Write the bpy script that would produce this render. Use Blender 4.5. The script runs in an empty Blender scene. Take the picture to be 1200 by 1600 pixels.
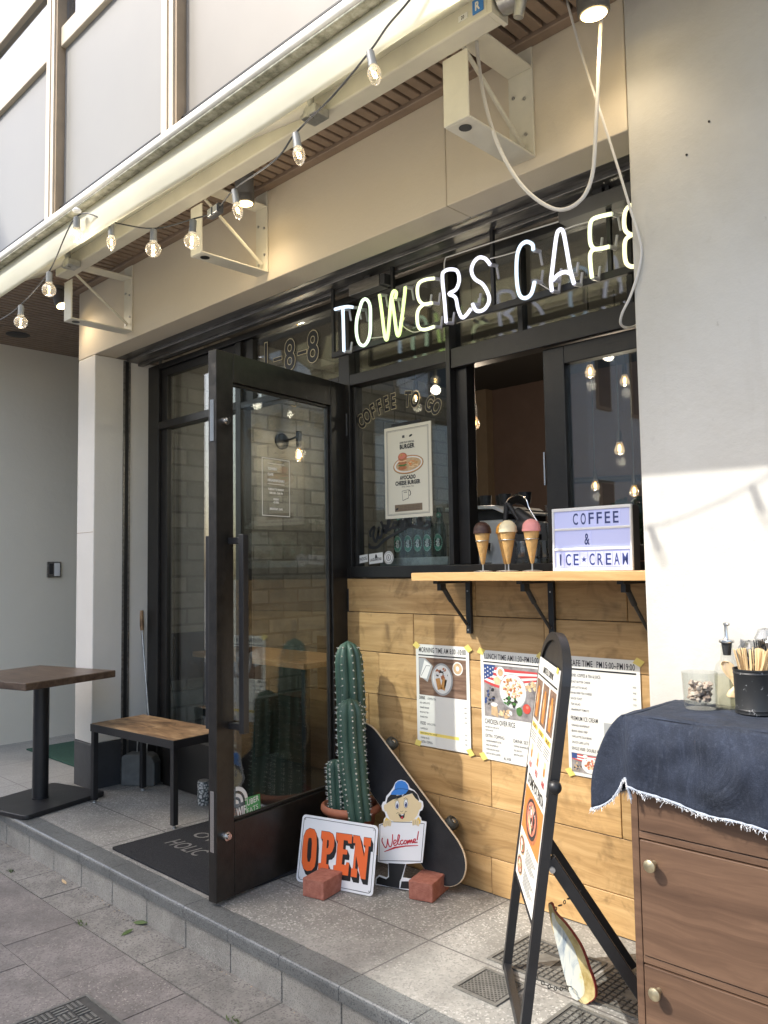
import bpy, math, random
from mathutils import Matrix, Vector, noise as mnoise
random.seed(7)
R_ = math.radians
S = bpy.context.scene
COL = S.collection

# ------------------------------------------------------------------ camera, sky, sun, exposure
CAMC = Vector((4.66803915, -2.67569987, 1.30262276))
FPX = 1269.0196
CR = ((0.71335357, -0.69824287, 0.05986295), (0.70063295, 0.71246136, -0.03888809), (-0.0154967, 0.06968291, 0.99744882))
SUN = Vector((0.66, 1.0, -1.27)).normalized()          # the way sunlight travels
cd = bpy.data.cameras.new('camera'); cam = bpy.data.objects.new('camera', cd); COL.objects.link(cam)
cd.sensor_fit = 'VERTICAL'; cd.sensor_height = 24.0; cd.lens = FPX / 1600 * 24.0
cd.clip_start = 0.05; cd.clip_end = 500
m3 = Matrix([[CR[i][0], CR[i][2], -CR[i][1]] for i in range(3)])
cam.matrix_world = Matrix.Translation(CAMC) @ m3.to_4x4()
S.camera = cam

w = bpy.data.worlds.new('World'); S.world = w; w.use_nodes = True
wn = w.node_tree.nodes; wl = w.node_tree.links; wn.clear()
wo = wn.new('ShaderNodeOutputWorld'); bg = wn.new('ShaderNodeBackground'); sk = wn.new('ShaderNodeTexSky')
sk.sky_type = 'NISHITA'; sk.sun_disc = False
sk.sun_elevation = math.asin(-SUN.z); sk.sun_rotation = math.atan2(-SUN.x, -SUN.y)
sk.air_density = 1.0; sk.dust_density = 3.4; sk.ozone_density = 0.4
bg.inputs['Strength'].default_value = 0.15
wl.new(sk.outputs[0], bg.inputs[0]); wl.new(bg.outputs[0], wo.inputs[0])
sd = bpy.data.lights.new('sun', 'SUN'); sd.energy = 2.0; sd.angle = R_(0.55); sd.color = (1.0, 0.965, 0.90)
so = bpy.data.objects.new('sun', sd); COL.objects.link(so)
so.rotation_euler = SUN.to_track_quat('-Z', 'Y').to_euler(); so.location = (-6, -10, 14)
S.view_settings.view_transform = 'Standard'; S.view_settings.look = 'None'
S.view_settings.exposure = 1.5; S.view_settings.gamma = 1.0
S.cycles.max_bounces = 10; S.cycles.transparent_max_bounces = 24
S.cycles.caustics_reflective = False; S.cycles.caustics_refractive = False
try: S.cycles.use_denoising = True
except Exception: pass

# ------------------------------------------------------------------ measuring helpers
def ray(u, v):
    a, c = (u - 600) / FPX, -(v - 800) / FPX
    return Vector([CR[i][0] * a + CR[i][1] + CR[i][2] * c for i in range(3)])
def at(u, v, x=None, y=None, z=None):
    d = ray(u, v)
    t = (x - CAMC.x) / d.x if x is not None else (y - CAMC.y) / d.y if y is not None else (z - CAMC.z) / d.z
    return CAMC + d * t
class Fr:                                               # a flat frame: s along e, t along u, d along the outward normal n
    def __init__(s, o, e, u):
        s.o = Vector(o); s.e = Vector(e).normalized(); s.u = Vector(u).normalized(); s.n = s.e.cross(s.u).normalized()
    def p(s, a, b, d=0.0): return s.o + s.e * a + s.u * b + s.n * d
    def px(s, u, v, d=0.0):
        r = ray(u, v); o = s.o + s.n * d
        P = CAMC + r * ((o - CAMC).dot(s.n) / r.dot(s.n)) - s.o
        return (P.dot(s.e), P.dot(s.u))
def wallfr(x, y, z): return Fr((x, y, z), (1, 0, 0), (0, 0, 1))

# ------------------------------------------------------------------ materials
def mat(name, col, rough=0.6, metal=0.0, var=0.0, vscale=6.0, vdet=6.0, bump=0.0, bscale=60.0, spec=None, col2=None, emit=None, estr=0.0, stretch=(1, 1, 1), coat=0.0, island=0.0, rvar=0.0):
    m = bpy.data.materials.new(name); m.use_nodes = True
    nt = m.node_tree; b = nt.nodes['Principled BSDF']; L = nt.links
    def setc(n, v):
        b.inputs[n].default_value = v
    c = (*col, 1.0); setc('Base Color', c); setc('Roughness', rough); setc('Metallic', metal)
    if spec is not None: setc('Specular IOR Level', spec)
    if coat: setc('Coat Weight', coat); setc('Coat Roughness', 0.1)
    if emit: setc('Emission Color', (*emit, 1)); setc('Emission Strength', estr)
    if var or col2 or bump or island or rvar:
        tc = nt.nodes.new('ShaderNodeTexCoord'); mp = nt.nodes.new('ShaderNodeMapping'); mp.inputs['Scale'].default_value = stretch
        L.new(tc.outputs['Object'], mp.inputs[0])
        vec = mp.outputs[0]
        geo = None
        if island:
            geo = nt.nodes.new('ShaderNodeNewGeometry')
            ad = nt.nodes.new('ShaderNodeVectorMath'); ad.operation = 'MULTIPLY_ADD'
            L.new(geo.outputs['Random Per Island'], ad.inputs[0]); ad.inputs[1].default_value = (37, 53, 71); L.new(vec, ad.inputs[2]); vec = ad.outputs[0]
        if var or col2:
            nz = nt.nodes.new('ShaderNodeTexNoise'); nz.inputs['Scale'].default_value = vscale; nz.inputs['Detail'].default_value = vdet; nz.inputs['Roughness'].default_value = 0.62
            L.new(vec, nz.inputs[0])
            rp = nt.nodes.new('ShaderNodeValToRGB'); rp.color_ramp.elements[0].position = 0.3; rp.color_ramp.elements[1].position = 0.7
            lo = [x * (1 - var) for x in col]; hi = list(col2) if col2 else [min(1, x * (1 + var)) for x in col]
            rp.color_ramp.elements[0].color = (*lo, 1); rp.color_ramp.elements[1].color = (*hi, 1)
            L.new(nz.outputs['Fac'], rp.inputs[0]); out = rp.outputs[0]
            if island:
                hs = nt.nodes.new('ShaderNodeHueSaturation'); mr = nt.nodes.new('ShaderNodeMapRange')
                mr.inputs['To Min'].default_value = 1 - island; mr.inputs['To Max'].default_value = 1 + island
                L.new(geo.outputs['Random Per Island'], mr.inputs[0]); L.new(mr.outputs[0], hs.inputs['Value']); L.new(out, hs.inputs['Color']); out = hs.outputs[0]
            L.new(out, b.inputs['Base Color'])
            if rvar:
                m2 = nt.nodes.new('ShaderNodeMapRange'); m2.inputs['To Min'].default_value = max(0.02, rough - rvar); m2.inputs['To Max'].default_value = min(1, rough + rvar)
                L.new(nz.outputs['Fac'], m2.inputs[0]); L.new(m2.outputs[0], b.inputs['Roughness'])
        if bump:
            n2 = nt.nodes.new('ShaderNodeTexNoise'); n2.inputs['Scale'].default_value = bscale; n2.inputs['Detail'].default_value = 5
            L.new(vec, n2.inputs[0]); bp = nt.nodes.new('ShaderNodeBump'); bp.inputs['Strength'].default_value = bump; bp.inputs['Distance'].default_value = 0.01
            L.new(n2.outputs['Fac'], bp.inputs['Height']); L.new(bp.outputs[0], b.inputs['Normal'])
    return m
class NT:                                               # a thin layer over a node tree
    def __init__(s, name):
        s.m = bpy.data.materials.new(name); s.m.use_nodes = True; s.t = s.m.node_tree; s.b = s.t.nodes['Principled BSDF']
    def n(s, kind, **kw):
        x = s.t.nodes.new('ShaderNode' + kind)
        for k, v in kw.items(): setattr(x, k, v)
        return x
    def l(s, a, b): s.t.links.new(a, b)
    def coords(s, scale=(1, 1, 1), rot=(0, 0, 0)):
        tc = s.n('TexCoord'); mp = s.n('Mapping'); mp.inputs['Scale'].default_value = scale; mp.inputs['Rotation'].default_value = rot
        s.l(tc.outputs['Object'], mp.inputs[0]); return mp.outputs[0]
    def noise(s, vec, scale, det=6, rough=0.6, dist=0.0):
        x = s.n('TexNoise'); x.inputs['Scale'].default_value = scale; x.inputs['Detail'].default_value = det; x.inputs['Roughness'].default_value = rough; x.inputs['Distortion'].default_value = dist
        s.l(vec, x.inputs[0]); return x.outputs['Fac']
    def ramp(s, fac, *stops):
        r = s.n('ValToRGB'); e = r.color_ramp.elements
        while len(e) < len(stops): e.new(0.5)
        for k, (p, c) in enumerate(stops): e[k].position = p; e[k].color = (*c, 1) if len(c) == 3 else c
        s.l(fac, r.inputs[0]); return r.outputs[0]
    def mix(s, fac, a, b, mode='MIX'):
        x = s.n('MixRGB', blend_type=mode)
        if isinstance(fac, float): x.inputs[0].default_value = fac
        else: s.l(fac, x.inputs[0])
        for k, c in ((1, a), (2, b)):
            if isinstance(c, tuple): x.inputs[k].default_value = (*c, 1)
            else: s.l(c, x.inputs[k])
        return x.outputs[0]
    def bump(s, h, strength=0.3, dist=0.01):
        b = s.n('Bump'); b.inputs['Strength'].default_value = strength; b.inputs['Distance'].default_value = dist
        s.l(h, b.inputs['Height']); s.l(b.outputs[0], s.b.inputs['Normal'])
    def col(s, c): s.l(c, s.b.inputs['Base Color'])
    def rough(s, v):
        if isinstance(v, float): s.b.inputs['Roughness'].default_value = v
        else: s.l(v, s.b.inputs['Roughness'])

def glassmat(name, tint=(0.9, 0.93, 0.92), ior=1.5, extra=0.0):
    q = NT(name); t = q.t; t.nodes.remove(q.b); out = [n for n in t.nodes if n.type == 'OUTPUT_MATERIAL'][0]
    tr = q.n('BsdfTransparent'); tr.inputs[0].default_value = (*tint, 1); gl = q.n('BsdfGlossy'); gl.inputs['Roughness'].default_value = 0.0
    fr = q.n('Fresnel'); ge = q.n('NewGeometry'); io = q.n('MapRange'); io.inputs['To Min'].default_value = ior; io.inputs['To Max'].default_value = 1.0 / ior
    q.l(ge.outputs['Backfacing'], io.inputs[0]); q.l(io.outputs[0], fr.inputs[0]); mx = q.n('MixShader'); f = fr.outputs[0]
    if extra:
        ad = q.n('Math', operation='ADD'); ad.inputs[1].default_value = extra; ad.use_clamp = True; q.l(f, ad.inputs[0]); f = ad.outputs[0]
    q.l(f, mx.inputs[0]); q.l(tr.outputs[0], mx.inputs[1]); q.l(gl.outputs[0], mx.inputs[2]); q.l(mx.outputs[0], out.inputs[0])
    return q.m
def wood(name, dark, mid, light, scale=(1.6, 30, 30), rough=0.55, island=0.12, knots=True, bump=0.15):
    q = NT(name); geo = q.n('NewGeometry'); v0 = q.coords((1, 1, 1))
    ad = q.n('VectorMath', operation='MULTIPLY_ADD'); q.l(geo.outputs['Random Per Island'], ad.inputs[0]); ad.inputs[1].default_value = (31, 17, 23); q.l(v0, ad.inputs[2])
    mp = q.n('Mapping'); mp.inputs['Scale'].default_value = scale; q.l(ad.outputs[0], mp.inputs[0])
    warp = q.noise(ad.outputs[0], 2.5, 2)
    wv = q.n('VectorMath', operation='MULTIPLY_ADD'); q.l(warp, wv.inputs[0]); wv.inputs[1].default_value = (0.25, 2.6, 2.6); q.l(mp.outputs[0], wv.inputs[2])
    g = q.noise(wv.outputs[0], 1.0, 8, 0.65, 0.6)
    c = q.ramp(g, (0.28, dark), (0.5, mid), (0.72, light))
    if knots:
        kn = q.noise(ad.outputs[0], 5.5, 3, 0.7, 1.2); kr = q.ramp(kn, (0.55, (0, 0, 0)), (0.68, (1, 1, 1)))
        kd = q.noise(wv.outputs[0], 3.0, 6, 0.7, 1.0)
        km = q.n('Math', operation='MULTIPLY'); q.l(kr, km.inputs[0]); q.l(kd, km.inputs[1])
        c = q.mix(km.outputs[0], c, tuple(x * 0.45 for x in dark))
    if knots:
        bl = q.noise(ad.outputs[0], 3.0, 7, 0.75, 0.8); bs = q.mix(1.0, q.ramp(bl, (0.54, (0, 0, 0)), (0.68, (0.6,) * 3)), q.ramp(q.noise(wv.outputs[0], 0.6, 6, 0.7), (0.4, (0.15,) * 3), (0.6, (1, 1, 1))), 'MULTIPLY'); c = q.mix(bs, c, tuple(x * 0.62 for x in dark))
    hs = q.n('HueSaturation'); mr = q.n('MapRange'); mr.inputs['To Min'].default_value = 1 - island; mr.inputs['To Max'].default_value = 1 + island
    q.l(geo.outputs['Random Per Island'], mr.inputs[0]); q.l(mr.outputs[0], hs.inputs['Value']); q.l(c, hs.inputs['Color'])
    q.col(hs.outputs[0]); q.rough(rough); q.bump(g, bump, 0.004)
    return q.m
def brickmat(name, c1, c2, mortar, bw, bh, axes='yz', ms=0.008, rough=0.85, bumpk=0.5, dirt=0.35, off=0.5):
    q = NT(name); tc = q.n('TexCoord'); sp = q.n('SeparateXYZ'); cb = q.n('CombineXYZ'); q.l(tc.outputs['Object'], sp.inputs[0])
    q.l(sp.outputs['XYZ'.index(axes[0].upper())], cb.inputs[0]); q.l(sp.outputs['XYZ'.index(axes[1].upper())], cb.inputs[1])
    br = q.n('TexBrick'); br.offset = off; br.inputs['Scale'].default_value = 1.0; br.inputs['Mortar Size'].default_value = ms; br.inputs['Mortar Smooth'].default_value = 0.3
    br.inputs['Brick Width'].default_value = bw; br.inputs['Row Height'].default_value = bh
    br.inputs['Color1'].default_value = (*c1, 1); br.inputs['Color2'].default_value = (*c2, 1); br.inputs['Mortar'].default_value = (*mortar, 1)
    q.l(cb.outputs[0], br.inputs[0])
    nz = q.noise(tc.outputs['Object'], 7.0, 8, 0.7); dr = q.ramp(nz, (0.3, (1 - dirt,) * 3), (0.65, (1, 1, 1)))
    q.col(q.mix(1.0, br.outputs['Color'], dr, 'MULTIPLY')); q.rough(rough)
    n2 = q.noise(tc.outputs['Object'], 45.0, 4)
    mm = q.n('Math', operation='MULTIPLY_ADD'); q.l(br.outputs['Fac'], mm.inputs[0]); mm.inputs[1].default_value = -1.0; q.l(n2, mm.inputs[2]); q.bump(mm.outputs[0], bumpk, 0.008)
    return q.m
def speckle(name, base, light, dark, joints=None, rough=0.6, wear=0.25, patch=None, size=170.0, amount=0.5):
    q = NT(name); v = q.coords()
    vo = q.n('TexVoronoi'); vo.inputs['Scale'].default_value = size; q.l(v, vo.inputs[0])
    sep = q.n('SeparateColor'); q.l(vo.outputs['Color'], sep.inputs[0])
    big = q.noise(v, 1.3, 5, 0.6)
    c0 = q.mix(q.ramp(q.noise(v, 3.2, 9, 0.75), (0.32, (0, 0, 0)), (0.68, (1, 1, 1))), tuple(x * (1 - wear) for x in base), tuple(min(1, x * (1 + wear)) for x in base))
    wl_ = q.ramp(sep.outputs[0], (1 - amount * 0.45, (0, 0, 0)), (1 - amount * 0.45 + 0.02, (1, 1, 1)))
    pm = q.ramp(big, (0.42, (0.15,) * 3), (0.58, (1, 1, 1)))
    f = q.mix(1.0, wl_, pm, 'MULTIPLY'); c = q.mix(f, c0, light)
    dk = q.ramp(sep.outputs[1], (0.8, (0, 0, 0)), (0.82, (0.6, 0.6, 0.6))); c = q.mix(dk, c, dark)
    if joints:
        bw, bh, jc = joints; br = q.n('TexBrick'); br.offset = 0.0; br.inputs['Scale'].default_value = 1; br.inputs['Brick Width'].default_value = bw; br.inputs['Row Height'].default_value = bh
        br.inputs['Mortar Size'].default_value = 0.004; br.inputs['Mortar Smooth'].default_value = 0.2; q.l(v, br.inputs[0]); c = q.mix(br.outputs['Fac'], c, jc)
    gm = q.n('TexVoronoi'); gm.inputs['Scale'].default_value = 5.5; q.l(v, gm.inputs[0]); gr = q.ramp(gm.outputs['Distance'], (0.045, (0.55,) * 3), (0.075, (0, 0, 0)))
    gs = q.n('SeparateColor'); q.l(gm.outputs['Color'], gs.inputs[0]); gk = q.mix(1.0, gr, q.ramp(gs.outputs[0], (0.62, (0, 0, 0)), (0.64, (1, 1, 1))), 'MULTIPLY'); c = q.mix(gk, c, tuple(x * 0.45 for x in base))
    stn = q.noise(v, 2.1, 7, 0.7, 0.6); c = q.mix(q.ramp(stn, (0.52, (0, 0, 0)), (0.66, (0.5,) * 3)), c, tuple(x * 0.6 for x in base))
    q.col(c); q.rough(rough); q.bump(q.noise(v, 130.0, 3), 0.25, 0.004)
    return q.m

MT = {}
MT['black_metal'] = mat('black_metal', (0.016, 0.016, 0.017), 0.42, 0.0, var=0.3, bump=0.06, bscale=200, rvar=0.1)
MT['frame'] = mat('frame_paint', (0.013, 0.012, 0.011), 0.4, 0.0, var=0.35, vscale=14, bump=0.05, bscale=120, rvar=0.1)
MT['door_paint'] = mat('door_paint', (0.014, 0.012, 0.010), 0.38, 0.0, var=0.5, vscale=25, bump=0.08, bscale=160, rvar=0.12)
def plaster(name, base, stain, k=0.35, spots=True):
    q = NT(name); v = q.coords(); a = q.noise(v, 1.1, 9, 0.68, 0.4); c = q.mix(q.ramp(a, (0.38, (k, k, k)), (0.60, (0, 0, 0))), base, stain)
    b = q.noise(v, 9.0, 7, 0.7, 0.3); c = q.mix(q.ramp(b, (0.27, (0.4,) * 3), (0.36, (0, 0, 0))), c, stain)
    if spots:
        vs = q.coords((9, 9, 1.1)); st = q.noise(vs, 1.0, 6, 0.65); c = q.mix(q.ramp(st, (0.60, (0, 0, 0)), (0.76, (0.35,) * 3)), c, stain)
        s = q.noise(v, 26.0, 5, 0.7, 0.8); m = q.noise(v, 2.2, 3, 0.6); g = q.mix(1.0, q.ramp(s, (0.66, (0, 0, 0)), (0.78, (0.6,) * 3)), q.ramp(m, (0.53, (0, 0, 0)), (0.66, (1, 1, 1))), 'MULTIPLY')
        c = q.mix(g, c, (0.24, 0.215, 0.17))
    q.col(c); q.rough(0.7); q.bump(q.noise(v, 11.0, 10, 0.75), 0.35, 0.008); return q.m
MT['white_wall'] = plaster('white_wall', (0.61, 0.597, 0.55), (0.47, 0.445, 0.385), 0.5)
MT['cream_wall'] = plaster('cream_wall', (0.70, 0.62, 0.485), (0.63, 0.55, 0.425), 0.3, False)
MT['pillar_white'] = plaster('pillar_white', (0.74, 0.72, 0.67), (0.62, 0.59, 0.52), 0.3, False)
MT['recess_wall'] = plaster('recess_wall', (0.76, 0.72, 0.62), (0.69, 0.65, 0.55), 0.3, False)
MT['plinth'] = mat('plinth_grey', (0.045, 0.047, 0.052), 0.55, var=0.25, bump=0.1)
MT['soffit'] = mat('soffit_brown', (0.265, 0.195, 0.142), 0.5, var=0.15, vscale=9, bump=0.04)
MT['steel'] = mat('grey_steel', (0.22, 0.21, 0.20), 0.35, 0.8, var=0.4, vscale=8, stretch=(1, 6, 6), rvar=0.15)
MT['chrome'] = mat('bright_metal', (0.65, 0.64, 0.62), 0.22, 1.0, var=0.1)
MT['galv'] = mat('galvanised', (0.48, 0.48, 0.47), 0.4, 0.9, var=0.25, vscale=25)
MT['pane'] = glassmat('window_glass', (0.86, 0.90, 0.89), 1.5, 0.055)
MT['clear'] = glassmat('clear_glass', (0.95, 0.96, 0.95), 1.4, 0.02)
MT['bulbglass'] = glassmat('bulb_glass', (0.97, 0.96, 0.93), 1.45, 0.03)
_t = MT['bulbglass'].node_tree; _o = [n for n in _t.nodes if n.type == 'OUTPUT_MATERIAL'][0]; _l = _o.inputs[0].links[0].from_socket
_d = _t.nodes.new('ShaderNodeBsdfTranslucent'); _d.inputs[0].default_value = (0.95, 0.90, 0.80, 1); _mx = _t.nodes.new('ShaderNodeMixShader'); _mx.inputs[0].default_value = 0.09
_t.links.new(_l, _mx.inputs[1]); _t.links.new(_d.outputs[0], _mx.inputs[2]); _t.links.new(_mx.outputs[0], _o.inputs[0])
MT['oak'] = wood('oak_planks', (0.33, 0.192, 0.072), (0.475, 0.297, 0.126), (0.59, 0.392, 0.185), (1.7, 44, 40), 0.5, 0.15)
MT['shelf_wood'] = wood('shelf_pine', (0.44, 0.25, 0.09), (0.58, 0.36, 0.15), (0.66, 0.43, 0.20), (2.0, 40, 40), 0.45, 0.03, False)
MT['walnut'] = wood('walnut', (0.072, 0.040, 0.024), (0.112, 0.064, 0.039), (0.165, 0.098, 0.060), (1.6, 24, 30), 0.45, 0.06, False, 0.05)
MT['table_wood'] = wood('worn_table_wood', (0.055, 0.034, 0.022), (0.105, 0.068, 0.045), (0.17, 0.118, 0.080), (3, 20, 20), 0.35, 0.05)
MT['bench_wood'] = wood('worn_bench_wood', (0.09, 0.048, 0.024), (0.34, 0.21, 0.105), (0.54, 0.37, 0.20), (4, 18, 18), 0.5, 0.05)
MT['ledge_wood'] = wood('ledge_wood', (0.30, 0.14, 0.05), (0.45, 0.24, 0.10), (0.60, 0.38, 0.18), (3, 30, 30), 0.4, 0.05, False)
MT['brick_in'] = brickmat('painted_brick', (0.33, 0.322, 0.29), (0.20, 0.197, 0.178), (0.17, 0.165, 0.148), 0.27, 0.106, 'yz', 0.009)
MT['porch'] = speckle('porch_granite', (0.265, 0.258, 0.235), (0.47, 0.46, 0.425), (0.15, 0.148, 0.138), (0.9, 0.475, (0.11, 0.105, 0.10)), 0.6, 0.30, size=165, amount=0.36)
MT['recess_tile'] = speckle('recess_tiles', (0.36, 0.355, 0.33), (0.5, 0.49, 0.46), (0.25, 0.25, 0.24), (0.6, 0.6, (0.22, 0.21, 0.2)), 0.6, 0.12, amount=0.2)
MT['nosing'] = speckle('slate_nosing', (0.150, 0.157, 0.152), (0.25, 0.255, 0.245), (0.03, 0.032, 0.035), None, 0.34, 0.22, size=260, amount=0.2)
MT['kerb'] = speckle('granite_riser', (0.32, 0.305, 0.27), (0.42, 0.40, 0.36), (0.12, 0.115, 0.105), None, 0.8, 0.3, size=330, amount=0.40)
MT['gutter'] = speckle('gutter_concrete', (0.235, 0.22, 0.195), (0.30, 0.28, 0.25), (0.09, 0.085, 0.08), (0.6, 5.0, (0.10, 0.095, 0.085)), 0.85, 0.4, size=180, amount=0.25)
MT['paving'] = speckle('red_grey_paving', (0.208, 0.188, 0.172), (0.33, 0.295, 0.265), (0.12, 0.105, 0.095), None, 0.85, 0.42, size=190, amount=0.22)
MT['asphalt'] = mat('concrete_road', (0.24, 0.235, 0.22), 0.85, var=0.3, vscale=80, bump=0.3, bscale=200)
MT['white_paint'] = mat('white_paint', (0.78, 0.78, 0.76), 0.4, var=0.04)
MT['cream_metal'] = mat('cream_metal', (0.66, 0.63, 0.53), 0.42, var=0.08, vscale=5, bump=0.03)
MT['bracket'] = mat('bracket_paint', (0.70, 0.67, 0.56), 0.38, var=0.08, vscale=7, bump=0.03, bscale=30)
MT['valance'] = mat('valance_cloth', (0.78, 0.77, 0.66), 0.75, var=0.08, vscale=3, bump=0.06, bscale=25)
_t = MT['valance'].node_tree; _b = _t.nodes['Principled BSDF']; _o = [n for n in _t.nodes if n.type == 'OUTPUT_MATERIAL'][0]
_tl = _t.nodes.new('ShaderNodeBsdfTranslucent'); _tl.inputs[0].default_value = (0.80, 0.77, 0.62, 1); _mx = _t.nodes.new('ShaderNodeMixShader'); _mx.inputs[0].default_value = 0.45
_t.links.new(_b.outputs[0], _mx.inputs[1]); _t.links.new(_tl.outputs[0], _mx.inputs[2]); _t.links.new(_mx.outputs[0], _o.inputs[0])
MT['lip'] = mat('lip_paint', (0.80, 0.78, 0.70), 0.45, var=0.06, vscale=9)
q = NT('dirty_lip'); v = q.coords((1, 1, 1)); n_ = q.noise(v, 26.0, 8, 0.7); q.col(q.ramp(n_, (0.3, (0.12, 0.12, 0.08)), (0.5, (0.34, 0.33, 0.25)), (0.7, (0.55, 0.53, 0.43)))); q.rough(0.8); MT['dirty'] = q.m
MT['panel'] = mat('cladding_panel', (0.25, 0.243, 0.225), 0.4, var=0.06, vscale=1.4, rvar=0.08)
MT['panel_pink'] = mat('cladding_panel_warm', (0.255, 0.236, 0.208), 0.4, var=0.05, vscale=1.4, rvar=0.08)
MT['mullion'] = mat('mullion_paint', (0.56, 0.48, 0.365), 0.4, var=0.08)
MT['mullion_dark'] = mat('mullion_bronze', (0.34, 0.255, 0.17), 0.4, var=0.15)
MT['dark_plastic'] = mat('dark_plastic', (0.03, 0.03, 0.032), 0.5)
MT['grey_paint'] = mat('grey_lamp_paint', (0.115, 0.112, 0.108), 0.45, var=0.1)
MT['lamp_on'] = mat('lamp_glow', (0.9, 0.75, 0.45), 0.5, emit=(1.0, 0.72, 0.32), estr=7.0)
MT['filament'] = mat('filament_glow', (1, 0.7, 0.3), 0.5, emit=(1.0, 0.66, 0.26), estr=9.0)
MT['amber'] = mat('amber_glow', (1, 0.5, 0.15), 0.5, emit=(1.0, 0.46, 0.11), estr=7.0)
MT['cord'] = mat('black_cord', (0.02, 0.02, 0.02), 0.5)
MT['socket'] = mat('grey_socket', (0.16, 0.165, 0.16), 0.5)
MT['cable'] = mat('white_cable', (0.72, 0.70, 0.66), 0.4)
q = NT('cactus_skin'); v = q.coords(); c = q.ramp(q.noise(v, 7.0, 6, 0.65), (0.3, (0.028, 0.066, 0.048)), (0.7, (0.062, 0.122, 0.086)))
c = q.mix(q.ramp(q.noise(v, 16.0, 6, 0.75), (0.60, (0, 0, 0)), (0.74, (0.65,) * 3)), c, (0.13, 0.115, 0.075)); q.col(c); q.rough(0.5); q.bump(q.noise(v, 60.0, 5), 0.25, 0.004); MT['cactus'] = q.m
MT['areole'] = mat('cactus_areole', (0.62, 0.60, 0.50), 0.8)
MT['terracotta'] = mat('terracotta', (0.40, 0.135, 0.068), 0.6, var=0.15, vscale=6, bump=0.06)
MT['brick_red'] = mat('red_brick', (0.36, 0.122, 0.080), 0.85, col2=(0.43, 0.175, 0.125), var=0.2, vscale=40, bump=0.5, bscale=70)
MT['grip'] = mat('grip_tape', (0.022, 0.022, 0.024), 0.9, var=0.4, vscale=6, bump=0.4, bscale=500)
MT['maple'] = mat('maple_edge', (0.62, 0.50, 0.34), 0.5, var=0.1)
MT['wheel'] = mat('dark_wheel', (0.05, 0.052, 0.045), 0.45, var=0.3)
MT['sign_white'] = mat('sign_enamel', (0.80, 0.81, 0.82), 0.25, var=0.02, coat=0.3)
MT['orange'] = mat('orange_enamel', (0.80, 0.145, 0.035), 0.3)
MT['ink'] = mat('black_ink', (0.012, 0.012, 0.013), 0.45)
MT['ink_grey'] = mat('grey_ink', (0.05, 0.05, 0.05), 0.5)
MT['paper'] = mat('poster_paper', (0.70, 0.69, 0.635), 0.5, var=0.02)
MT['cream_paper'] = mat('cream_paper', (0.70, 0.67, 0.55), 0.5, var=0.02)
MT['tape'] = mat('yellow_tape', (0.72, 0.58, 0.16), 0.5)
MT['highlight'] = mat('yellow_highlight', (0.82, 0.66, 0.16), 0.5)
MT['red_ink'] = mat('red_ink', (0.50, 0.02, 0.035), 0.4)
MT['blue'] = mat('blue_print', (0.045, 0.21, 0.60), 0.35)
MT['navy'] = mat('navy_print', (0.03, 0.045, 0.16), 0.4)
MT['skin_print'] = mat('cream_print', (0.72, 0.58, 0.34), 0.35)
MT['yellow'] = mat('yellow_print', (0.80, 0.55, 0.09), 0.4)
MT['gold'] = mat('gold_leaf', (0.46, 0.34, 0.13), 0.4, 0.3)
MT['outline'] = mat('pale_gold_outline', (0.60, 0.52, 0.33), 0.5)
MT['decal'] = mat('white_decal', (0.75, 0.75, 0.72), 0.45)
MT['green_decal'] = mat('green_decal', (0.07, 0.33, 0.09), 0.4)
MT['mat_rubber'] = mat('doormat_pile', (0.013, 0.014, 0.016), 0.95, var=0.4, vscale=120, bump=0.6, bscale=300)
MT['mat_grey'] = mat('doormat_lettering', (0.16, 0.155, 0.145), 0.95, var=0.2, vscale=90)
MT['green_mat'] = mat('green_mat', (0.030, 0.085, 0.060), 0.9, var=0.25, vscale=60)
MT['iron'] = mat('cast_iron', (0.17, 0.166, 0.15), 0.6, 0.3, var=0.3, vscale=20, bump=0.2, bscale=120)
MT['iron_dark'] = mat('cast_iron_recess', (0.065, 0.062, 0.056), 0.75, 0.1, var=0.3, vscale=25)
MT['plastic_grey'] = mat('dustpan_plastic', (0.13, 0.138, 0.136), 0.6, var=0.2, vscale=15)
MT['cone'] = mat('wafer', (0.60, 0.36, 0.13), 0.6, var=0.15, vscale=40, bump=0.3, bscale=90)
MT['ice_brown'] = mat('chocolate_ice', (0.055, 0.024, 0.018), 0.5, bump=0.1)
MT['ice_cream'] = mat('vanilla_ice', (0.80, 0.70, 0.45), 0.5, bump=0.1)
MT['ice_pink'] = mat('strawberry_ice', (0.78, 0.31, 0.29), 0.5, bump=0.1)
MT['ice_orange'] = mat('orange_ice', (0.78, 0.36, 0.05), 0.5, bump=0.1)
MT['lightpanel'] = mat('lightbox_panel', (0.36, 0.38, 0.56), 0.35, emit=(0.55, 0.58, 0.95), estr=0.14)
MT['tile_clear'] = mat('letter_tile', (0.41, 0.43, 0.61), 0.2, emit=(0.55, 0.58, 0.95), estr=0.14)
MT['brass'] = mat('aged_brass', (0.52, 0.45, 0.30), 0.35, 0.9, var=0.15, vscale=40)
MT['stick'] = mat('birch_stick', (0.68, 0.50, 0.27), 0.6, var=0.12, vscale=20, island=0.1)
MT['spoonwood'] = mat('spoon_wood', (0.70, 0.52, 0.30), 0.5, var=0.1, vscale=12)
q = NT('distressed_tin'); v = q.coords(); n_ = q.noise(v, 60.0, 5, 0.75); q.col(q.mix(q.ramp(n_, (0.62, (0, 0, 0)), (0.66, (1, 1, 1))), (0.016, 0.017, 0.018), (0.42, 0.42, 0.42))); q.rough(0.45); MT['tin'] = q.m
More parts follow.
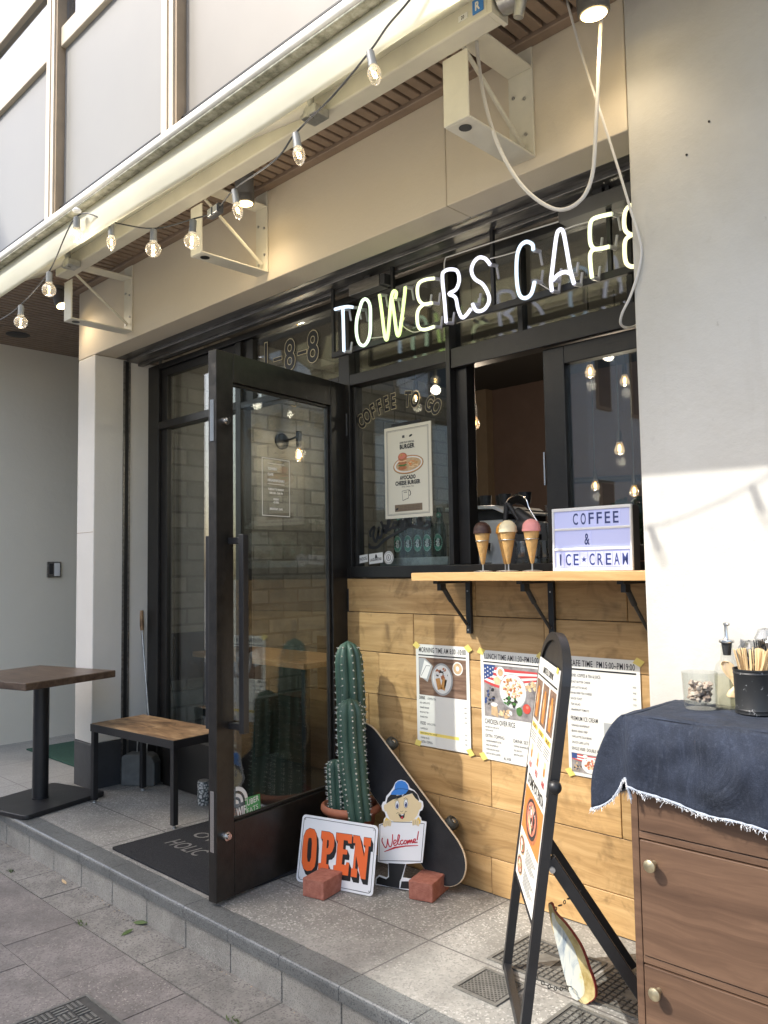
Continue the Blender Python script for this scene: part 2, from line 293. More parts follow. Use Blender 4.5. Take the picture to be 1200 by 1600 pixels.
q = NT('denim'); v = q.coords((1, 1, 1)); fine = q.n('TexWave', wave_type='BANDS', bands_direction='DIAGONAL'); fine.inputs['Scale'].default_value = 260; fine.inputs['Distortion'].default_value = 1.5; q.l(v, fine.inputs[0])
big = q.noise(q.coords((7, 7, 3.5)), 1.0, 9, 0.75, 0.8); tiny = q.noise(v, 320.0, 3, 0.7); mid = q.noise(v, 70.0, 4, 0.7)
c = q.ramp(big, (0.32, (0.006, 0.010, 0.020)), (0.55, (0.015, 0.022, 0.041)), (0.75, (0.040, 0.054, 0.088))); c = q.mix(q.ramp(tiny, (0.5, (0, 0, 0)), (0.8, (0.4,) * 3)), c, (0.06, 0.08, 0.12)); c = q.mix(q.ramp(mid, (0.55, (0, 0, 0)), (0.8, (0.35,) * 3)), c, (0.08, 0.10, 0.14)); q.col(c); q.rough(0.9)
wr = q.noise(q.coords((8, 8, 3)), 1.0, 5, 0.55, 1.5); sm_ = q.n('Math', operation='MULTIPLY_ADD'); q.l(tiny, sm_.inputs[0]); sm_.inputs[1].default_value = 0.06; q.l(wr, sm_.inputs[2]); q.bump(sm_.outputs[0], 0.55, 0.035); MT['denim'] = q.m
MT['denim_back'] = mat('denim_pale_side', (0.34, 0.38, 0.45), 0.9, var=0.15, vscale=80)
MT['thread'] = mat('white_thread', (0.78, 0.79, 0.80), 0.8)
MT['espresso'] = mat('white_enamel', (0.70, 0.70, 0.68), 0.3)
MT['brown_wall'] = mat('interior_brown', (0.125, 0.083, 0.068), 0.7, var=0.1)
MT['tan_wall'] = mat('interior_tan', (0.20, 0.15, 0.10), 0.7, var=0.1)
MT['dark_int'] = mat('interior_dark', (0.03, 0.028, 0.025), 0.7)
MT['beer'] = mat('beer_glass', (0.012, 0.030, 0.020), 0.08, spec=0.6)
MT['beer_label'] = mat('beer_label', (0.05, 0.30, 0.19), 0.45)
MT['leaf'] = mat('leaf_green', (0.085, 0.13, 0.035), 0.6, var=0.3)
MT['leaf_dark'] = mat('leaf_dark_green', (0.025, 0.055, 0.022), 0.5, var=0.3)
MT['shell'] = mat('sea_shell', (0.62, 0.42, 0.32), 0.6, col2=(0.62, 0.55, 0.47), var=0.4, vscale=45)
MT['oil'] = glassmat('pale_oil', (0.95, 0.94, 0.86), 1.4)
MT['film'] = glassmat('plastic_film', (0.86, 0.87, 0.88), 1.7, 0.10)
MT['tube_grey'] = mat('electrode_glass', (0.42, 0.42, 0.46), 0.3)
MT['cap_white'] = mat('white_end_plastic', (0.75, 0.75, 0.74), 0.4)
MT['far_wall'] = mat('far_render', (0.74, 0.74, 0.72), 0.8, var=0.06, vscale=0.5)
MT['far_glass'] = mat('far_glass', (0.04, 0.05, 0.055), 0.1)
MT['pane_backing'] = mat('white_backing', (0.85, 0.85, 0.83), 0.7)
MT['sky_glass'] = glassmat('upper_glass', (0.75, 0.78, 0.8), 1.9, 0.25)
q = NT('patterned_can'); v = q.coords(); vo = q.n('TexVoronoi', distance='CHEBYCHEV'); vo.inputs['Scale'].default_value = 75; q.l(v, vo.inputs[0]); q.col(q.ramp(vo.outputs['Distance'], (0.35, (0.6, 0.6, 0.57)), (0.42, (0.09, 0.10, 0.10)))); q.rough(0.4); MT['can'] = q.m
q = NT('painted_board'); v = q.coords((1, 1, 0.35)); n_ = q.noise(v, 24.0, 8, 0.7, 1.0); q.col(q.ramp(n_, (0.32, (0.12, 0.17, 0.24)), (0.46, (0.50, 0.53, 0.50)), (0.6, (0.68, 0.64, 0.50)), (0.72, (0.55, 0.40, 0.10)))); q.rough(0.5); MT['board_paint'] = q.m
MT['board_rim'] = mat('yellow_rim_paint', (0.50, 0.33, 0.06), 0.55, col2=(0.66, 0.55, 0.28), var=0.45, vscale=22)
MT['board_red'] = mat('red_edge_paint', (0.34, 0.055, 0.045), 0.5, var=0.3, vscale=30)

# ------------------------------------------------------------------ mesh builder and scene helpers
ROOT = {}
def root_matrix(o):
    while o.parent: o = o.parent
    return ROOT.get(o.name, Matrix())
class M:
    def __init__(s, m=None): s.v = []; s.f = []; s.fm = []; s.ms = []; s.c = 0; s.use(m) if m else None
    def use(s, m):
        m = MT[m] if isinstance(m, str) else m
        if m not in s.ms: s.ms.append(m)
        s.c = s.ms.index(m); return s
    def add(s, vs, fs):
        k = len(s.v); s.v += [Vector(x) for x in vs]; s.f += [[i + k for i in f] for f in fs]; s.fm += [s.c] * len(fs); return s
    def hexa(s, p): return s.add(p, [(0, 3, 2, 1), (4, 5, 6, 7), (0, 1, 5, 4), (1, 2, 6, 5), (2, 3, 7, 6), (3, 0, 4, 7)])
    def box(s, x0, y0, z0, x1, y1, z1):
        return s.hexa([(x0, y0, z0), (x1, y0, z0), (x1, y1, z0), (x0, y1, z0), (x0, y0, z1), (x1, y0, z1), (x1, y1, z1), (x0, y1, z1)])
    def fbox(s, F, s0, s1, t0, t1, d0, d1):
        return s.hexa([F.p(s0, t0, d0), F.p(s1, t0, d0), F.p(s1, t1, d0), F.p(s0, t1, d0), F.p(s0, t0, d1), F.p(s1, t0, d1), F.p(s1, t1, d1), F.p(s0, t1, d1)])
    def flat(s, F, pts, d): return s.add([F.p(a, b, d) for a, b in pts], [list(range(len(pts)))])
    def rect(s, F, s0, s1, t0, t1, d): return s.flat(F, [(s0, t0), (s1, t0), (s1, t1), (s0, t1)], d)
    def disc(s, F, a, b, rx, ry, d, n=24, a0=0, rot=0.0):
        cr, sr = math.cos(rot), math.sin(rot); P = []
        for k in range(n):
            x, y = rx * math.cos(2 * math.pi * k / n + a0), ry * math.sin(2 * math.pi * k / n + a0); P.append((a + x * cr - y * sr, b + x * sr + y * cr))
        return s.flat(F, P, d)
    def prism(s, F, pts, d0, d1):
        n = len(pts); A = [F.p(a, b, d0) for a, b in pts]; B = [F.p(a, b, d1) for a, b in pts]
        return s.add(A + B, [list(range(n))[::-1], [n + i for i in range(n)]] + [(i, (i + 1) % n, n + (i + 1) % n, n + i) for i in range(n)])
    def ring(s, F, a, b, r0, r1, d, n=32, k0=0.0, k1=1.0):
        P = []
        for k in range(n + 1):
            an = 2 * math.pi * (k0 + (k1 - k0) * k / n); P += [F.p(a + r0 * math.cos(an), b + r0 * math.sin(an), d), F.p(a + r1 * math.cos(an), b + r1 * math.sin(an), d)]
        return s.add(P, [(2 * k, 2 * k + 1, 2 * k + 3, 2 * k + 2) for k in range(n)])
    def tube(s, pts, r, n=8, closed=False):
        pts = [Vector(x) for x in pts]; N = len(pts); rs = r if isinstance(r, (list, tuple)) else [r] * N
        tang = []
        for i in range(N):
            a = pts[(i - 1) % N] if closed or i > 0 else pts[i]; b = pts[(i + 1) % N] if closed or i < N - 1 else pts[i]
            t = b - a; tang.append(t.normalized() if t.length > 1e-9 else Vector((0, 0, 1)))
        up = Vector((0, 0, 1)) if abs(tang[0].z) < 0.9 else Vector((1, 0, 0)); x = tang[0].cross(up).normalized(); V = []
        for i in range(N):
            x = (x - tang[i] * x.dot(tang[i])).normalized(); y = tang[i].cross(x)
            for k in range(n):
                an = 2 * math.pi * k / n; V.append(pts[i] + (x * math.cos(an) + y * math.sin(an)) * rs[i])
        F = []
        for i in range(N if closed else N - 1):
            for k in range(n): j = (i + 1) % N; F.append((i * n + k, i * n + (k + 1) % n, j * n + (k + 1) % n, j * n + k))
        if not closed: F += [list(range(n))[::-1], [(N - 1) * n + k for k in range(n)]]
        return s.add(V, F)
    def cyl(s, p0, p1, r0, r1=None, n=20):
        return s.tube([p0, p1], [r0, r0 if r1 is None else r1], n)
    def lathe(s, prof, c=(0, 0, 0), n=28, axis=None, cap=True):
        Rm = Vector(axis).to_track_quat('Z', 'Y').to_matrix() if axis is not None else Matrix.Identity(3); c = Vector(c); V = []; F = []
        for r, z in prof:
            for k in range(n): an = 2 * math.pi * k / n; V.append(c + Rm @ Vector((r * math.cos(an), r * math.sin(an), z)))
        for i in range(len(prof) - 1):
            for k in range(n): F.append((i * n + k, i * n + (k + 1) % n, (i + 1) * n + (k + 1) % n, (i + 1) * n + k))
        if cap:
            if prof[0][0] > 1e-5: F.append(list(range(n))[::-1])
            if prof[-1][0] > 1e-5: F.append([(len(prof) - 1) * n + k for k in range(n)])
        return s.add(V, F)
    def ball(s, c, r, nu=12, nv=8, sc=(1, 1, 1), jit=0.0):
        V = []; F = []; c = Vector(c)
        for j in range(nv + 1):
            th = math.pi * j / nv
            for i in range(nu):
                ph = 2 * math.pi * i / nu; q = 1 + (random.uniform(-jit, jit) if jit else 0)
                V.append(c + Vector((r * sc[0] * math.sin(th) * math.cos(ph) * q, r * sc[1] * math.sin(th) * math.sin(ph) * q, r * sc[2] * math.cos(th) * q)))
        for j in range(nv):
            for i in range(nu): F.append((j * nu + i, (j + 1) * nu + i, (j + 1) * nu + (i + 1) % nu, j * nu + (i + 1) % nu))
        return s.add(V, F)
    def grid(s, rows):
        n = len(rows[0]); V = [p for r in rows for p in r]
        return s.add(V, [(j * n + i, j * n + i + 1, (j + 1) * n + i + 1, (j + 1) * n + i) for j in range(len(rows) - 1) for i in range(n - 1)])
    def build(s, name, m=None, parent=None, smooth=False, bevel=0.0, seg=2, kind=None, label=None, sub=0):
        me = bpy.data.meshes.new(name); inv = root_matrix(parent).inverted() if parent else None
        vs = [inv @ x for x in s.v] if inv else s.v
        me.from_pydata([tuple(x) for x in vs], [], s.f)
        ms = s.ms if s.ms else [MT[m] if isinstance(m, str) else m]
        if m and s.ms == []: ms = [MT[m] if isinstance(m, str) else m]
        for x in ms: me.materials.append(x)
        me.polygons.foreach_set('material_index', s.fm)
        me.update()
        if smooth:
            me.polygons.foreach_set('use_smooth', [True] * len(me.polygons)); me.set_sharp_from_angle(angle=R_(smooth if smooth is not True else 40))
        o = bpy.data.objects.new(name, me); COL.objects.link(o)
        if parent: o.parent = parent
        if bevel:
            b = o.modifiers.new('bevel', 'BEVEL'); b.width = bevel; b.segments = seg; b.limit_method = 'ANGLE'; b.angle_limit = R_(35)
        if sub:
            b = o.modifiers.new('subd', 'SUBSURF'); b.levels = sub; b.render_levels = sub
        if kind: o['kind'] = kind
        if label: o['label'] = label
        return o
    def text(s, body, F, a, b, h, d=0.001, w=None, align='L', bold=0.0, shear=0.0, xs=0.8, rot=0.0):
        cu = bpy.data.curves.new('txt', 'FONT'); cu.body = body; cu.size = 1.0; cu.resolution_u = 3; cu.offset = bold; cu.shear = shear; cu.space_character = 1.05
        ob = bpy.data.objects.new('txt', cu); me = bpy.data.meshes.new_from_object(ob)
        V = [x.co.copy() for x in me.vertices]
        if V:
            x0 = min(x.x for x in V); x1 = max(x.x for x in V); ky = h / 0.72; kx = w / (x1 - x0) if w else ky * xs
            off = {'L': x0, 'C': (x0 + x1) / 2, 'R': x1}[align]; cr, sr = math.cos(rot), math.sin(rot); P = []
            for x in V:
                px, py = (x.x - off) * kx, x.y * ky; P.append(F.p(a + px * cr - py * sr, b + px * sr + py * cr, d))
            s.add(P, [list(p.vertices) for p in me.polygons])
        bpy.data.objects.remove(ob); bpy.data.curves.remove(cu); bpy.data.meshes.remove(me); return s
    def ribbon(s, F, pts, wd, d, fn=None):
        for k in range(len(pts) - 1):
            a = Vector(pts[k]); b = Vector(pts[k + 1]); t = (b - a)
            if t.length < 1e-6: continue
            t.normalize(); nn = Vector((-t.y, t.x)) * (wd / 2); e = t * wd * 0.3
            s.flat(F, [tuple(a - e - nn), tuple(b + e - nn), tuple(b + e + nn), tuple(a - e + nn)], d + (k % 3) * 0.00008)
        return s
def smooth_path(pts, n=5, closed=False):
    P = [Vector(p) for p in pts]; out = []; N = len(P)
    for i in range(N if closed else N - 1):
        p0 = P[(i - 1) % N] if closed or i > 0 else P[i]; p1 = P[i]; p2 = P[(i + 1) % N]; p3 = P[(i + 2) % N] if closed or i + 2 < N else P[(i + 1) % N]
        for k in range(n):
            t = k / n; out.append(0.5 * ((2 * p1) + (p2 - p0) * t + (2 * p0 - 5 * p1 + 4 * p2 - p3) * t * t + (3 * p1 - p0 - 3 * p2 + p3) * t ** 3))
    if not closed: out.append(P[-1])
    return out
def rrect(s0, s1, t0, t1, r, n=5):
    P = []
    for cx, cy, a in ((s1 - r, t0 + r, -90), (s1 - r, t1 - r, 0), (s0 + r, t1 - r, 90), (s0 + r, t0 + r, 180)):
        for k in range(n + 1): an = R_(a + 90 * k / n); P.append((cx + r * math.cos(an), cy + r * math.sin(an)))
    return P
def tag(o, label, cat, group=None):
    o['label'] = label; o['category'] = cat
    if group: o['group'] = group
    return o
def thing(name, label, cat, loc=(0, 0, 0), group=None):
    o = bpy.data.objects.new(name, None); COL.objects.link(o); o.location = loc; o.empty_display_size = 0.1
    ROOT[o.name] = Matrix.Translation(Vector(loc)); return tag(o, label, cat, group)
def copy_tree(o, loc=None, rz=None, parent=None, label=None):
    c = o.copy(); COL.objects.link(c)
    if parent: c.parent = parent
    else:
        if loc is not None: c.location = loc
        if rz is not None: c.rotation_euler = (c.rotation_euler[0], c.rotation_euler[1], rz)
        if label: c['label'] = label
    for ch in list(o.children): copy_tree(ch, parent=c)
    return c
def solo(m, name, label, cat, loc, mt=None, group=None, **kw):         # a thing that is one mesh, origin at its base
    m.v = [x - Vector(loc) for x in m.v]
    o = m.build(name, mt, None, **kw); o.location = loc; return tag(o, label, cat, group)

# ------------------------------------------------------------------ the setting: ground, porch, kerb
PZ = -0.16
M('asphalt').box(-120, -120, -0.60, 120, 120, -0.30).build('road', kind='structure')
m = M('paving')                                                        # red-grey slabs, one sheet of separate slabs
rng = random.Random(3)
for j in range(8):
    y1 = -1.083 - j * 0.295; y0 = y1 - 0.292
    x = -4.2 + (0.21 if j % 2 else 0.0)
    while x < 7.5:
        dz = rng.uniform(-0.0015, 0.0015); m.box(x, y0, PZ - 0.06, x + 0.417, y1, PZ + dz); x += 0.42
m.build('pavement', kind='structure')
M('gutter').box(-30, -3.6, -0.34, 30, -0.86, PZ - 0.007).build('pavement_bed', kind='structure')
m = M('gutter'); x = -4.5
while x < 7.5:
    m.box(x, -1.078, PZ - 0.05, x + 0.597, -0.87, PZ + rng.uniform(-0.001, 0.002)); x += 0.6
m.build('gutter_strip', kind='structure')
m = M('kerb'); m2 = M('nosing'); m3_ = M('gutter'); x = -4.5
while x < 6.2:                                                         # step: riser blocks below slate nosing tiles, 0.3 m each
    m.box(x + 0.003, -0.893, PZ - 0.03, x + 0.297, -0.80, -0.047); m2.prism(Fr((x + 0.0008, 0, 0), (0, -1, 0), (0, 0, 1)), [(0.803, -0.046), (0.906, -0.046), (0.906, -0.012), (0.9035, -0.005), (0.899, -0.001), (0.893, 0.0), (0.803, 0.0)], -0.2984, 0.0); x += 0.3
m.build('step_riser', kind='structure', bevel=0.002); m2.build('step_nosing', kind='structure', bevel=0.0012, seg=1)
m3_.box(-4.5, -0.885, PZ - 0.02, 6.2, -0.05, -0.05); m3_.build('step_core', kind='structure')
M('porch').box(-0.35, -0.80, -0.045, 6.2, 0.06, -0.001).build('porch_floor', kind='structure')
M('recess_tile').box(-4.5, -0.80, -0.045, -0.353, 3.4, -0.002).build('recess_floor', kind='structure')

# ------------------------------------------------------------------ the cafe building
B = thing('cafe_building', 'cream walled shop building with black glazed front, oak panel and a slatted brown soffit', 'building')
W = -0.361
m = M('cream_wall'); m.box(-0.338, W, 2.67, 2.755, -0.215, 3.20); m.box(2.758, W, 2.67, 3.50, -0.215, 3.20); m.build('lintel_wall', parent=B, bevel=0.004)
m = M('white_wall'); m.box(3.503, W - 0.004, -0.04, 8.0, -0.02, 3.20); m.build('side_wall', parent=B, bevel=0.006, label='white plaster wall with scuffs beside the serving window')
m = M('ink')
for u_, v_ in ((1073, 242), (1108, 190)):
    p = at(u_, v_, y=W - 0.0045); m.lathe([(0.0038, 0.0), (0.003, 0.003), (0.0, 0.001)], (p.x, W - 0.0045, p.z), 7, (0, -1, 0), cap=False)
m.build('fixing_holes', parent=B)
m = M('pillar_white'); m.box(-0.338, W, 0.272, -0.108, 3.2, 2.668); m.build('pillar', parent=B, bevel=0.006)
m = M('mullion_dark'); m.box(-0.332, W - 0.0012, 1.555, -0.114, W + 0.002, 1.5585); m.build('pillar_seam', parent=B)
m = M('plinth'); m.box(-0.340, W - 0.002, -0.03, -0.106, 3.2, 0.270); m.build('pillar_plinth', parent=B, bevel=0.005)
m = M('recess_wall'); m.box(-2.4, -0.9, -0.03, -1.88, 3.2, 3.12); m.box(-1.88, 2.4, -0.03, -0.34, 2.6, 3.12); m.build('recess_wall', parent=B, label='beige wall of the entrance recess')
m = M('steel'); m.box(-0.107, -0.172, 0.0, -0.100, -0.160, 2.66); m.box(-0.107, -0.135, 0.0, -0.100, -0.123, 2.66); m.use('ink').box(-0.107, -0.160, 0.0, -0.104, -0.135, 2.66); m.build('shutter_guide', parent=B)
m = M('steel'); m.box(-0.105, -0.214, 2.672, 3.50, -0.150, 2.70); m.box(-0.105, -0.150, 2.655, 3.50, -0.075, 2.70); m.box(-0.105, -0.072, 2.640, 3.50, -0.035, 2.69)
m.use('ink').box(-0.105, -0.214, 2.70, 3.50, 0.1, 2.75); m.build('shutter_box', parent=B, bevel=0.003)
# soffit of brown slats that run into the building
m = M('soffit'); x = -2.3
while x < 5.6:
    y1 = W - 0.05 if x > -0.40 else 2.4
    m.box(x, -0.95, 3.118, x + 0.041, y1, 3.150); x += 0.0555
m.use('ink').box(-2.3, -0.95, 3.152, 5.6, 2.4, 3.165)
m.use('soffit').box(-0.338, W - 0.048, 3.105, 5.6, W - 0.002, 3.150); m.build('soffit', parent=B, bevel=0.003, seg=1)
m = M('mullion'); m.box(-3.2, -0.957, 3.114, 5.6, -0.951, 3.130); m.build('soffit_fascia', parent=B)
m = M('dark_plastic'); m.lathe([(0.075, -0.004), (0.085, 0.0), (0.075, 0.002)], (-1.53, -0.286, 3.115), 24); m.build('downlight', parent=B, smooth=True)
# upper storey cladding: panels, mullions, rails and a window band
UY = -0.95
ux = [-2.83, -1.69, -0.55, 0.59, 1.74, 2.87, 4.01, 5.15]
for i in range(len(ux) - 1):
    M('panel_pink' if i >= 4 else 'panel').box(ux[i] + 0.115, UY + 0.02, 3.152, ux[i + 1] + 0.005, UY + 0.05, 4.009).build('upper_panel', parent=B)
    f = M('mullion'); f.box(ux[i] + 0.112, UY - 0.005, 4.01, ux[i + 1] + 0.008, UY + 0.05, 4.115); f.box(ux[i] + 0.112, UY - 0.005, 4.43, ux[i + 1] + 0.008, UY + 0.05, 4.53)
    f.box(ux[i] + 0.112, UY - 0.005, 5.9, ux[i + 1] + 0.008, UY + 0.05, 6.0); f = f.build('upper_window', parent=B, bevel=0.004)
    pn = M('sky_glass').box(ux[i] + 0.115, UY + 0.025, 4.116, ux[i + 1] + 0.005, UY + 0.031, 4.429); pn.build('pane', parent=f); pn = M('sky_glass'); pn.box(ux[i] + 0.115, UY + 0.025, 4.531, ux[i + 1] + 0.005, UY + 0.031, 5.9); pn.build('pane', parent=f)
    M('pane_backing').box(ux[i] + 0.115, UY + 0.10, 4.1, ux[i + 1] + 0.005, UY + 0.12, 5.95).build('pane_backing', parent=f)  # added white sheet, brightens the panes in place of reflected sky
for x in ux:
    m = M('mullion'); m.box(x, UY - 0.030, 3.02, x + 0.045, UY + 0.05, 6.0); m.box(x + 0.060, UY - 0.030, 3.02, x + 0.092, UY + 0.05, 6.0)
    m.use('mullion_dark').box(x + 0.045, UY - 0.012, 3.02, x + 0.060, UY + 0.05, 6.0); m.box(x + 0.092, UY - 0.022, 3.02, x + 0.110, UY + 0.05, 6.0); m.build('mullion', parent=B)
m = M('panel'); m.box(-2.9, UY + 0.13, 3.17, 5.6, 3.4, 6.2); m.build('upper_storey', parent=B)
m = M('white_wall'); m.box(5.6, UY, 3.2, 8.0, 3.4, 6.2); m.build('upper_storey', parent=B)
# black shopfront frame
m = M('frame')
def bar(x0, x1, z0, z1, y0=0.0, y1=0.075): m.box(x0, y0, z0, x1, y1, z1)
bar(-0.098, 0.030, 0.0, 2.64); bar(0.030, 0.098, 0.0, 2.605, 0.022, 0.06)               # left jamb, stepped
bar(0.873, 0.925, 0.0, 2.604); bar(0.925, 1.015, 2.255, 2.604, 0.02, 0.07); bar(1.745, 1.822, 0.0, 2.604); bar(1.715, 1.745, 2.255, 2.604, 0.03, 0.07)
bar(0.032, 3.50, 2.606, 2.64); bar(0.100, 0.872, 2.556, 2.604, 0.02, 0.06)
bar(0.031, 0.872, 2.215, 2.262); bar(0.926, 1.744, 2.215, 2.253); bar(1.823, 2.437, 2.192, 2.247); bar(1.823, 1.842, 1.316, 2.190, 0.02, 0.07)
bar(0.10, 0.872, 0.0, 0.30)
bar(2.418, 2.436, 1.316, 2.190, 0.02, 0.07); bar(2.438, 2.462, 1.316, 2.604, -0.006); bar(2.463, 2.523, 1.316, 2.245, 0.03, 0.09); bar(2.463, 3.50, 2.160, 2.247, 0.0, 0.028); bar(2.463, 3.50, 2.170, 2.240, 0.029, 0.10)
bar(1.823, 3.50, 1.262, 1.315, -0.012, 0.09)
bar(2.80, 2.825, 2.248, 2.604, 0.02, 0.06); bar(3.28, 3.305, 2.248, 2.604, 0.02, 0.06); bar(1.745, 1.79, 0.0, 1.27, -0.012, -0.001)
m.build('shopfront_frame', parent=B, bevel=0.003)
sash = M('frame'); sash.box(2.905, 0.035, 1.317, 3.000, 0.085, 2.158); sash.box(3.001, 0.035, 2.085, 3.46, 0.085, 2.158); sash.box(3.001, 0.035, 1.317, 3.46, 0.085, 1.375); sash.box(3.461, 0.035, 1.317, 3.499, 0.085, 2.158)
sash = sash.build('sliding_window', parent=B, bevel=0.003)
M('pane').box(3.0005, 0.057, 1.374, 3.461, 0.063, 2.086).build('pane', parent=sash)
M('chrome').box(2.898, 0.030, 1.62, 2.904, 0.036, 1.75).build('handle', parent=sash)
for x0, x1, z0, z1 in ((0.098, 0.874, 0.30, 2.216), (0.098, 0.874, 2.262, 2.557), (1.014, 1.716, 2.254, 2.605), (1.842, 2.419, 1.315, 2.193), (1.822, 2.439, 2.247, 2.606), (2.462, 2.801, 2.247, 2.606), (2.824, 3.281, 2.247, 2.606), (3.304, 3.50, 2.247, 2.606)):
    M('pane').box(x0, 0.038, z0, x1, 0.044, z1).build('window_pane', parent=B)
# oak panelling of staggered planks
m = M('oak'); rows = [0.0, 0.142, 0.340, 0.530, 0.727, 0.920, 1.101, 1.259]; rng = random.Random(12)
cuts = {0: [2.62, 3.3], 1: [2.35, 2.83], 2: [2.12, 2.63, 3.2], 3: [1.93, 2.47, 3.02], 4: [2.0, 2.66, 3.15], 5: [2.22, 2.9], 6: [2.57, 3.25]}
for k in range(7):
    xs = [1.791] + cuts[k] + [3.502]
    for a, b in zip(xs, xs[1:]):
        y = rng.uniform(-0.0035, 0.0005); m.box(a + 0.0012, y, rows[k] + 0.0013, b - 0.0012 - rng.uniform(0, 0.0014), 0.03, rows[k + 1] - 0.0013 - rng.uniform(0, 0.0012))
m.use('ink').box(1.792, 0.02, 0.001, 3.501, 0.034, 1.258)
m.build('plank_panel', parent=B, bevel=0.0012, seg=1)
# interior seen through the glass
m = M('brick_in'); m.box(-0.105, 0.08, 0.0, -0.06, 4.6, 3.0); m.build('brick_wall', parent=B, label='whitewashed brick wall inside the shop')
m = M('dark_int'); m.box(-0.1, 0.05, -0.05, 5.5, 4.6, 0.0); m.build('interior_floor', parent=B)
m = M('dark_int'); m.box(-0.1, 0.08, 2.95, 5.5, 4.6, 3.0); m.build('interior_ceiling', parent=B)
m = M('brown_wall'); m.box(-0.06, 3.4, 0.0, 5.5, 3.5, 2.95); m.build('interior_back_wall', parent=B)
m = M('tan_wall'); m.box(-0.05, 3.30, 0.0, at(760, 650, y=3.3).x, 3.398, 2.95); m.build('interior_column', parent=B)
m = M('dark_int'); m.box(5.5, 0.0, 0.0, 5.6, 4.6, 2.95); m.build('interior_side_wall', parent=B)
m = M('dark_int'); m.box(1.83, 0.09, 1.18, 3.49, 0.62, 1.262); m.box(1.83, 0.10, 0.0, 3.49, 0.14, 1.179); m.build('interior_counter', parent=B)
m = M('ink'); m.box(-0.06, 0.085, 0.60, -0.045, 0.44, 0.905); m.build('black_wall_board', parent=B)
m = M('walnut'); m.box(-0.06, 0.445, 0.0, -0.045, 3.3, 0.40); m.build('brick_wall_skirting', parent=B)
# lettering on the glass
m = M(); F = wallfr(0, 0.036, 0)
for ch, u_, v_ in (('1', 416, 581), ('-', 434, 561), ('8', 453, 577), ('-', 472, 551), ('8', 489, 565)):
    P_ = at(u_, v_, y=0.036); x, z = P_.x, P_.z
    if ch == '-':
        m.use('outline').rect(F, x - 0.040, x + 0.040, z - 0.011, z + 0.011, 0.0005); m.use('ink').rect(F, x - 0.037, x + 0.037, z - 0.008, z + 0.008, 0.0012); continue
    m.use('ink').text(ch, F, x, z, 0.168, 0.0004, align='C', bold=0.046, xs=0.82)
    m.use('outline').text(ch, F, x, z, 0.168, 0.0010, align='C', bold=0.032, xs=0.82)
    m.use('ink').text(ch, F, x, z, 0.168, 0.0016, align='C', bold=0.012, xs=0.82)
m.build('street_number', parent=B, label='gold edged number on the glass over the door')
m = M(); word = 'COFFEE TO GO'; A0 = at(568, 667, y=0.036); A1 = at(678, 647, y=0.036); AT = at(622, 636, y=0.036)
hw = (A1.x - A0.x) / 2; cx = (A0.x + A1.x) / 2; sag = AT.z - (A0.z + A1.z) / 2; rad = (hw * hw + sag * sag) / (2 * sag); cz = AT.z - rad; half = math.asin(min(1, hw / rad))
for k, ch in enumerate(word):
    if ch == ' ': continue
    an = math.pi / 2 + half - k * (2 * half / (len(word) - 1)); x = cx + rad * math.cos(an); z = cz + rad * math.sin(an)
    m.use('outline').text(ch, F, x, z, 0.070, 0.0006, align='C', bold=0.056, xs=0.66, rot=(an - math.pi / 2) * 0.9)
    m.use('ink').text(ch, F, x, z, 0.070, 0.0012, align='C', bold=0.032, xs=0.66, rot=(an - math.pi / 2) * 0.9)
m.build('arched_window_lettering', parent=B, label='arched lettering on the window above the burger poster')
def zpx(F, pts, ox, oy, sc, d=0.0): return [F.px(ox + a / sc, oy + b / sc, d) for a, b in pts]
m = M('ink')                                                            # cursive word with a long tail on the same window
for st in ([(262, 385), (258, 340), (290, 295), (302, 300), (290, 390), (318, 440), (345, 330), (345, 300), (340, 390), (370, 390), (390, 300), (372, 240)], [(375, 330), (410, 325), (425, 290), (400, 280), (395, 330), (425, 345), (455, 260), (462, 205), (440, 240), (445, 320), (480, 300)],
           [(525, 245), (500, 250), (495, 295), (530, 290), (560, 250), (555, 230), (545, 280), (575, 285), (590, 235), (575, 225)], [(600, 290), (615, 215), (635, 215), (630, 280), (650, 210), (672, 210), (668, 275), (690, 260)], [(760, 240), (790, 215), (775, 190), (755, 215), (765, 265), (810, 245)],
           [(250, 470), (255, 500), (330, 500), (400, 430), (500, 370), (640, 290), (720, 285), (820, 305), (875, 280), (870, 245), (840, 235)]):
    m.ribbon(F, [tuple(x) for x in smooth_path([Vector((*a, 0)).to_2d() for a in zpx(F, st, 540, 780, 6.667)], 4)], 0.014, 0.0008)
m.build('cursive_window_lettering', parent=B)
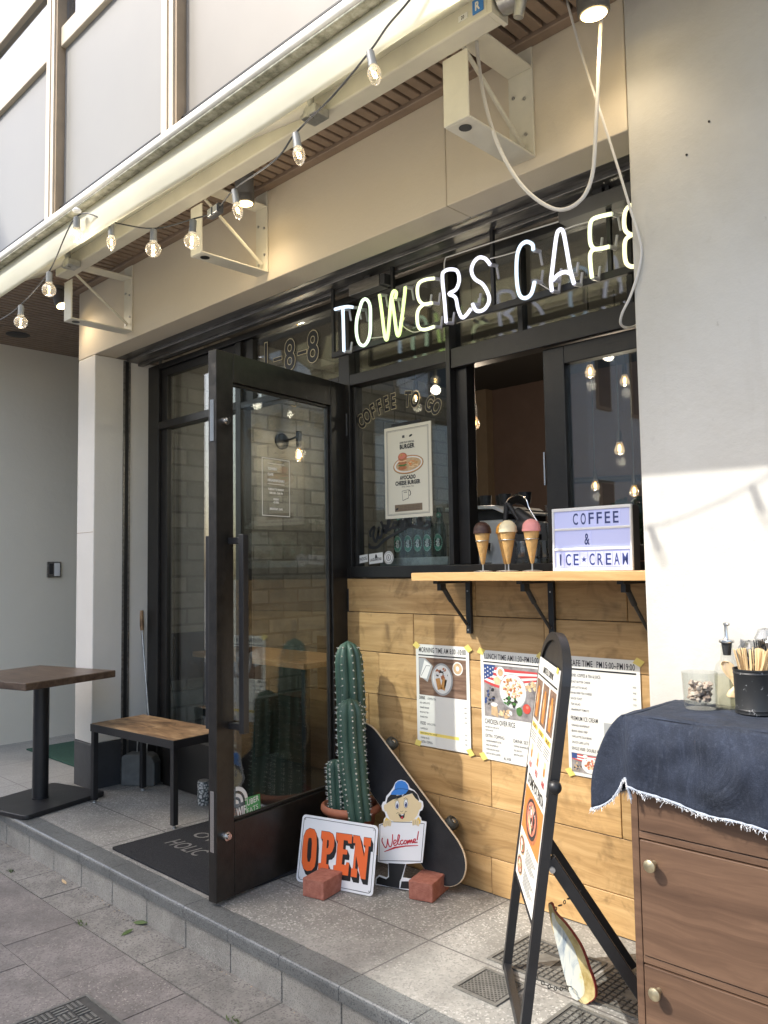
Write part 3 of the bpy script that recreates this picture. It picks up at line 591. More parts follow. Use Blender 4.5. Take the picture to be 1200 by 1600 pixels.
for nm, pts, body in (('label_sticker', [(70, 602), (230, 572), (235, 650), (76, 686)], 'BREWDOG'), ('label_sticker', [(245, 572), (388, 552), (392, 658), (248, 678)], 'LAGUNITAS')):
    m = M('decal'); P = zpx(F, pts, 540, 780, 6.667); m.flat(F, [P[3], P[2], P[1], P[0]], 0.0012); m.use('ink')
    an = math.atan2(P[2][1] - P[3][1], P[2][0] - P[3][0]); hh = (P[0][1] - P[3][1]); ww = (P[2][0] - P[3][0])
    if body == 'BREWDOG':
        m.text(body, F, P[3][0] + ww * 0.28, P[3][1] + hh * 0.38, hh * 0.4, 0.0018, w=ww * 0.66, bold=0.02, rot=an); m.disc(F, P[3][0] + ww * 0.15, P[3][1] + hh * 0.55, hh * 0.22, hh * 0.25, 0.0018)
    else:
        m.text(body, F, P[3][0] + ww * 0.08, P[3][1] + hh * 0.28, hh * 0.26, 0.0018, w=ww * 0.82, bold=0.03, rot=an); m.flat(F, [(P[3][0] + ww * 0.42, P[3][1] + hh * 0.60), (P[3][0] + ww * 0.62, P[3][1] + hh * 0.60), (P[3][0] + ww * 0.55, P[3][1] + hh * 0.95), (P[3][0] + ww * 0.47, P[3][1] + hh * 0.95)], 0.0018)
    m.build(nm, parent=B)
m = M('decal'); c = F.px(540 + 450 / 6.667, 780 + 608 / 6.667); m.disc(F, c[0], c[1], 0.031, 0.030, 0.0012); m.use('ink').ring(F, c[0], c[1], 0.024, 0.026, 0.0018); m.ring(F, c[0], c[1], 0.012, 0.015, 0.0018); m.text('R', F, c[0], c[1] - 0.006, 0.013, 0.0018, align='C', bold=0.03); m.build('label_sticker', parent=B, label='round sticker on the window')
# intercom plate in the recess
m = M('steel'); m.box(-1.879, 0.105, 1.274, -1.862, 0.217, 1.40); m.use('dark_plastic').box(-1.861, 0.118, 1.30, -1.856, 0.150, 1.385); m.use('cap_white').box(-1.861, 0.158, 1.285, -1.857, 0.205, 1.39); m.build('intercom', parent=B, bevel=0.003)

# ------------------------------------------------------------------ the open glass door (a part of the building)
hx, hy = 1.745, 0.0; dv = Vector((0.121, -0.832, 0)); DL = dv.length; dv.normalize(); nv = Vector((-dv.y, dv.x, 0))
TH = 0.046
D = Fr(Vector((hx, hy, 0)) + dv * DL + nv * TH, -dv, (0, 0, 1))         # origin: outer bottom corner of the face towards the cafe window
m = M('door_paint'); m.fbox(D, 0, 0.094, 0.014, 2.206, -TH, 0); m.fbox(D, DL - 0.115, DL, 0.014, 2.206, -TH, 0)
m.fbox(D, 0.0945, DL - 0.1155, 2.085, 2.206, -TH, 0); m.fbox(D, 0.0945, DL - 0.1155, 0.014, 0.30, -TH, 0)
for a, b, c_, d_ in ((0.0945, 0.106, 0.3005, 2.0845), (DL - 0.127, DL - 0.1155, 0.3005, 2.0845)): m.fbox(D, a, b, c_, d_, -0.033, -0.013)
m.fbox(D, 0.1065, DL - 0.1275, 2.073, 2.0845, -0.033, -0.013); m.fbox(D, 0.1065, DL - 0.1275, 0.3005, 0.312, -0.033, -0.013)
DOOR = m.build('door', parent=B, bevel=0.0025, label='open black framed glass door')
m = M('pane'); m.fbox(D, 0.1, DL - 0.121, 0.306, 2.079, -0.026, -0.020); m.build('pane', parent=DOOR)
hs_, hz1 = D.px(372, 845, 0.075)
for sgn in (1, -1):
    b0, b1 = (0.0, 0.088) if sgn > 0 else (-TH - 0.088, -TH)
    e0, e1 = (0.062, 0.088) if sgn > 0 else (-TH - 0.088, -TH - 0.062)
    m = M('black_metal'); m.fbox(D, 0.062, 0.092, 0.66, 1.45, e0, e1)
    for z in (0.672, 1.412): m.fbox(D, 0.063, 0.091, z, z + 0.026, min(b0, b1) if sgn > 0 else e1, e0 if sgn > 0 else -TH)
    m.build('pull_handle', parent=DOOR, bevel=0.002)
m = M('chrome'); F2 = Fr(D.p(0, 0, -TH), nv, (0, 0, 1))                   # the narrow outer edge of the door
for z0, z1 in ((1.83, 2.00), (0.205, 0.44)): m.fbox(F2, 0.012, 0.034, z0, z1, 0.0005, 0.0025)
m.build('lock_plate', parent=DOOR)
for z in (1.915, 0.262):
    m = M('chrome'); c = D.p(0.042, z, 0.0); m.cyl(c, c + D.n * 0.018, 0.019, 0.017, 20); m.cyl(c + D.n * 0.018, c + D.n * 0.030, 0.012, 0.011, 16); m.build('lock_cylinder', parent=DOOR, smooth=True)
m = M('black_metal')
for z in (0.25, 1.1, 1.95): c = D.p(DL - 0.002, z, 0.006); m.cyl(c, c + Vector((0, 0, 0.11)), 0.009, n=12)
m.build('hinge', parent=DOOR, smooth=True)
G = Fr(D.p(0, 0, -0.0195), D.e, D.u)                                    # decals lie on the glass
a0, z1 = G.px(409, 714); a1, z0 = G.px(453, 808)
m = M('decal'); T = 0.0034
for r in ((a0, a1, z1 - T, z1), (a0, a1, z0, z0 + T), (a0, a0 + T, z0 + T, z1 - T), (a1 - T, a1, z0 + T, z1 - T)): m.rect(G, *r, 0.0006)
wdt, hgt = a1 - a0, z1 - z0
for t in (0.91, 0.555): m.rect(G, a0 + wdt * .2, a0 + wdt * .8, z0 + hgt * t - 0.0012, z0 + hgt * t + 0.0012, 0.0006)
for body, t, h, wf in (('TOWERS', .80, .042, .33), ('CAFE', .70, .042, .20), ('HIGASHIAZABU', .60, .042, .60)): m.text(body, G, a0 + wdt * .2, z0 + hgt * t, hgt * h, 0.0006, w=wdt * wf, bold=0.06)
for body, t, wf in (('TUESDAY TO SUNDAY', .45, .58), ('8:00 AM - 7:00 PM', .385, .48), ('MONDAY', .28, .2), ('-CLOSED-', .225, .22), ('BREAKFAST, CAFE', .11, .46)): m.text(body, G, a0 + wdt * .5, z0 + hgt * t, hgt * .032, 0.0006, w=wdt * wf, align='C', bold=0.06)
m.build('opening_hours', parent=DOOR, label='white outlined opening hours on the door glass')
m = M('decal'); ca, cz_ = G.px(352, 1262)
ca = 0.108
for r0, r1 in ((0.052, 0.068), (0.028, 0.041)): m.ring(G, 0.120, 0.362, r0, r1, 0.0006, 24, 0.0, 0.25)
m.ring(G, 0.120, 0.362, 0.0, 0.017, 0.0006, 24, -0.02, 0.25); m.text('WIFI', G, 0.124, 0.312, 0.032, 0.0006, w=0.060, bold=0.04, rot=0.05)
m.build('wifi_sticker', parent=DOOR)
p0 = G.px(383, 1247); p1 = G.px(406, 1240); p2 = G.px(407, 1265); p3 = G.px(384, 1277)
m = M('green_decal'); m.flat(G, [p3, p2, p1, p0], 0.0006); m.use('decal'); an = math.atan2(p2[1] - p3[1], p2[0] - p3[0]); ww = p2[0] - p3[0]; hh = p0[1] - p3[1]
m.text('UBER', G, p3[0] + ww * .1, p3[1] + hh * .56, hh * .3, 0.0012, w=ww * .8, bold=0.02, rot=an); m.text('EATS', G, p3[0] + ww * .1, p3[1] + hh * .14, hh * .28, 0.0012, w=ww * .74, rot=an); m.build('delivery_sticker', parent=DOOR, label='small green sticker low on the door glass')

# ------------------------------------------------------------------ opposite side of the street (behind the viewer, seen mirrored in the glass, shades the kerb)
def block(x0, x1, h, y0, y1, slope, label, wins, nm='street_building'):
    b = thing(nm, label, 'building', ((x0 + x1) / 2, (y0 + y1) / 2, -0.3))
    o = M('far_wall'); o.box(x0, y1, -0.3, x1, y0, h); wl_ = o.build('wall', parent=b)
    o = M('far_wall'); o.box(x0, y1, h, x1, y0 - 0.25, h + 0.06); o.build('roof_slab', parent=b)
    F_ = Fr((x1, y0, 0), (-1, 0, 0), (0, 0, 1))
    for a, z, ww, hh in wins:
        f = M('mullion_dark'); f.fbox(F_, a, a + ww, z, z + hh, -0.02, 0.03); f = f.build('window', parent=b); g = M('far_glass'); g.fbox(F_, a + 0.05, a + ww - 0.05, z + 0.05, z + hh - 0.05, 0.031, 0.036); g.build('pane', parent=f)
    F_ = Fr((x1, y1, 0), (0, 1, 0), (0, 0, 1))
    for z in (1.1, 3.7, 6.3):
        for a in (1.4, 3.4, 5.2, 6.3) if x1 < 0 else ():
            f = M('mullion_dark'); f.fbox(F_, a, a + 0.42, z, z + 1.5, -0.02, 0.03); f = f.build('window', parent=b); g = M('far_glass'); g.fbox(F_, a + 0.04, a + 0.38, z + 0.05, z + 1.45, 0.031, 0.036); g.build('pane', parent=f)
    return b
wins = [(a, z, 0.5, 1.4) for z in (1.0, 3.6, 6.2) for a in (0.3,)]
block(-2.9, -1.6, 9.05, -8.0, -15.0, 0, 'slim pale grey block across the street with three rows of narrow windows', wins)
wins = [(a, z, 0.6, 1.7) for z in (1.2, 4.1, 7.0) for a in (1.2, 4.2, 7.4, 10.6, 13.8, 16.8)]
block(-9.0, 10.0, 9.6, -20.0, -28.0, 0, 'long pale block set far back behind the slim one, with six columns of tall windows', wins)
wins = [(a, z, 0.6, 1.4) for z in (1.0, 3.8, 6.6) for a in (0.3, 1.2)]
block(-4.895, -2.905, 10.75, -8.0, -15.0, 0, 'middle grey block across the street, a storey above the slim one', wins)
wins = [(a, z, 1.2, 1.4) for z in (1.0, 3.8, 6.6, 9.0) for a in (0.6, 2.6)]
block(-9.6, -4.90, 12.5, -8.0, -16.0, 0, 'tallest and widest grey block across the street with four rows of windows', wins)

# ------------------------------------------------------------------ awning with its brackets
A = thing('awning', 'retracted cream fabric awning on three square steel brackets over the shopfront', 'awning', (1.9, -0.8, 2.9))
AX0, AX1 = 0.02, 3.98
rows = []
for j in range(9):                                                    # valance: hangs from the lip, waves more towards its right end
    t = j / 8; r = []
    for i in range(91):
        x = AX0 + (AX1 - AX0) * i / 90; k = 0.0
        y = -1.212 - 0.012 * math.sin(t * math.pi) + 0.006 * math.sin(x * 3.1) * t + k * t * (0.010 * math.sin(x * 10.5) + 0.005)
        r.append(Vector((x, y, 2.786 - t * (0.136 - 0.003 * k * math.sin(x * 10.5 + 0.6)))))
    rows.append(r)
m = M('valance'); m.grid(rows); v_ = m.build('valance', parent=A, smooth=60); sm = v_.modifiers.new('solid', 'SOLIDIFY'); sm.thickness = 0.003
m = M('lip'); m.prism(Fr((AX0, 0, 0), (0, -1, 0), (0, 0, 1)), rrect(1.205, 1.262, 2.790, 2.824, 0.012), -(AX1 - AX0), 0); m.build('front_rail', parent=A, smooth=30)
m = M('dirty'); m.prism(Fr((AX0, 0, 0), (0, -1, 0), (0, 0, 1)), rrect(1.214, 1.254, 2.781, 2.7895, 0.003), -(AX1 - AX0), 0); m.build('dirty_groove', parent=A, smooth=30)
rows = [[Vector((AX0 + (AX1 - AX0) * i / 20, y, z)) for i in range(21)] for y, z in ((-1.21, 2.818), (-1.08, 2.872), (-0.95, 2.935), (-0.80, 3.012), (-0.76, 3.03))]
m = M('valance'); m.grid(rows); v_ = m.build('fabric', parent=A, smooth=60); sm = v_.modifiers.new('solid', 'SOLIDIFY'); sm.thickness = 0.003
m = M('cream_metal'); m.box(0.33, -0.808, 2.935, 3.30, -0.734, 3.012); m.build('wall_bar', parent=A, bevel=0.006)
m = M('cream_metal'); m.box(3.301, -0.812, 2.93, 3.316, -0.730, 3.018); m.use('blue').box(3.245, -0.8115, 2.955, 3.285, -0.8085, 2.998)
Fb = Fr((3.249, -0.812, 2.960), (1, 0, 0), (0, 0, 1)); m.use('decal').text('R', Fb, 0.016, 0.003, 0.026, 0.0005, align='C', bold=0.04)
m.use('decal').box(3.19, -0.8105, 2.96, 3.225, -0.8085, 2.978); m.use('ink').text('20', Fr((3.207, -0.811, 2.963), (1, 0, 0), (0, 0, 1)), 0, 0, 0.011, 0.0003, align='C', bold=0.02)
m.build('end_cap', parent=A)
m = M('galv'); m.lathe([(0.03, 0), (0.046, 0.008), (0.046, 0.06), (0.030, 0.07), (0.030, 0.10)], (3.316, -0.77, 2.985), 20, (1, 0.1, 0)); m.cyl((3.40, -0.77, 2.985), (3.38, -0.77, 2.90), 0.019, 0.015, 14); m.tube([(3.415, -0.765, 2.995), (3.46, -0.72, 3.02), (3.5, -0.66, 3.03)], 0.014, 10); m.build('gear_box', parent=A, smooth=True)
for x0, x1 in ((0.275, 0.368), (1.572, 1.660), (3.058, 3.160)):
    m = M('bracket'); t = 0.007
    m.box(x0, -0.732, 2.71, x1, -0.725, 2.934); m.box(x0, -0.724, 2.71, x1, W - 0.010, 2.717); m.box(x0, W - 0.009, 2.71, x1, W - 0.001, 3.117); m.box(x0, -0.724, 3.028, x1, W - 0.010, 3.035)
    m.box(x0 + 0.002, -0.800, 3.016, x1 - 0.002, -0.725, 3.026)
    br = m.build('bracket', parent=A, bevel=0.002, seg=1)
    m = M('bracket'); m.tube([((x0 + x1) / 2, -0.70, 2.99), ((x0 + x1) / 2 + 0.01, W - 0.015, 2.755)], 0.0075, 10); m.build('strut', parent=br, smooth=True)
    m = M('ink'); m.lathe([(0.021, -0.0015), (0.021, 0.0)], ((x0 + x1) / 2, -0.685, 2.7095), 20); m.build('plug_hole', parent=br)
    m = M('galv')
    for z, dx in ((2.95, 0.022), (2.93, 0.068), (2.76, 0.025), (2.80, 0.07)): m.cyl((x0 + dx, W - 0.014, z), (x0 + dx, W - 0.008, z), 0.006, n=10)
    m.build('bolt', parent=br, smooth=True)
for x0, x1 in ((0.60, 0.14), (2.55, 2.0)):
    m = M('cream_metal'); m.tube([(x0, -0.86, 2.945), (x1, -1.16, 2.80)], 0.026, 12); m.build('folding_arm', parent=A, smooth=True)
    m = M('galv'); m.box(x0 - 0.03, -0.88, 2.90, x0 + 0.05, -0.81, 2.934); m.build('arm_mount', parent=A, bevel=0.004); m = M('galv'); m.cyl((x0, -0.865, 2.895), (x0, -0.865, 2.985), 0.02, n=14); m.build('arm_pin', parent=A, smooth=40); m = M('galv'); m.box(x1 - 0.03, -1.19, 2.765, x1 + 0.03, -1.13, 2.79); m.build('arm_joint', parent=A, bevel=0.004)

# ------------------------------------------------------------------ spot lamps under the soffit
def spot(loc, tilt, label, on=0.0, L_=0.15, r=0.043):
    t = thing('spot_lamp', label, 'spotlight', loc, 'small spot lamps under the soffit'); ax = Vector(tilt).normalized(); c = Vector(loc)
    m = M('grey_paint'); m.lathe([(r * .96, 0), (r, 0.004), (r, 0.034), (r * .985, 0.035), (r * .985, 0.037), (r, 0.038), (r, L_), (r * .9, L_ + 0.006)], c, 28, -ax); m.build('lamp_body', parent=t, smooth=35)
    m = M('lamp_on'); m.lathe([(r * .80, 0.0), (0.0, 0.001)], c + ax * 0.002, 24, -ax, cap=False); m.build('lens', parent=t)
    m = M('grey_paint'); top = c - ax * (L_ * 0.85); m.tube([top, (top.x, top.y, 3.117)], 0.012, 10); m.lathe([(0.045, 0), (0.045, 0.018)], (top.x, top.y, 3.098), 20); m.build('stem', parent=t, smooth=35)
    ld = bpy.data.lights.new('spot_lamp_light', 'SPOT'); ld.energy = on; ld.color = (1, 0.80, 0.54); ld.spot_size = R_(130); ld.spot_blend = 1.0; ld.shadow_soft_size = 0.05
    lo = bpy.data.objects.new('spot_lamp_light', ld); COL.objects.link(lo); lo.parent = t; lo.location = ax * 0.03; lo.rotation_euler = ax.to_track_quat('-Z', 'Y').to_euler()
spot(tuple(at(383, 318, y=-0.55)), (0, 0.05, -1), 'grey cylinder spot lamp between the left and middle brackets, pointing straight down', 2.5)
spot(tuple(at(928, 22, y=-0.56)), (0, 0.12, -1), 'grey cup shaped spot lamp at the top edge above the white cable', 2.2, 0.075, 0.048)
spot(tuple(at(97, 478, y=-0.50)), (0.45, 0.1, -1), 'tilted charcoal spot lamp behind the leftmost bracket', 2.2, 0.12, 0.040)

# ------------------------------------------------------------------ string of bulbs
SL = thing('string_lights', 'black cord of round and candle shaped bulbs looped along the awning', 'string lights', (1.9, -1.25, 2.6))
path_px = [(-40, 515), (0, 500), (33, 476), (77, 424), (120, 338), (174, 347), (240, 357), (302, 342), (336, 330), (366, 296), (430, 250), (462, 208), (520, 150), (578, 80), (606, 40), (640, 0), (700, -80), (770, -160)]
ys = [-1.22, -1.22, -1.22, -1.23, -1.262, -1.2, -1.12, -1.08, -1.08, -1.14, -1.22, -1.25, -1.25, -1.25, -1.25, -1.25, -1.25, -1.25]
pts = [at(a, b, y=y) for (a, b), y in zip(path_px, ys)]
cp = smooth_path(pts, 6)
M('cord').tube(cp, 0.0028, 7).build('cord', parent=SL, smooth=True)
def bulb(anchor, axis, kind):
    ax = Vector(axis).normalized(); c = Vector(anchor)
    m = M('socket'); m.lathe([(0.007, 0.012), (0.013, 0.008), (0.013, -0.030), (0.0145, -0.031), (0.0145, -0.036)] if kind == 'globe' else [(0.006, 0.014), (0.0105, 0.010), (0.0115, -0.036), (0.0125, -0.037), (0.0125, -0.042)], c, 18, ax); sk_ = m.build('socket', parent=SL, smooth=40)
    if kind == 'globe':
        R = 0.0295; prof = [(0.0115, -0.036)] + [(R * math.sin(R_(a)), -0.068 + R * math.cos(R_(a))) for a in range(22, 181, 8)]; z0, z1 = -0.054, -0.082
    else:
        prof = [(0.010, -0.042), (0.0165, -0.053), (0.0180, -0.063), (0.0160, -0.078), (0.0112, -0.091), (0.0045, -0.100), (0.0, -0.103)]; z0, z1 = -0.056, -0.078
    m = M('bulbglass'); m.lathe(prof, c, 24, ax, cap=False); m.build('glass_bulb', parent=SL, smooth=True)
    Rm = ax.to_track_quat('Z', 'Y').to_matrix(); m = M('filament')
    for s_ in (-1, 1): m.tube([c + Rm @ Vector((s_ * 0.003, 0, z0)), c + Rm @ Vector((s_ * 0.0055, 0, (z0 + z1) / 2)), c + Rm @ Vector((s_ * 0.003, 0, z1))], 0.0016, 6)
    m.build('filament', parent=SL)
    ld = bpy.data.lights.new('string_bulb_light', 'POINT'); ld.energy = 0.55; ld.color = (1, 0.88, 0.70); ld.shadow_soft_size = 0.03; lo = bpy.data.objects.new('string_bulb_light', ld); COL.objects.link(lo); lo.parent = SL; lo.location = c - ax * 0.13 - Vector(SL.location)
down = (0, 0, 1); til = (-0.30, 0.1, 1)
for k, kind, ax in ((2, 'globe', down), (3, 'globe', down), (4, 'globe', down), (5, 'candle', down), (6, 'globe', (0.02, 0, 1)), (7, 'globe', (0.12, 0, 1)), (9, 'candle', (-.25, 0, 1)), (11, 'candle', til), (13, 'candle', til), (16, 'candle', til)):
    bulb(pts[k] - Vector(ax).normalized() * 0.014, ax, kind)
p = pts[8]; m = M('dark_plastic'); F_ = Fr(p, (pts[9] - pts[7]), (0, 0, 1)); m.fbox(F_, -0.045, 0.045, -0.017, 0.017, -0.012, 0.010); m.use('galv').fbox(F_, -0.040, -0.008, -0.013, 0.013, 0.0102, 0.0125); m.fbox(F_, 0.006, 0.040, -0.013, 0.013, 0.0102, 0.0125); m.build('plug_connector', parent=SL, bevel=0.002)
m = M('cap_white'); c = at(120, 331, y=-1.264); m.lathe([(0.016, 0), (0.018, 0.006), (0.010, 0.014)], c, 18); m.build('hook', parent=SL, smooth=True)

# ------------------------------------------------------------------ loose cables
m = M('cable'); P = [at(u, v, y=-0.62 + 0.0006 * (u - 740)) for u, v in ((738, -40), (741, 0), (746, 80), (758, 160), (782, 235), (820, 295), (868, 327), (905, 315), (925, 275), (931, 200), (936, 90), (941, 0), (944, -40))]
solo(m.tube(smooth_path(P, 6), 0.0062, 10), 'cable', 'thick white cable hanging in a long loop in front of the lintel', 'cable', tuple(P[6]), smooth=True)
m = M('cable'); P = [at(u, v, y=y) for u, v, y in ((878, -30, -0.45), (888, 10, -0.44), (912, 95, -0.43), (938, 175, -0.42), (965, 260, -0.40), (986, 330, -0.39), (999, 372, -0.378), (1002, 398, -0.372), (996, 430, -0.372), (984, 465, -0.37), (972, 490, -0.36), (970, 506, -0.34), (980, 512, -0.30), (1000, 505, -0.2), (1030, 480, -0.1))]
solo(m.tube(smooth_path(P, 6), 0.0042, 8), 'cable', 'thin beige cable running down past the wall corner to a loop below the neon sign', 'cable', tuple(P[6]), smooth=True)

# ------------------------------------------------------------------ neon sign
N = thing('neon_sign', 'lit white and yellow green neon tube lettering across the top of the serving window', 'neon sign', (2.65, -0.15, 2.3))
NF = wallfr(0, -0.15, 0)
NEON = {'b': (0.60, 0.80, 1.0), 'g': (0.72, 1.0, 0.66), 'y': (0.70, 1.0, 0.26), 'w': (0.80, 0.82, 1.0), 'l': (0.92, 1.0, 0.52), 'e': (1.0, 0.93, 0.48)}
NM = {k: mat('neon_' + k, (0.8, 0.8, 0.8), 0.3, emit=c, estr=0.50) for k, c in NEON.items()}
NPX = [('T', 'b', [[(75, 432), (55, 430), (30, 434), (8, 440)], [(38, 438), (40, 520), (42, 598)]]),
       ('O', 'g', [[(100, 440), (110, 410), (125, 402), (139, 425), (141, 480), (138, 540), (120, 574), (100, 568), (89, 530), (90, 480), (100, 440)]]),
       ('W', 'y', [[(175, 385), (184, 450), (192, 520), (198, 551), (205, 546), (212, 480), (219, 400), (228, 372), (238, 378), (234, 400)], [(222, 400), (232, 470), (240, 530), (249, 534), (258, 480), (268, 400), (272, 356)]]),
       ('E', 'l', [[(380, 324), (350, 328), (325, 340), (317, 365), (322, 402), (340, 420), (372, 416)], [(340, 422), (322, 440), (316, 470), (323, 508), (345, 516), (380, 505)]]),
       ('R', 'w', [[(425, 490), (420, 420), (411, 320), (418, 298), (440, 290), (466, 296), (474, 330), (462, 365), (436, 382), (460, 396), (470, 440), (484, 470), (500, 462), (518, 438)]]),
       ('S', 'w', [[(590, 272), (572, 250), (548, 246), (528, 265), (520, 295), (532, 325), (562, 346), (582, 380), (586, 410), (568, 440), (540, 446), (524, 420)]]),
       ('C', 'b', [[(752, 218), (748, 196), (725, 187), (702, 205), (690, 250), (690, 330), (700, 385), (722, 398), (745, 380), (757, 335)]]),
       ('A', 'w', [[(822, 372), (818, 335), (822, 300), (838, 170), (850, 142), (864, 150), (876, 210), (890, 290), (905, 345)], [(826, 330), (848, 308), (872, 300), (890, 306)]]),
       ('F', 'l', [[(1046, 82), (1000, 92), (972, 105), (964, 135), (966, 190), (980, 212), (1005, 212), (1036, 205)], [(980, 214), (966, 230), (966, 270), (972, 322)]]),
       ('E', 'e', [[(1150, 45), (1118, 50), (1098, 70), (1092, 110), (1098, 145), (1120, 160), (1150, 156)], [(1118, 162), (1098, 180), (1094, 220), (1100, 265), (1122, 280), (1150, 270)]])]
for ch, k, strokes in NPX:
    m = M(NM[k]); e_ = M('tube_grey')
    for st in strokes:
        P = [at(520 + a / 2.4, 300 + b / 2.4, y=-0.15) for a, b in st]; P = smooth_path(P, 5); m.tube(P, 0.0074, 10)
    o = m.build('neon_letter', parent=N, smooth=True)
    for P in ([at(520 + st[0][0] / 2.4, 300 + st[0][1] / 2.4, y=-0.15) for st in strokes] + [at(520 + st[-1][0] / 2.4, 300 + st[-1][1] / 2.4, y=-0.15) for st in strokes])[:2 if len(strokes) == 1 else 4]:
        e_.tube([P + Vector((0, 0.003, 0)), P + Vector((0.004, 0.04, 0.004))], 0.0075, 10); e_.tube([P + Vector((0.004, 0.038, 0.0)), P + Vector((0.010, 0.042, 0.05 if P.z < 2.43 else -0.05))], 0.0050, 8)
    e_.build('tube_support', parent=o, smooth=True)
m = M('black_metal'); m.box(1.80, -0.095, 2.318, 3.499, -0.075, 2.345)
for x in (1.80, 2.20, 2.755, 3.27): m.box(x, -0.094, 2.3455, x + 0.016, -0.078, 2.66)
m.build('sign_rail', parent=N, bevel=0.002)
m = M('cable'); P = [at(520 + a / 2.4, 300 + b / 2.4, y=-0.10) for a, b in ((418, 290), (422, 250), (450, 238), (620, 182), (850, 110))]; m.tube(smooth_path(P, 4), 0.0028, 6)
for seq in (((145, 548), (200, 540), (215, 520)), ((270, 470), (262, 500), (300, 525), (330, 520)), ((590, 250), (640, 238), (700, 220)), ((760, 335), (810, 365), (822, 372)), ((870, 140), (910, 125), (965, 110)), ((1046, 84), (1092, 76))): m.tube(smooth_path([at(520 + a / 2.4, 300 + b / 2.4, y=-0.12) for a, b in seq], 4), 0.0022, 6)
m.build('lead_wire', parent=N, smooth=True)
for (u, v), wdt, lab in (((575, 448), 0.20, 0), ((935, 320), 0.30, 1)):
    c = at(u, v, y=-0.09); m = M('grey_paint' if lab else 'steel'); m.box(c.x - wdt / 2, -0.12, c.z - 0.028, c.x + wdt / 2, -0.06, c.z + 0.028); m.use('dark_plastic').box(c.x + wdt / 2, -0.115, c.z - 0.024, c.x + wdt / 2 + 0.03, -0.065, c.z + 0.024); m.box(c.x - 0.02, -0.10, c.z + 0.0285, c.x + 0.02, -0.08, 2.66)
    m.build('transformer', parent=N, bevel=0.003)

# ------------------------------------------------------------------ serving shelf and what stands on it
SH = thing('serving_shelf', 'narrow pine serving shelf on black folding brackets below the window', 'shelf', (2.97, -0.13, 1.25))
m = M('shelf_wood'); m.box(2.450, -0.262, 1.252, 3.498, -0.014, 1.284); m.build('board', parent=SH, bevel=0.002)
for x in (2.545, 2.945, 3.345):
    m = M('black_metal'); m.box(x - 0.012, -0.022, 1.030, x + 0.012, -0.005, 1.2515); m.box(x - 0.012, -0.225, 1.2395, x + 0.012, -0.0225, 1.2515)
    m.tube([(x, -0.185, 1.232), (x, -0.130, 1.168)], 0.010, 8); m.tube([(x, -0.130, 1.168), (x, -0.03, 1.068)], 0.0068, 8); m.box(x - 0.009, -0.205, 1.212, x + 0.009, -0.170, 1.239)
    b_ = m.build('shelf_bracket', parent=SH, bevel=0.001, seg=1); m = M('galv')
    for z in (1.205, 1.07, 1.045): m.cyl((x, -0.0245, z), (x, -0.0215, z), 0.0035, n=8)
    m.build('screw', parent=b_)
def cone_(loc, mt_, label):
    t = thing('ice_cream_cone', label, 'ice cream cone', loc, 'display cones on the serving shelf'); t.scale = (1.1, 1.1, 1.08); c = Vector(loc); ax = (0.0, 0, 1)
    m = M('galv'); m.lathe([(0.032, 0.0), (0.033, 0.0025), (0.018, 0.005), (0.003, 0.006), (0.0022, 0.045)], c, 24); P = [c + Vector((0.0235 * math.cos(a), 0.0235 * math.sin(a), 0.108)) for a in [2 * math.pi * k / 24 for k in range(24)]]; m.tube(P, 0.0014, 6, True); P = [c + Vector((0.009 * math.cos(a), 0.009 * math.sin(a), 0.05)) for a in [2 * math.pi * k / 16 for k in range(16)]]; m.tube(P, 0.0013, 6, True)
    m.tube([c + Vector((-0.0025, 0.003, 0.03)), c + Vector((-0.012, 0.012, 0.075)), c + Vector((-0.021, 0.011, 0.108))], 0.0012, 6); m.build('stand', parent=t, smooth=50)
    m = M('cone'); m.lathe([(0.0035, 0.026), (0.0062, 0.03), (0.025, 0.126), (0.0262, 0.134), (0.0255, 0.137)], c, 28); m.build('wafer', parent=t, smooth=40)
    m = M(mt_); prof = [(0.0255, 0.1365), (0.0305, 0.134), (0.0312, 0.139), (0.0300, 0.144)] + [(0.0300 * math.cos(R_(a)), 0.145 + 0.031 * math.sin(R_(a))) for a in range(6, 91, 12)]; m.lathe(prof, c, 28); m.build('scoop', parent=t, smooth=True)
for (u, v, y), mt_, lab in (((755, 892, -0.225), 'ice_brown', 'cone with a dark chocolate scoop, leftmost on the serving shelf'), ((795, 892, -0.225), 'ice_cream', 'cone with a pale vanilla scoop in front of the orange one'), ((790, 891, -0.15), 'ice_orange', 'cone with an orange scoop half hidden behind the vanilla one'), ((832, 892, -0.215), 'ice_pink', 'cone with a pink strawberry scoop next to the letter light box')):
    p = at(u, v, y=y); cone_((p.x, y, 1.2845), mt_, lab)
# letter light box
LB = thing('light_box', 'white edged letter light box reading coffee and ice cream on the shelf', 'light box', (3.23, -0.2, 1.285))
LF = Fr((3.080, -0.205, 1.2848), (1, 0.012, 0), (0, 0.015, 1)); lw, lh = 0.302, 0.219
m = M('cap_white')
m.fbox(LF, 0, lw, 0, 0.011, -0.008, 0.004); m.fbox(LF, 0, lw, lh - 0.011, lh, -0.008, 0.004); m.fbox(LF, 0, 0.007, 0.0112, lh - 0.0112, -0.008, 0.004); m.fbox(LF, lw - 0.007, lw, 0.0112, lh - 0.0112, -0.008, 0.004)
for t in (0.071, 0.141): m.fbox(LF, 0.0072, lw - 0.0072, t, t + 0.008, -0.008, 0.003)
m.build('frame', parent=LB, bevel=0.0015)
m = M('dark_plastic'); m.fbox(LF, 0.001, lw - 0.001, 0.001, lh - 0.001, -0.055, -0.0085); m.build('case', parent=LB, bevel=0.002)
m = M('lightpanel'); m.fbox(LF, 0.0074, lw - 0.0074, 0.0115, lh - 0.0115, -0.008, -0.003); m.build('light_panel', parent=LB)
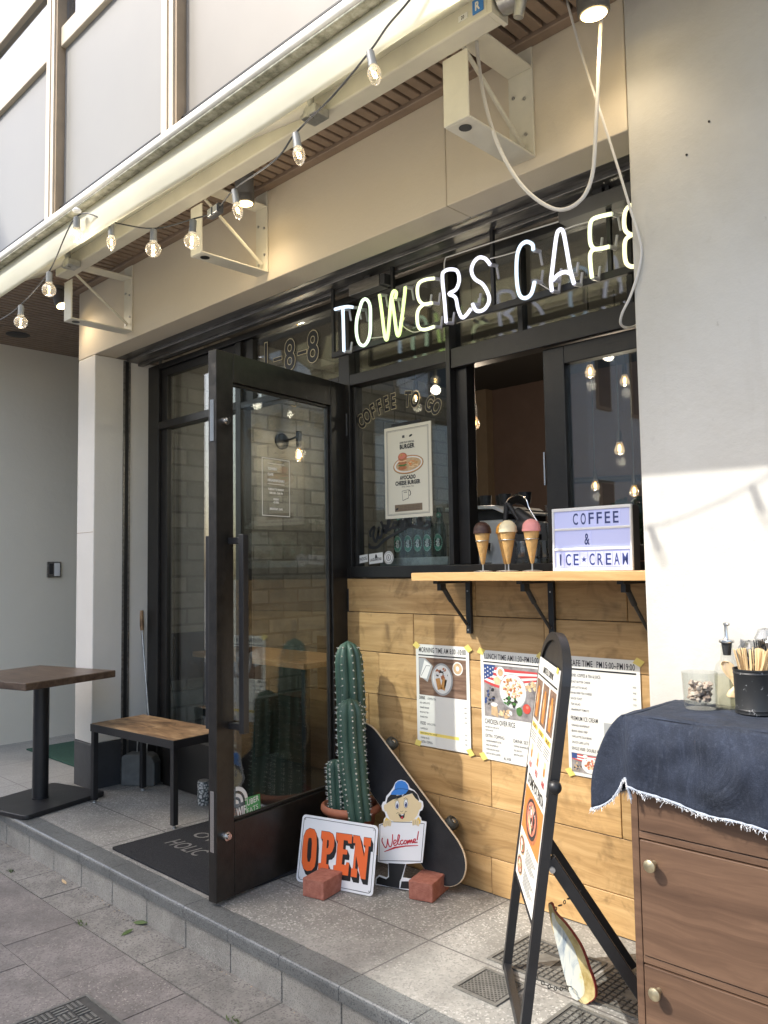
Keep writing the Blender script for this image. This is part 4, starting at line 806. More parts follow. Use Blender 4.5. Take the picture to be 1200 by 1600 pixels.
m = M(); 
for word, t0, cx in (('COFFEE', 0.155, 0.168), ('&', 0.085, 0.135), ('ICE*CREAM', 0.015, 0.152)):
    pit = 0.0305 if len(word) == 6 else 0.0306
    for k, ch in enumerate(word):
        c = cx + (k - (len(word) - 1) / 2) * pit
        m.use('tile_clear').fbox(LF, c - 0.0135, c + 0.0135, t0, t0 + 0.050, -0.0028, -0.0012)
        if ch == '*':
            P = [(c + (0.011 if i % 2 == 0 else 0.0045) * math.sin(math.pi * i / 5), t0 + 0.024 + (0.011 if i % 2 == 0 else 0.0045) * math.cos(math.pi * i / 5)) for i in range(10)]; m.use('navy').flat(LF, P[::-1], -0.0007)
        else: m.use('navy').text(ch, LF, c, t0 + 0.005, 0.040, -0.0007, w=(0.006 if ch == 'I' else 0.020), align='C', bold=0.015)
m.build('letter_tiles', parent=LB)

# ------------------------------------------------------------------ posters
def mini(words, rng): return ' '.join(rng.choice(words) for _ in range(rng.randint(2, 3)))
WDS = ['HAND DRIP', 'COFFEE', 'CAFE LATTE', 'TEA', 'ORANGE', 'JUICE', 'BUTTER', 'TOAST', 'CHEESE', 'BACON', 'EGG', 'RICE', 'SALAD', 'SAUCE', 'GRAPEFRUIT', 'COLA', 'BEANS', 'TOMATO']
def blobs(m, F, cx, cy, rx, ry, mats_, n, sz, d, rng):
    for i in range(n):
        a = rng.uniform(0, 6.28); r = math.sqrt(rng.random()); x = cx + rx * r * math.cos(a); y = cy + ry * r * math.sin(a); q = rng.uniform(0.5, 1.3) * sz
        m.use(rng.choice(mats_)); P = [(x + q * rng.uniform(0.6, 1.2) * math.cos(t), y + q * rng.uniform(0.5, 1.0) * math.sin(t)) for t in [k * 6.28 / 7 for k in range(7)]]; m.flat(F, P, d + i * 0.000012)
PM = dict(board=wood('photo_board', (0.06, 0.035, 0.022), (0.17, 0.10, 0.065), (0.30, 0.20, 0.14), (6, 60, 60), 0.5, 0.0, False, 0), slate=mat('photo_slate', (0.22, 0.20, 0.20), 0.5, col2=(0.38, 0.35, 0.33), var=0.4, vscale=30), grey=mat('photo_grey', (0.36, 0.37, 0.37), 0.5, var=0.1), toast=mat('photo_toast', (0.55, 0.28, 0.09), 0.5, var=0.2, vscale=90), rice=mat('photo_rice', (0.72, 0.52, 0.30), 0.5, var=0.2, vscale=90), meat=mat('photo_meat', (0.42, 0.15, 0.06), 0.5, var=0.3, vscale=90), white=mat('photo_white', (0.75, 0.74, 0.70), 0.5), green=mat('photo_green', (0.06, 0.17, 0.04), 0.5), red=mat('photo_red', (0.55, 0.07, 0.05), 0.5), coral=mat('photo_coral', (0.62, 0.20, 0.13), 0.5), flagred=mat('photo_stripe', (0.50, 0.06, 0.06), 0.5), flagblue=mat('photo_blue', (0.035, 0.07, 0.20), 0.5), orange=mat('photo_orange', (0.68, 0.21, 0.05), 0.5), tan=mat('photo_tan', (0.52, 0.36, 0.20), 0.5, var=0.2, vscale=60), dark=mat('photo_dark', (0.035, 0.03, 0.03), 0.5), pink=mat('photo_pink', (0.66, 0.30, 0.24), 0.5), drink=mat('photo_drink', (0.50, 0.20, 0.04), 0.5, var=0.3, vscale=60))
def flag(m, F, x0, x1, y0, y1, d, n=7):                                 # a rumpled striped cloth lying across a table top
    for k in range(n):
        P = []; a = k / n; b = (k + 1) / n
        top = [(x0 + (x1 - x0) * t, y1 - (y1 - y0) * (a * 0.5 + 0.18 * math.sin(3.3 * t + 0.4) * (0.4 + a) + 0.15 * t * t)) for t in [i / 14 for i in range(15)]]
        bot = [(x0 + (x1 - x0) * t, y1 - (y1 - y0) * (b * 0.5 + 0.18 * math.sin(3.3 * t + 0.4) * (0.4 + b) + 0.15 * t * t)) for t in [i / 14 for i in range(15)]]
        clamp = lambda p: (min(x1, max(x0, p[0])), min(y1, max(y0, p[1])))
        m.use(PM['flagred'] if k % 2 == 0 else PM['white']); m.flat(F, [clamp(p) for p in bot] + [clamp(p) for p in top[::-1]], d)
def poster(name, label, F, w_, h_, body):
    t = thing(name, label, 'poster', tuple(F.p(0, 0, 0)), 'menu posters taped to the oak planks')
    m = M('paper'); m.fbox(F, 0, w_, 0, h_, 0.0, 0.0008); m.build('sheet', parent=t)
    m = M('tape')
    for x, y in ((0.004, h_ - 0.006), (w_ - 0.004, h_ - 0.006), (0.004, 0.008), (w_ - 0.004, 0.006)): m.disc(F, x, y, 0.024, 0.017, 0.0012, 4, 0.3, random.uniform(-0.6, 0.6))
    m.build('tape', parent=t)
    ph, lt = M(), M(); body(ph, lt, F); 
    if ph.v: ph.build('photo', parent=t)
    lt.build('lettering', parent=t)
rg = random.Random(21)
def lines(lt, F, x, x2, y, n, st, h=0.006, price=True, ink='ink_grey'):
    for k in range(n):
        s_ = mini(WDS, rg); lt.use(ink).text(s_, F, x, y - k * st, h * 1.2, 0.0012, w=min(len(s_) * h * 0.68, (x2 - x) * 0.66), bold=0.015)
        if price: lt.text('¥' + str(rg.choice([300, 350, 400, 450, 500])), F, x2, y - k * st, h, 0.0012, align='R', xs=0.65)
def morning(ph, lt, F):
    lt.use('ink').text('MORNING TIME AM 8:00 -10:00', F, 0.018, 0.402, 0.022, 0.0012, w=0.262, bold=0.012); lt.rect(F, 0.014, 0.28, 0.387, 0.392, 0.0012)
    ph.use(PM['board']).rect(F, 0.016, 0.280, 0.218, 0.380, 0.0012); ph.use(PM['grey']).flat(F, [(0.018, 0.30), (0.066, 0.275), (0.098, 0.345), (0.055, 0.376), (0.018, 0.376)], 0.0015); ph.use(PM['white']).flat(F, [(0.022, 0.292), (0.060, 0.288), (0.088, 0.348), (0.050, 0.370)], 0.0018); ph.use(PM['dark']).ribbon(F, [(0.03, 0.30), (0.06, 0.345), (0.082, 0.345)], 0.002, 0.0021)
    ph.use(PM['grey']).disc(F, 0.148, 0.292, 0.060, 0.068, 0.0016, 40); ph.use(PM['white']).disc(F, 0.148, 0.292, 0.052, 0.060, 0.0019, 40)
    blobs(ph, F, 0.150, 0.318, 0.030, 0.022, [PM['dark'], PM['meat'], PM['white']], 26, 0.009, 0.0022, rg)
    for a, b, r in ((0.130, 0.272, 0.25), (0.158, 0.272, -0.3), (0.176, 0.28, -0.2)): ph.use(PM['toast'] if a < 0.17 else PM['white']).disc(F, a, b, 0.017, 0.034, 0.0026, 4, 0.78, r)
    ph.use(PM['white']).disc(F, 0.235, 0.343, 0.028, 0.028, 0.0016, 30); ph.use(PM['tan']).disc(F, 0.235, 0.343, 0.023, 0.023, 0.0019, 30); ph.use(PM['white']).disc(F, 0.235, 0.343, 0.009, 0.011, 0.0022, 7)
    lt.use('ink').text('DRINK', F, 0.016, 0.199, 0.014, 0.0012, bold=0.02, xs=0.55); lt.text('-COFFEE & TEA-', F, 0.062, 0.200, 0.009, 0.0012, xs=0.55); lines(lt, F, 0.018, 0.278, 0.180, 4, 0.020)
    lt.use('ink').text('FOOD', F, 0.020, 0.090, 0.014, 0.0012, bold=0.02, xs=0.55); lt.text('-WITH COFFEE-', F, 0.058, 0.091, 0.009, 0.0012, xs=0.55); lt.use('highlight').rect(F, 0.014, 0.235, 0.047, 0.060, 0.0011); lines(lt, F, 0.020, 0.278, 0.070, 3, 0.0195)
    lt.use('ink').text('EXTRA -TOPPING-', F, 0.024, 0.012, 0.011, 0.0012, xs=0.5, bold=0.01)
def lunch(ph, lt, F):
    lt.use('ink').text('LUNCH TIME AM11:30~PM15:00', F, 0.020, 0.402, 0.022, 0.0012, w=0.262, bold=0.012); lt.rect(F, 0.014, 0.285, 0.387, 0.392, 0.0012)
    ph.use(PM['slate']).rect(F, 0.016, 0.284, 0.172, 0.380, 0.0012); flag(ph, F, 0.017, 0.283, 0.26, 0.379, 0.0015); ph.use(PM['flagblue']).flat(F, [(0.017, 0.318), (0.062, 0.336), (0.074, 0.379), (0.017, 0.379)], 0.0018)
    for i in range(12): ph.use(PM['white']).disc(F, 0.024 + 0.013 * (i % 4), 0.330 + 0.016 * (i // 4) + 0.006 * (i % 2), 0.0032, 0.0032, 0.0021, 6)
    ph.use(PM['white']).disc(F, 0.100, 0.352, 0.021, 0.023, 0.0022, 24); ph.use(PM['tan']).disc(F, 0.100, 0.352, 0.013, 0.015, 0.0025, 18); ph.use(PM['rice']).disc(F, 0.083, 0.318, 0.020, 0.018, 0.0022, 5, 0.3)
    ph.use(PM['grey']).disc(F, 0.158, 0.282, 0.066, 0.069, 0.0023, 44); ph.use(PM['white']).disc(F, 0.158, 0.283, 0.062, 0.065, 0.0026, 44)
    blobs(ph, F, 0.158, 0.296, 0.044, 0.040, [PM['rice'], PM['rice'], PM['white'], PM['meat'], PM['toast']], 110, 0.0065, 0.0029, rg); blobs(ph, F, 0.150, 0.242, 0.036, 0.018, [PM['green'], PM['green'], PM['dark']], 26, 0.0075, 0.0045, rg)
    blobs(ph, F, 0.045, 0.245, 0.024, 0.05, [PM['dark'], PM['flagblue'], PM['slate']], 40, 0.006, 0.0019, rg); ph.use(PM['tan']).flat(F, [(0.05, 0.18), (0.085, 0.174), (0.08, 0.215), (0.052, 0.222)], 0.0024); ph.use(PM['white']).disc(F, 0.066, 0.222, 0.017, 0.008, 0.0026, 16)
    blobs(ph, F, 0.120, 0.192, 0.03, 0.014, [PM['rice'], PM['tan'], PM['white']], 18, 0.010, 0.0024, rg)
    ph.use(PM['green']).disc(F, 0.187, 0.208, 0.014, 0.018, 0.0024, 20); ph.use(PM['red']).disc(F, 0.222, 0.222, 0.018, 0.019, 0.0024, 22); ph.use(PM['coral']).disc(F, 0.225, 0.228, 0.007, 0.006, 0.0027, 12); ph.use(PM['orange']).disc(F, 0.270, 0.21, 0.013, 0.035, 0.0022, 20); blobs(ph, F, 0.246, 0.30, 0.03, 0.03, [PM['tan'], PM['rice'], PM['slate']], 30, 0.009, 0.0022, rg)
    lt.use('ink').text('CHICKEN OVER RICE', F, 0.016, 0.142, 0.020, 0.0012, w=0.148, bold=0.012); lines(lt, F, 0.018, 0.20, 0.126, 2, 0.013, 0.005, False)
    lt.use('ink').text('EXTRA -TOPPING-', F, 0.018, 0.088, 0.013, 0.0012, w=0.095, bold=0.01); lt.text('DRINK SET', F, 0.155, 0.085, 0.013, 0.0012, w=0.07, bold=0.01); lines(lt, F, 0.020, 0.135, 0.070, 4, 0.0165, 0.006, False); lines(lt, F, 0.155, 0.28, 0.068, 3, 0.0165, 0.006, False); lt.use('ink').text('ALL ¥100', F, 0.105, 0.010, 0.011, 0.0012, xs=0.55, bold=0.01)
def cafe(ph, lt, F):
    lt.use('ink').text('CAFE TIME', F, 0.014, 0.400, 0.023, 0.0012, w=0.098, bold=0.012); lt.text('PM15:00~PM19:00', F, 0.128, 0.400, 0.023, 0.0012, w=0.150, bold=0.012); lt.rect(F, 0.012, 0.282, 0.385, 0.391, 0.0012)
    lt.text('DRINK -COFFEE & TEA & JUICE-', F, 0.014, 0.360, 0.012, 0.0012, w=0.13, bold=0.01); lines(lt, F, 0.016, 0.280, 0.338, 6, 0.0205, 0.0065)
    lt.use('ink').text('PREMIUM ICE CREAM', F, 0.014, 0.200, 0.016, 0.0012, w=0.112, bold=0.012); lines(lt, F, 0.016, 0.14, 0.178, 4, 0.0205, 0.0065, False)
    lt.use('ink').text('SINGLE ¥500  DOUBLE ¥800', F, 0.014, 0.092, 0.012, 0.0012, w=0.125, bold=0.008)
    ph.use(PM['grey']).rect(F, 0.150, 0.280, 0.095, 0.205, 0.0012); ph.use(PM['tan']).flat(F, [(0.175, 0.10), (0.20, 0.10), (0.195, 0.165), (0.17, 0.16)], 0.0015); ph.use(PM['orange']).disc(F, 0.184, 0.165, 0.016, 0.014, 0.0018, 16)
    ph.use(PM['slate']).rect(F, 0.012, 0.140, 0.012, 0.082, 0.0012); flag(ph, F, 0.013, 0.139, 0.045, 0.0815, 0.0015, 5); ph.use(PM['flagblue']).rect(F, 0.013, 0.036, 0.062, 0.0815, 0.0018); ph.use(PM['white']).disc(F, 0.088, 0.044, 0.034, 0.029, 0.0021, 30); blobs(ph, F, 0.088, 0.046, 0.022, 0.018, [PM['rice'], PM['meat'], PM['coral']], 36, 0.0045, 0.0024, rg); blobs(ph, F, 0.035, 0.035, 0.016, 0.018, [PM['dark'], PM['slate'], PM['tan']], 20, 0.0045, 0.0018, rg); ph.use(PM['white']).disc(F, 0.07, 0.073, 0.010, 0.007, 0.0021, 14)
poster('menu_poster', 'leftmost white paper menu headed morning time, taped beside the cactus', Fr((2.236, -0.0062, 0.535), (1, 0, 0.005), (0, 0, 1)), 0.297, 0.436, morning)
poster('menu_poster', 'middle paper menu headed lunch time with a plate of chicken and rice', Fr((2.592, -0.0062, 0.530), (1, 0, -0.01), (0, 0, 1)), 0.297, 0.436, lunch)
poster('menu_poster', 'rightmost paper menu headed cafe time, partly behind the draped denim cloth', Fr((2.995, -0.0062, 0.532), (1, 0, 0), (0, 0, 1)), 0.297, 0.436, cafe)
# burger poster behind the glass
BP = thing('burger_poster', 'cream framed poster of a burger on a plate, hung behind the left pane', 'poster', (2.155, 0.03, 1.54))
F = Fr((2.023, 0.0330, 1.533), (1, 0, 0), (0, 0, 1)); bw, bh = 0.29, 0.425
m = M('cream_paper'); m.fbox(F, 0, bw, 0, bh, -0.004, 0.0); m.build('sheet', parent=BP)
m = M('ink_grey')
for i0, tk in ((0.015, 0.0018), (0.020, 0.0010)):
    for r in ((i0, bw - i0, i0, i0 + tk), (i0, bw - i0, bh - i0 - tk, bh - i0), (i0, i0 + tk, i0 + tk, bh - i0 - tk), (bw - i0 - tk, bw - i0, i0 + tk, bh - i0 - tk)): m.rect(F, *r, 0.0006)
m.use('ink').text('EVERYDAY SPECIAL', F, bw / 2, 0.343, 0.008, 0.0006, w=0.090, align='C', bold=0.03); m.text('BURGER', F, bw / 2, 0.318, 0.020, 0.0006, w=0.092, align='C', bold=0.05); m.text('AVOCADO', F, bw / 2, 0.176, 0.018, 0.0006, w=0.098, align='C', bold=0.05); m.text('CHEESE BURGER', F, bw / 2, 0.152, 0.018, 0.0006, w=0.155, align='C', bold=0.05); m.use('ink_grey').text('With Sweet Tea', F, bw / 2, 0.139, 0.008, 0.0006, w=0.075, align='C', shear=0.2)
m.text('+', F, bw / 2, 0.372, 0.006, 0.0006, align='C'); m.rect(F, 0.115, 0.130, 0.368, 0.380, 0.0006); m.use('ink').disc(F, 0.168, 0.374, 0.011, 0.005, 0.0006, 12, 0, 0.3)
m.use('tan_wall').rect(F, 0.062, 0.232, 0.030, 0.062, 0.0006); m.use('ink').disc(F, 0.076, 0.042, 0.010, 0.005, 0.0010, 10, 0, 0.3)
for k in range(3): m.text('WITH SIDE FRIES AND DRINK', F, 0.092, 0.051 - k * 0.0075, 0.0038, 0.0010, w=0.125)
m.use('ink_grey').flat(F, [(0.112, 0.078), (0.150, 0.088), (0.150, 0.128), (0.108, 0.124)], 0.0006); m.use('cream_paper').flat(F, [(0.114, 0.081), (0.148, 0.090), (0.148, 0.126), (0.110, 0.122)], 0.0010); m.use('ink').text('PAPER', F, 0.131, 0.114, 0.005, 0.0014, w=0.02, align='C', bold=0.03); m.ribbon(F, [(0.156, 0.10), (0.163, 0.108), (0.160, 0.118), (0.154, 0.125)], 0.004, 0.0006); m.build('lettering', parent=BP)
m = M(PM['dark']); m.disc(F, 0.150, 0.242, 0.094, 0.042, 0.0006, 48, 0, 0.06); m.use(PM['toast']).disc(F, 0.150, 0.2425, 0.0925, 0.0405, 0.0009, 48, 0, 0.06); m.use(PM['white']).disc(F, 0.150, 0.243, 0.087, 0.036, 0.0012, 48, 0, 0.06); m.use(PM['tan']).disc(F, 0.152, 0.243, 0.078, 0.030, 0.0015, 40, 0, 0.06)
for k in range(26): a = rg.uniform(-0.6, 0.6); m.use(rg.choice([PM['orange'], PM['rice'], PM['toast']])).disc(F, 0.178 + rg.uniform(-.02, .03), 0.243 + rg.uniform(-.014, .014), 0.016, 0.0022, 0.0018 + k * 1e-5, 4, 0, a)
for z, hh, c_ in ((0.222, 0.016, 'meat'), (0.238, 0.008, 'green'), (0.246, 0.013, 'meat'), (0.258, 0.007, 'rice'), (0.264, 0.012, 'coral')): m.use(PM[c_]).disc(F, 0.116, z + hh / 2, 0.027, hh * 0.62, 0.0022 + z * 0.001, 24)
m.use(PM['meat']).disc(F, 0.117, 0.281, 0.028, 0.019, 0.0028, 28); m.use(PM['coral']).disc(F, 0.115, 0.284, 0.022, 0.013, 0.0031, 20); m.use(PM['toast']).disc(F, 0.112, 0.289, 0.010, 0.005, 0.0034, 14); m.build('burger_picture', parent=BP)
m = M('ink'); m.rect(F, 0.045, 0.235, bh + 0.004, bh + 0.016, -0.001); m.build('hanging_strip', parent=BP)

# ------------------------------------------------------------------ potted cactus
CT = thing('potted_cactus', 'tall three stemmed ribbed cactus in a terracotta pot beside the open door', 'cactus', (2.03, -0.21, 0.0))
PCX = at(549, 1272, y=-0.19).x
m = M('terracotta'); m.lathe([(0.068, 0.0), (0.076, 0.008), (0.106, 0.238), (0.114, 0.244), (0.128, 0.250), (0.134, 0.262), (0.132, 0.276), (0.122, 0.284), (0.113, 0.280), (0.106, 0.258), (0.103, 0.24), (0.0, 0.24)], (PCX, -0.19, 0.0), 48); m.build('pot', parent=CT, smooth=50)
m = M('iron_dark'); m.lathe([(0.0, 0.252), (0.1055, 0.250)], (PCX, -0.19, 0.0), 32, cap=False); m.build('soil', parent=CT)
def stem(base, top, rad, ribs, tw, taper):
    base = Vector(base); top = Vector(top); H = (top - base).length; N_ = 46; n = ribs * 8; V = []; Fc = []; sp = M('areole'); th = M('thread')
    for j in range(N_ + 1):
        t = j / N_; c = base.lerp(top, t); bend = 0.012 * math.sin(t * 3.0) * tw; c = c + Vector((bend, 0, 0))
        cap_ = 1.0 if t < 0.86 else math.sqrt(max(0.0, 1 - ((t - 0.86) / 0.14) ** 2)); r0 = rad * (taper + (1 - taper) * min(1, t * 2.2)) * (1 - 0.10 * max(0, t - 0.5)) * max(0.02, cap_)
        for k in range(n):
            a = 2 * math.pi * k / n; ph = (a * ribs / (2 * math.pi)) % 1.0; rib = abs(math.cos(math.pi * ph)) ** 0.8; r = r0 * (0.74 + 0.29 * rib * (1 + 0.05 * math.sin(j * math.pi))) * (1 + 0.05 * mnoise.noise(Vector((math.cos(a) * 1.5, math.sin(a) * 1.5, c.z * 9))) + 0.02 * rib * math.cos(j * math.pi))
            V.append(c + Vector((r * math.cos(a + 0.3), r * math.sin(a + 0.3), 0)))
        if j % 2 == 0 and cap_ > 0.12 and j > 1:
            for q in range(ribs):
                a = 2 * math.pi * q / ribs + 0.3; P = c + Vector((r0 * 1.03 * math.cos(a), r0 * 1.03 * math.sin(a), random.uniform(-.006, .006))); sp.ball(P, random.uniform(0.0026, 0.0042), 7, 5, jit=0.2)
                if random.random() < 0.07: continue
                for s_ in range(3):
                    dv_ = Vector((math.cos(a) + random.uniform(-.6, .6), math.sin(a) + random.uniform(-.6, .6), random.uniform(-.4, .7))).normalized(); th.tube([P, P + dv_ * 0.010], [0.0007, 0.0002], 3)
    for j in range(N_):
        for k in range(n): Fc.append((j * n + k, j * n + (k + 1) % n, (j + 1) * n + (k + 1) % n, (j + 1) * n + k))
    m = M('cactus'); m.add(V, Fc); s = m.build('stem', parent=CT, smooth=80); sp.build('areoles', parent=s, smooth=True, kind='stuff'); th.build('spines', parent=s, kind='stuff')
def cp_(u_, v_, y): return tuple(at(u_, v_, y=y))
def base_(u_, y): return (at(u_, 1262, y=y).x, y, 0.240)
stem(base_(550, -0.165), cp_(543, 1001, -0.155), 0.066, 8, 1, 0.9)
stem(base_(561, -0.235), cp_(547, 1091, -0.240), 0.060, 7, -1, 0.92)
stem(base_(531, -0.240), cp_(526, 1186, -0.245), 0.047, 7, 0, 0.92)

# ------------------------------------------------------------------ OPEN plate, welcome figure, bricks, skateboard
def lean(a, b, deg, off=0.0):
    a = Vector((*a, 0)); b = Vector((*b, 0)); e = (b - a).normalized(); back = Vector((-e.y, e.x, 0)); u = Vector((0, 0, 1)) * math.cos(R_(deg)) + back * math.sin(R_(deg)); return Fr(a + Vector((0, 0, off)), e, u)
def tr(F, pts, ox, oy, sc, d): return [F.px(ox + a / sc, oy + b / sc, d) for a, b in pts]
OP = thing('open_sign', 'white enamel plate reading OPEN in orange letters, leaning against the cactus pot', 'sign', (2.11, -0.39, 0))
F = lean((1.933, -0.448), (2.29, -0.348), 12, 0.002)
m = M('sign_white'); m.prism(F, rrect(0.0, 0.371, 0.0, 0.266, 0.018), -0.0025, 0.0); m.build('plate', parent=OP, bevel=0.001)
m = M('ink'); O_ = rrect(0.0095, 0.3615, 0.0095, 0.2565, 0.013); I_ = rrect(0.0115, 0.3595, 0.0115, 0.2545, 0.012); n = len(O_)
m.add([F.p(a, b, 0.0006) for a, b in O_] + [F.p(a, b, 0.0006) for a, b in I_], [(i, (i + 1) % n, n + (i + 1) % n, n + i) for i in range(n)])
OPN = {'O': [(125, 1143), (150, 1150), (163, 1175), (165, 1230), (160, 1320), (152, 1362), (135, 1382), (108, 1386), (88, 1372), (79, 1335), (82, 1260), (90, 1190), (104, 1155)],
       'P': [(192, 1158), (236, 1164), (256, 1176), (265, 1200), (263, 1245), (252, 1276), (238, 1290), (221, 1292), (217, 1346), (232, 1349), (228, 1396), (172, 1386), (174, 1340), (188, 1340), (199, 1203), (188, 1201)],
       'E': [(276, 1168), (366, 1180), (362, 1230), (344, 1228), (340, 1213), (318, 1210), (314, 1262), (339, 1266), (336, 1293), (312, 1290), (306, 1348), (328, 1352), (333, 1335), (349, 1338), (342, 1413), (258, 1400), (260, 1352), (273, 1352), (284, 1213), (273, 1212)],
       'N': [(373, 1182), (410, 1188), (433, 1305), (441, 1241), (429, 1239), (432, 1194), (474, 1200), (470, 1246), (459, 1245), (441, 1434), (413, 1429), (388, 1300), (382, 1372), (395, 1375), (391, 1423), (357, 1417), (360, 1371), (369, 1370), (384, 1228), (371, 1226)]}
HOL = {'O': [(126, 1196), (135, 1200), (137, 1230), (132, 1310), (124, 1334), (113, 1332), (109, 1305), (113, 1230), (118, 1200)], 'P': [(224, 1208), (233, 1211), (233, 1240), (227, 1256), (220, 1256)]}
for ch in 'OPEN':
    P = tr(F, OPN[ch], 450, 980, 3.638, 0.0)
    for k in range(9): m.use('ink').flat(F, [(a + 0.00155 * k, b - 0.0024 * k) for a, b in P][::-1], 0.0006 + 0.00003 * k)
for ch in 'OPEN':
    P = tr(F, OPN[ch], 450, 980, 3.638, 0.0); cx = sum(a for a, b in P) / len(P); cy = sum(b for a, b in P) / len(P)
    m.use('ink').flat(F, [(cx + (a - cx) * 1.035, cy + (b - cy) * 1.02) for a, b in P][::-1], 0.00095); m.use('orange').flat(F, P[::-1], 0.0012)
    if ch in HOL: m.use('ink').flat(F, tr(F, HOL[ch], 450, 980, 3.638, 0.0)[::-1], 0.0015)
m.build('lettering', parent=OP)
m = M('galv')
for a, b in ((0.018, 0.018), (0.353, 0.018), (0.018, 0.248), (0.353, 0.248)): m.disc(F, a, b, 0.003, 0.003, 0.0018, 12)
m.build('rivet', parent=OP)
WB = thing('welcome_sign', 'flat cutout of a smiling boy in a blue cap holding a board that reads welcome', 'sign', (2.32, -0.21, 0))
F = lean((2.225, -0.255), (2.452, -0.176), 8, 0.002)
T_ = lambda pts, d=0.0: tr(F, pts, 540, 1180, 5.0, d)[::-1]
m = M('sign_white')
OUT = [(430, 192), (462, 200), (485, 222), (500, 255), (535, 275), (562, 308), (580, 348), (602, 362), (608, 400), (598, 430), (578, 440), (572, 470), (588, 490), (592, 512), (632, 520), (600, 840), (472, 850), (446, 955), (520, 965), (560, 975), (560, 1065), (232, 1012), (234, 960), (262, 935), (318, 955), (332, 945), (334, 850), (250, 832), (262, 540), (296, 530), (298, 500), (316, 478), (306, 445), (288, 432), (280, 395), (292, 365), (310, 360), (318, 320), (345, 290), (370, 255), (390, 212), (408, 198)]
m.prism(F, T_(OUT), -0.003, 0.0); m.build('cutout', parent=WB)
m = M('skin_print')
m.flat(F, T_([(335, 330), (400, 300), (440, 325), (520, 300), (560, 340), (578, 375), (575, 430), (560, 470), (530, 505), (500, 520), (380, 520), (345, 500), (322, 450), (320, 385)]), 0.0006)
for P in ([(320, 380), (302, 388), (298, 412), (308, 438), (322, 440)], [(577, 362), (592, 372), (594, 400), (586, 422), (574, 425)]): m.flat(F, T_(P), 0.0005)
m.use('ink').flat(F, T_([(318, 378), (328, 335), (352, 308), (400, 302), (395, 340), (372, 345)]), 0.0012); m.flat(F, T_([(440, 325), (492, 268), (530, 278), (560, 305), (574, 345), (572, 358), (545, 335), (520, 298), (470, 312)]), 0.0012); m.flat(F, T_([(395, 318), (440, 308), (442, 325), (398, 344)]), 0.00125)
m.use('blue').flat(F, T_([(382, 268), (388, 225), (410, 202), (440, 198), (470, 210), (488, 235), (494, 268), (470, 300), (430, 310), (352, 308), (362, 285)]), 0.0018)
m.use('ink').ribbon(F, T_([(375, 272), (410, 262), (450, 262), (492, 270)]), 0.0016, 0.0024)
for cx, cy in ((404, 388), (472, 378)):
    m.use('sign_white').disc(F, *tr(F, [(cx, cy)], 540, 1180, 5, 0)[0], 0.0085, 0.0165, 0.0012, 22);
    c = tr(F, [(cx, cy)], 540, 1180, 5, 0)[0]
    m.use('ink'); P = [(c[0] + 0.0088 * math.cos(a), c[1] + 0.017 * math.sin(a)) for a in [2 * math.pi * k / 22 for k in range(23)]]; m.ribbon(F, P, 0.0012, 0.0018)
    m.use('navy').disc(F, c[0] + 0.0005, c[1] - 0.004, 0.005, 0.010, 0.0016, 16); m.use('sign_white').disc(F, c[0] - 0.001, c[1] + 0.001, 0.0013, 0.002, 0.0020, 8)
m.use('ink').ribbon(F, T_([(385, 352), (400, 345), (415, 350)]), 0.0014, 0.0014); m.ribbon(F, T_([(455, 342), (470, 332), (488, 345)]), 0.0014, 0.0014); m.ribbon(F, T_([(428, 436), (438, 442), (450, 434)]), 0.0012, 0.0014)
m.ribbon(F, T_([(398, 456), (410, 448), (440, 465), (462, 455), (470, 436), (480, 442)]), 0.0014, 0.0014); m.flat(F, T_([(412, 458), (440, 468), (464, 456), (460, 485), (444, 500), (428, 492)]), 0.0014); m.use('red_ink').flat(F, T_([(428, 484), (448, 478), (452, 490), (442, 497)]), 0.0017)
m.use('sign_white').flat(F, T_([(430, 464), (456, 460), (452, 468), (438, 470)]), 0.0017)
m.use('yellow').flat(F, T_([(296, 525), (318, 485), (345, 505), (318, 555), (292, 550)]), 0.0012); m.flat(F, T_([(555, 500), (572, 482), (588, 510), (584, 535), (560, 545)]), 0.0012)
m.use('skin_print')
for k, (a, b) in enumerate(((304, 520), (318, 513), (333, 510), (347, 512))): m.flat(F, T_([(a - 8, b), (a + 3, b - 8), (a + 12, b), (a + 8, b + 42), (a - 4, b + 42)]), 0.0018 + k * .0001)
for k, (a, b) in enumerate(((528, 508), (542, 504), (556, 506), (568, 514))): m.flat(F, T_([(a - 8, b), (a + 3, b - 8), (a + 10, b), (a + 6, b + 40), (a - 5, b + 40)]), 0.0018 + k * .0001)
m.use('ink')
for a, b in ((311, 518), (326, 514), (341, 514), (535, 510), (549, 508), (562, 512)): m.ribbon(F, T_([(a, b), (a - 2, b + 32)]), 0.0008, 0.0024)
m.flat(F, T_([(336, 842), (468, 850), (436, 962), (424, 985), (420, 1040), (345, 1028), (240, 1004), (242, 966), (264, 948), (318, 968), (340, 950)]), 0.0012); m.flat(F, T_([(438, 985), (520, 985), (556, 995), (552, 1050), (428, 1038)]), 0.0012)
for seg in ([(270, 546), (352, 520), (524, 526), (615, 535), (590, 828), (262, 822), (270, 546)],): m.ribbon(F, T_(seg), 0.0020, 0.0010)
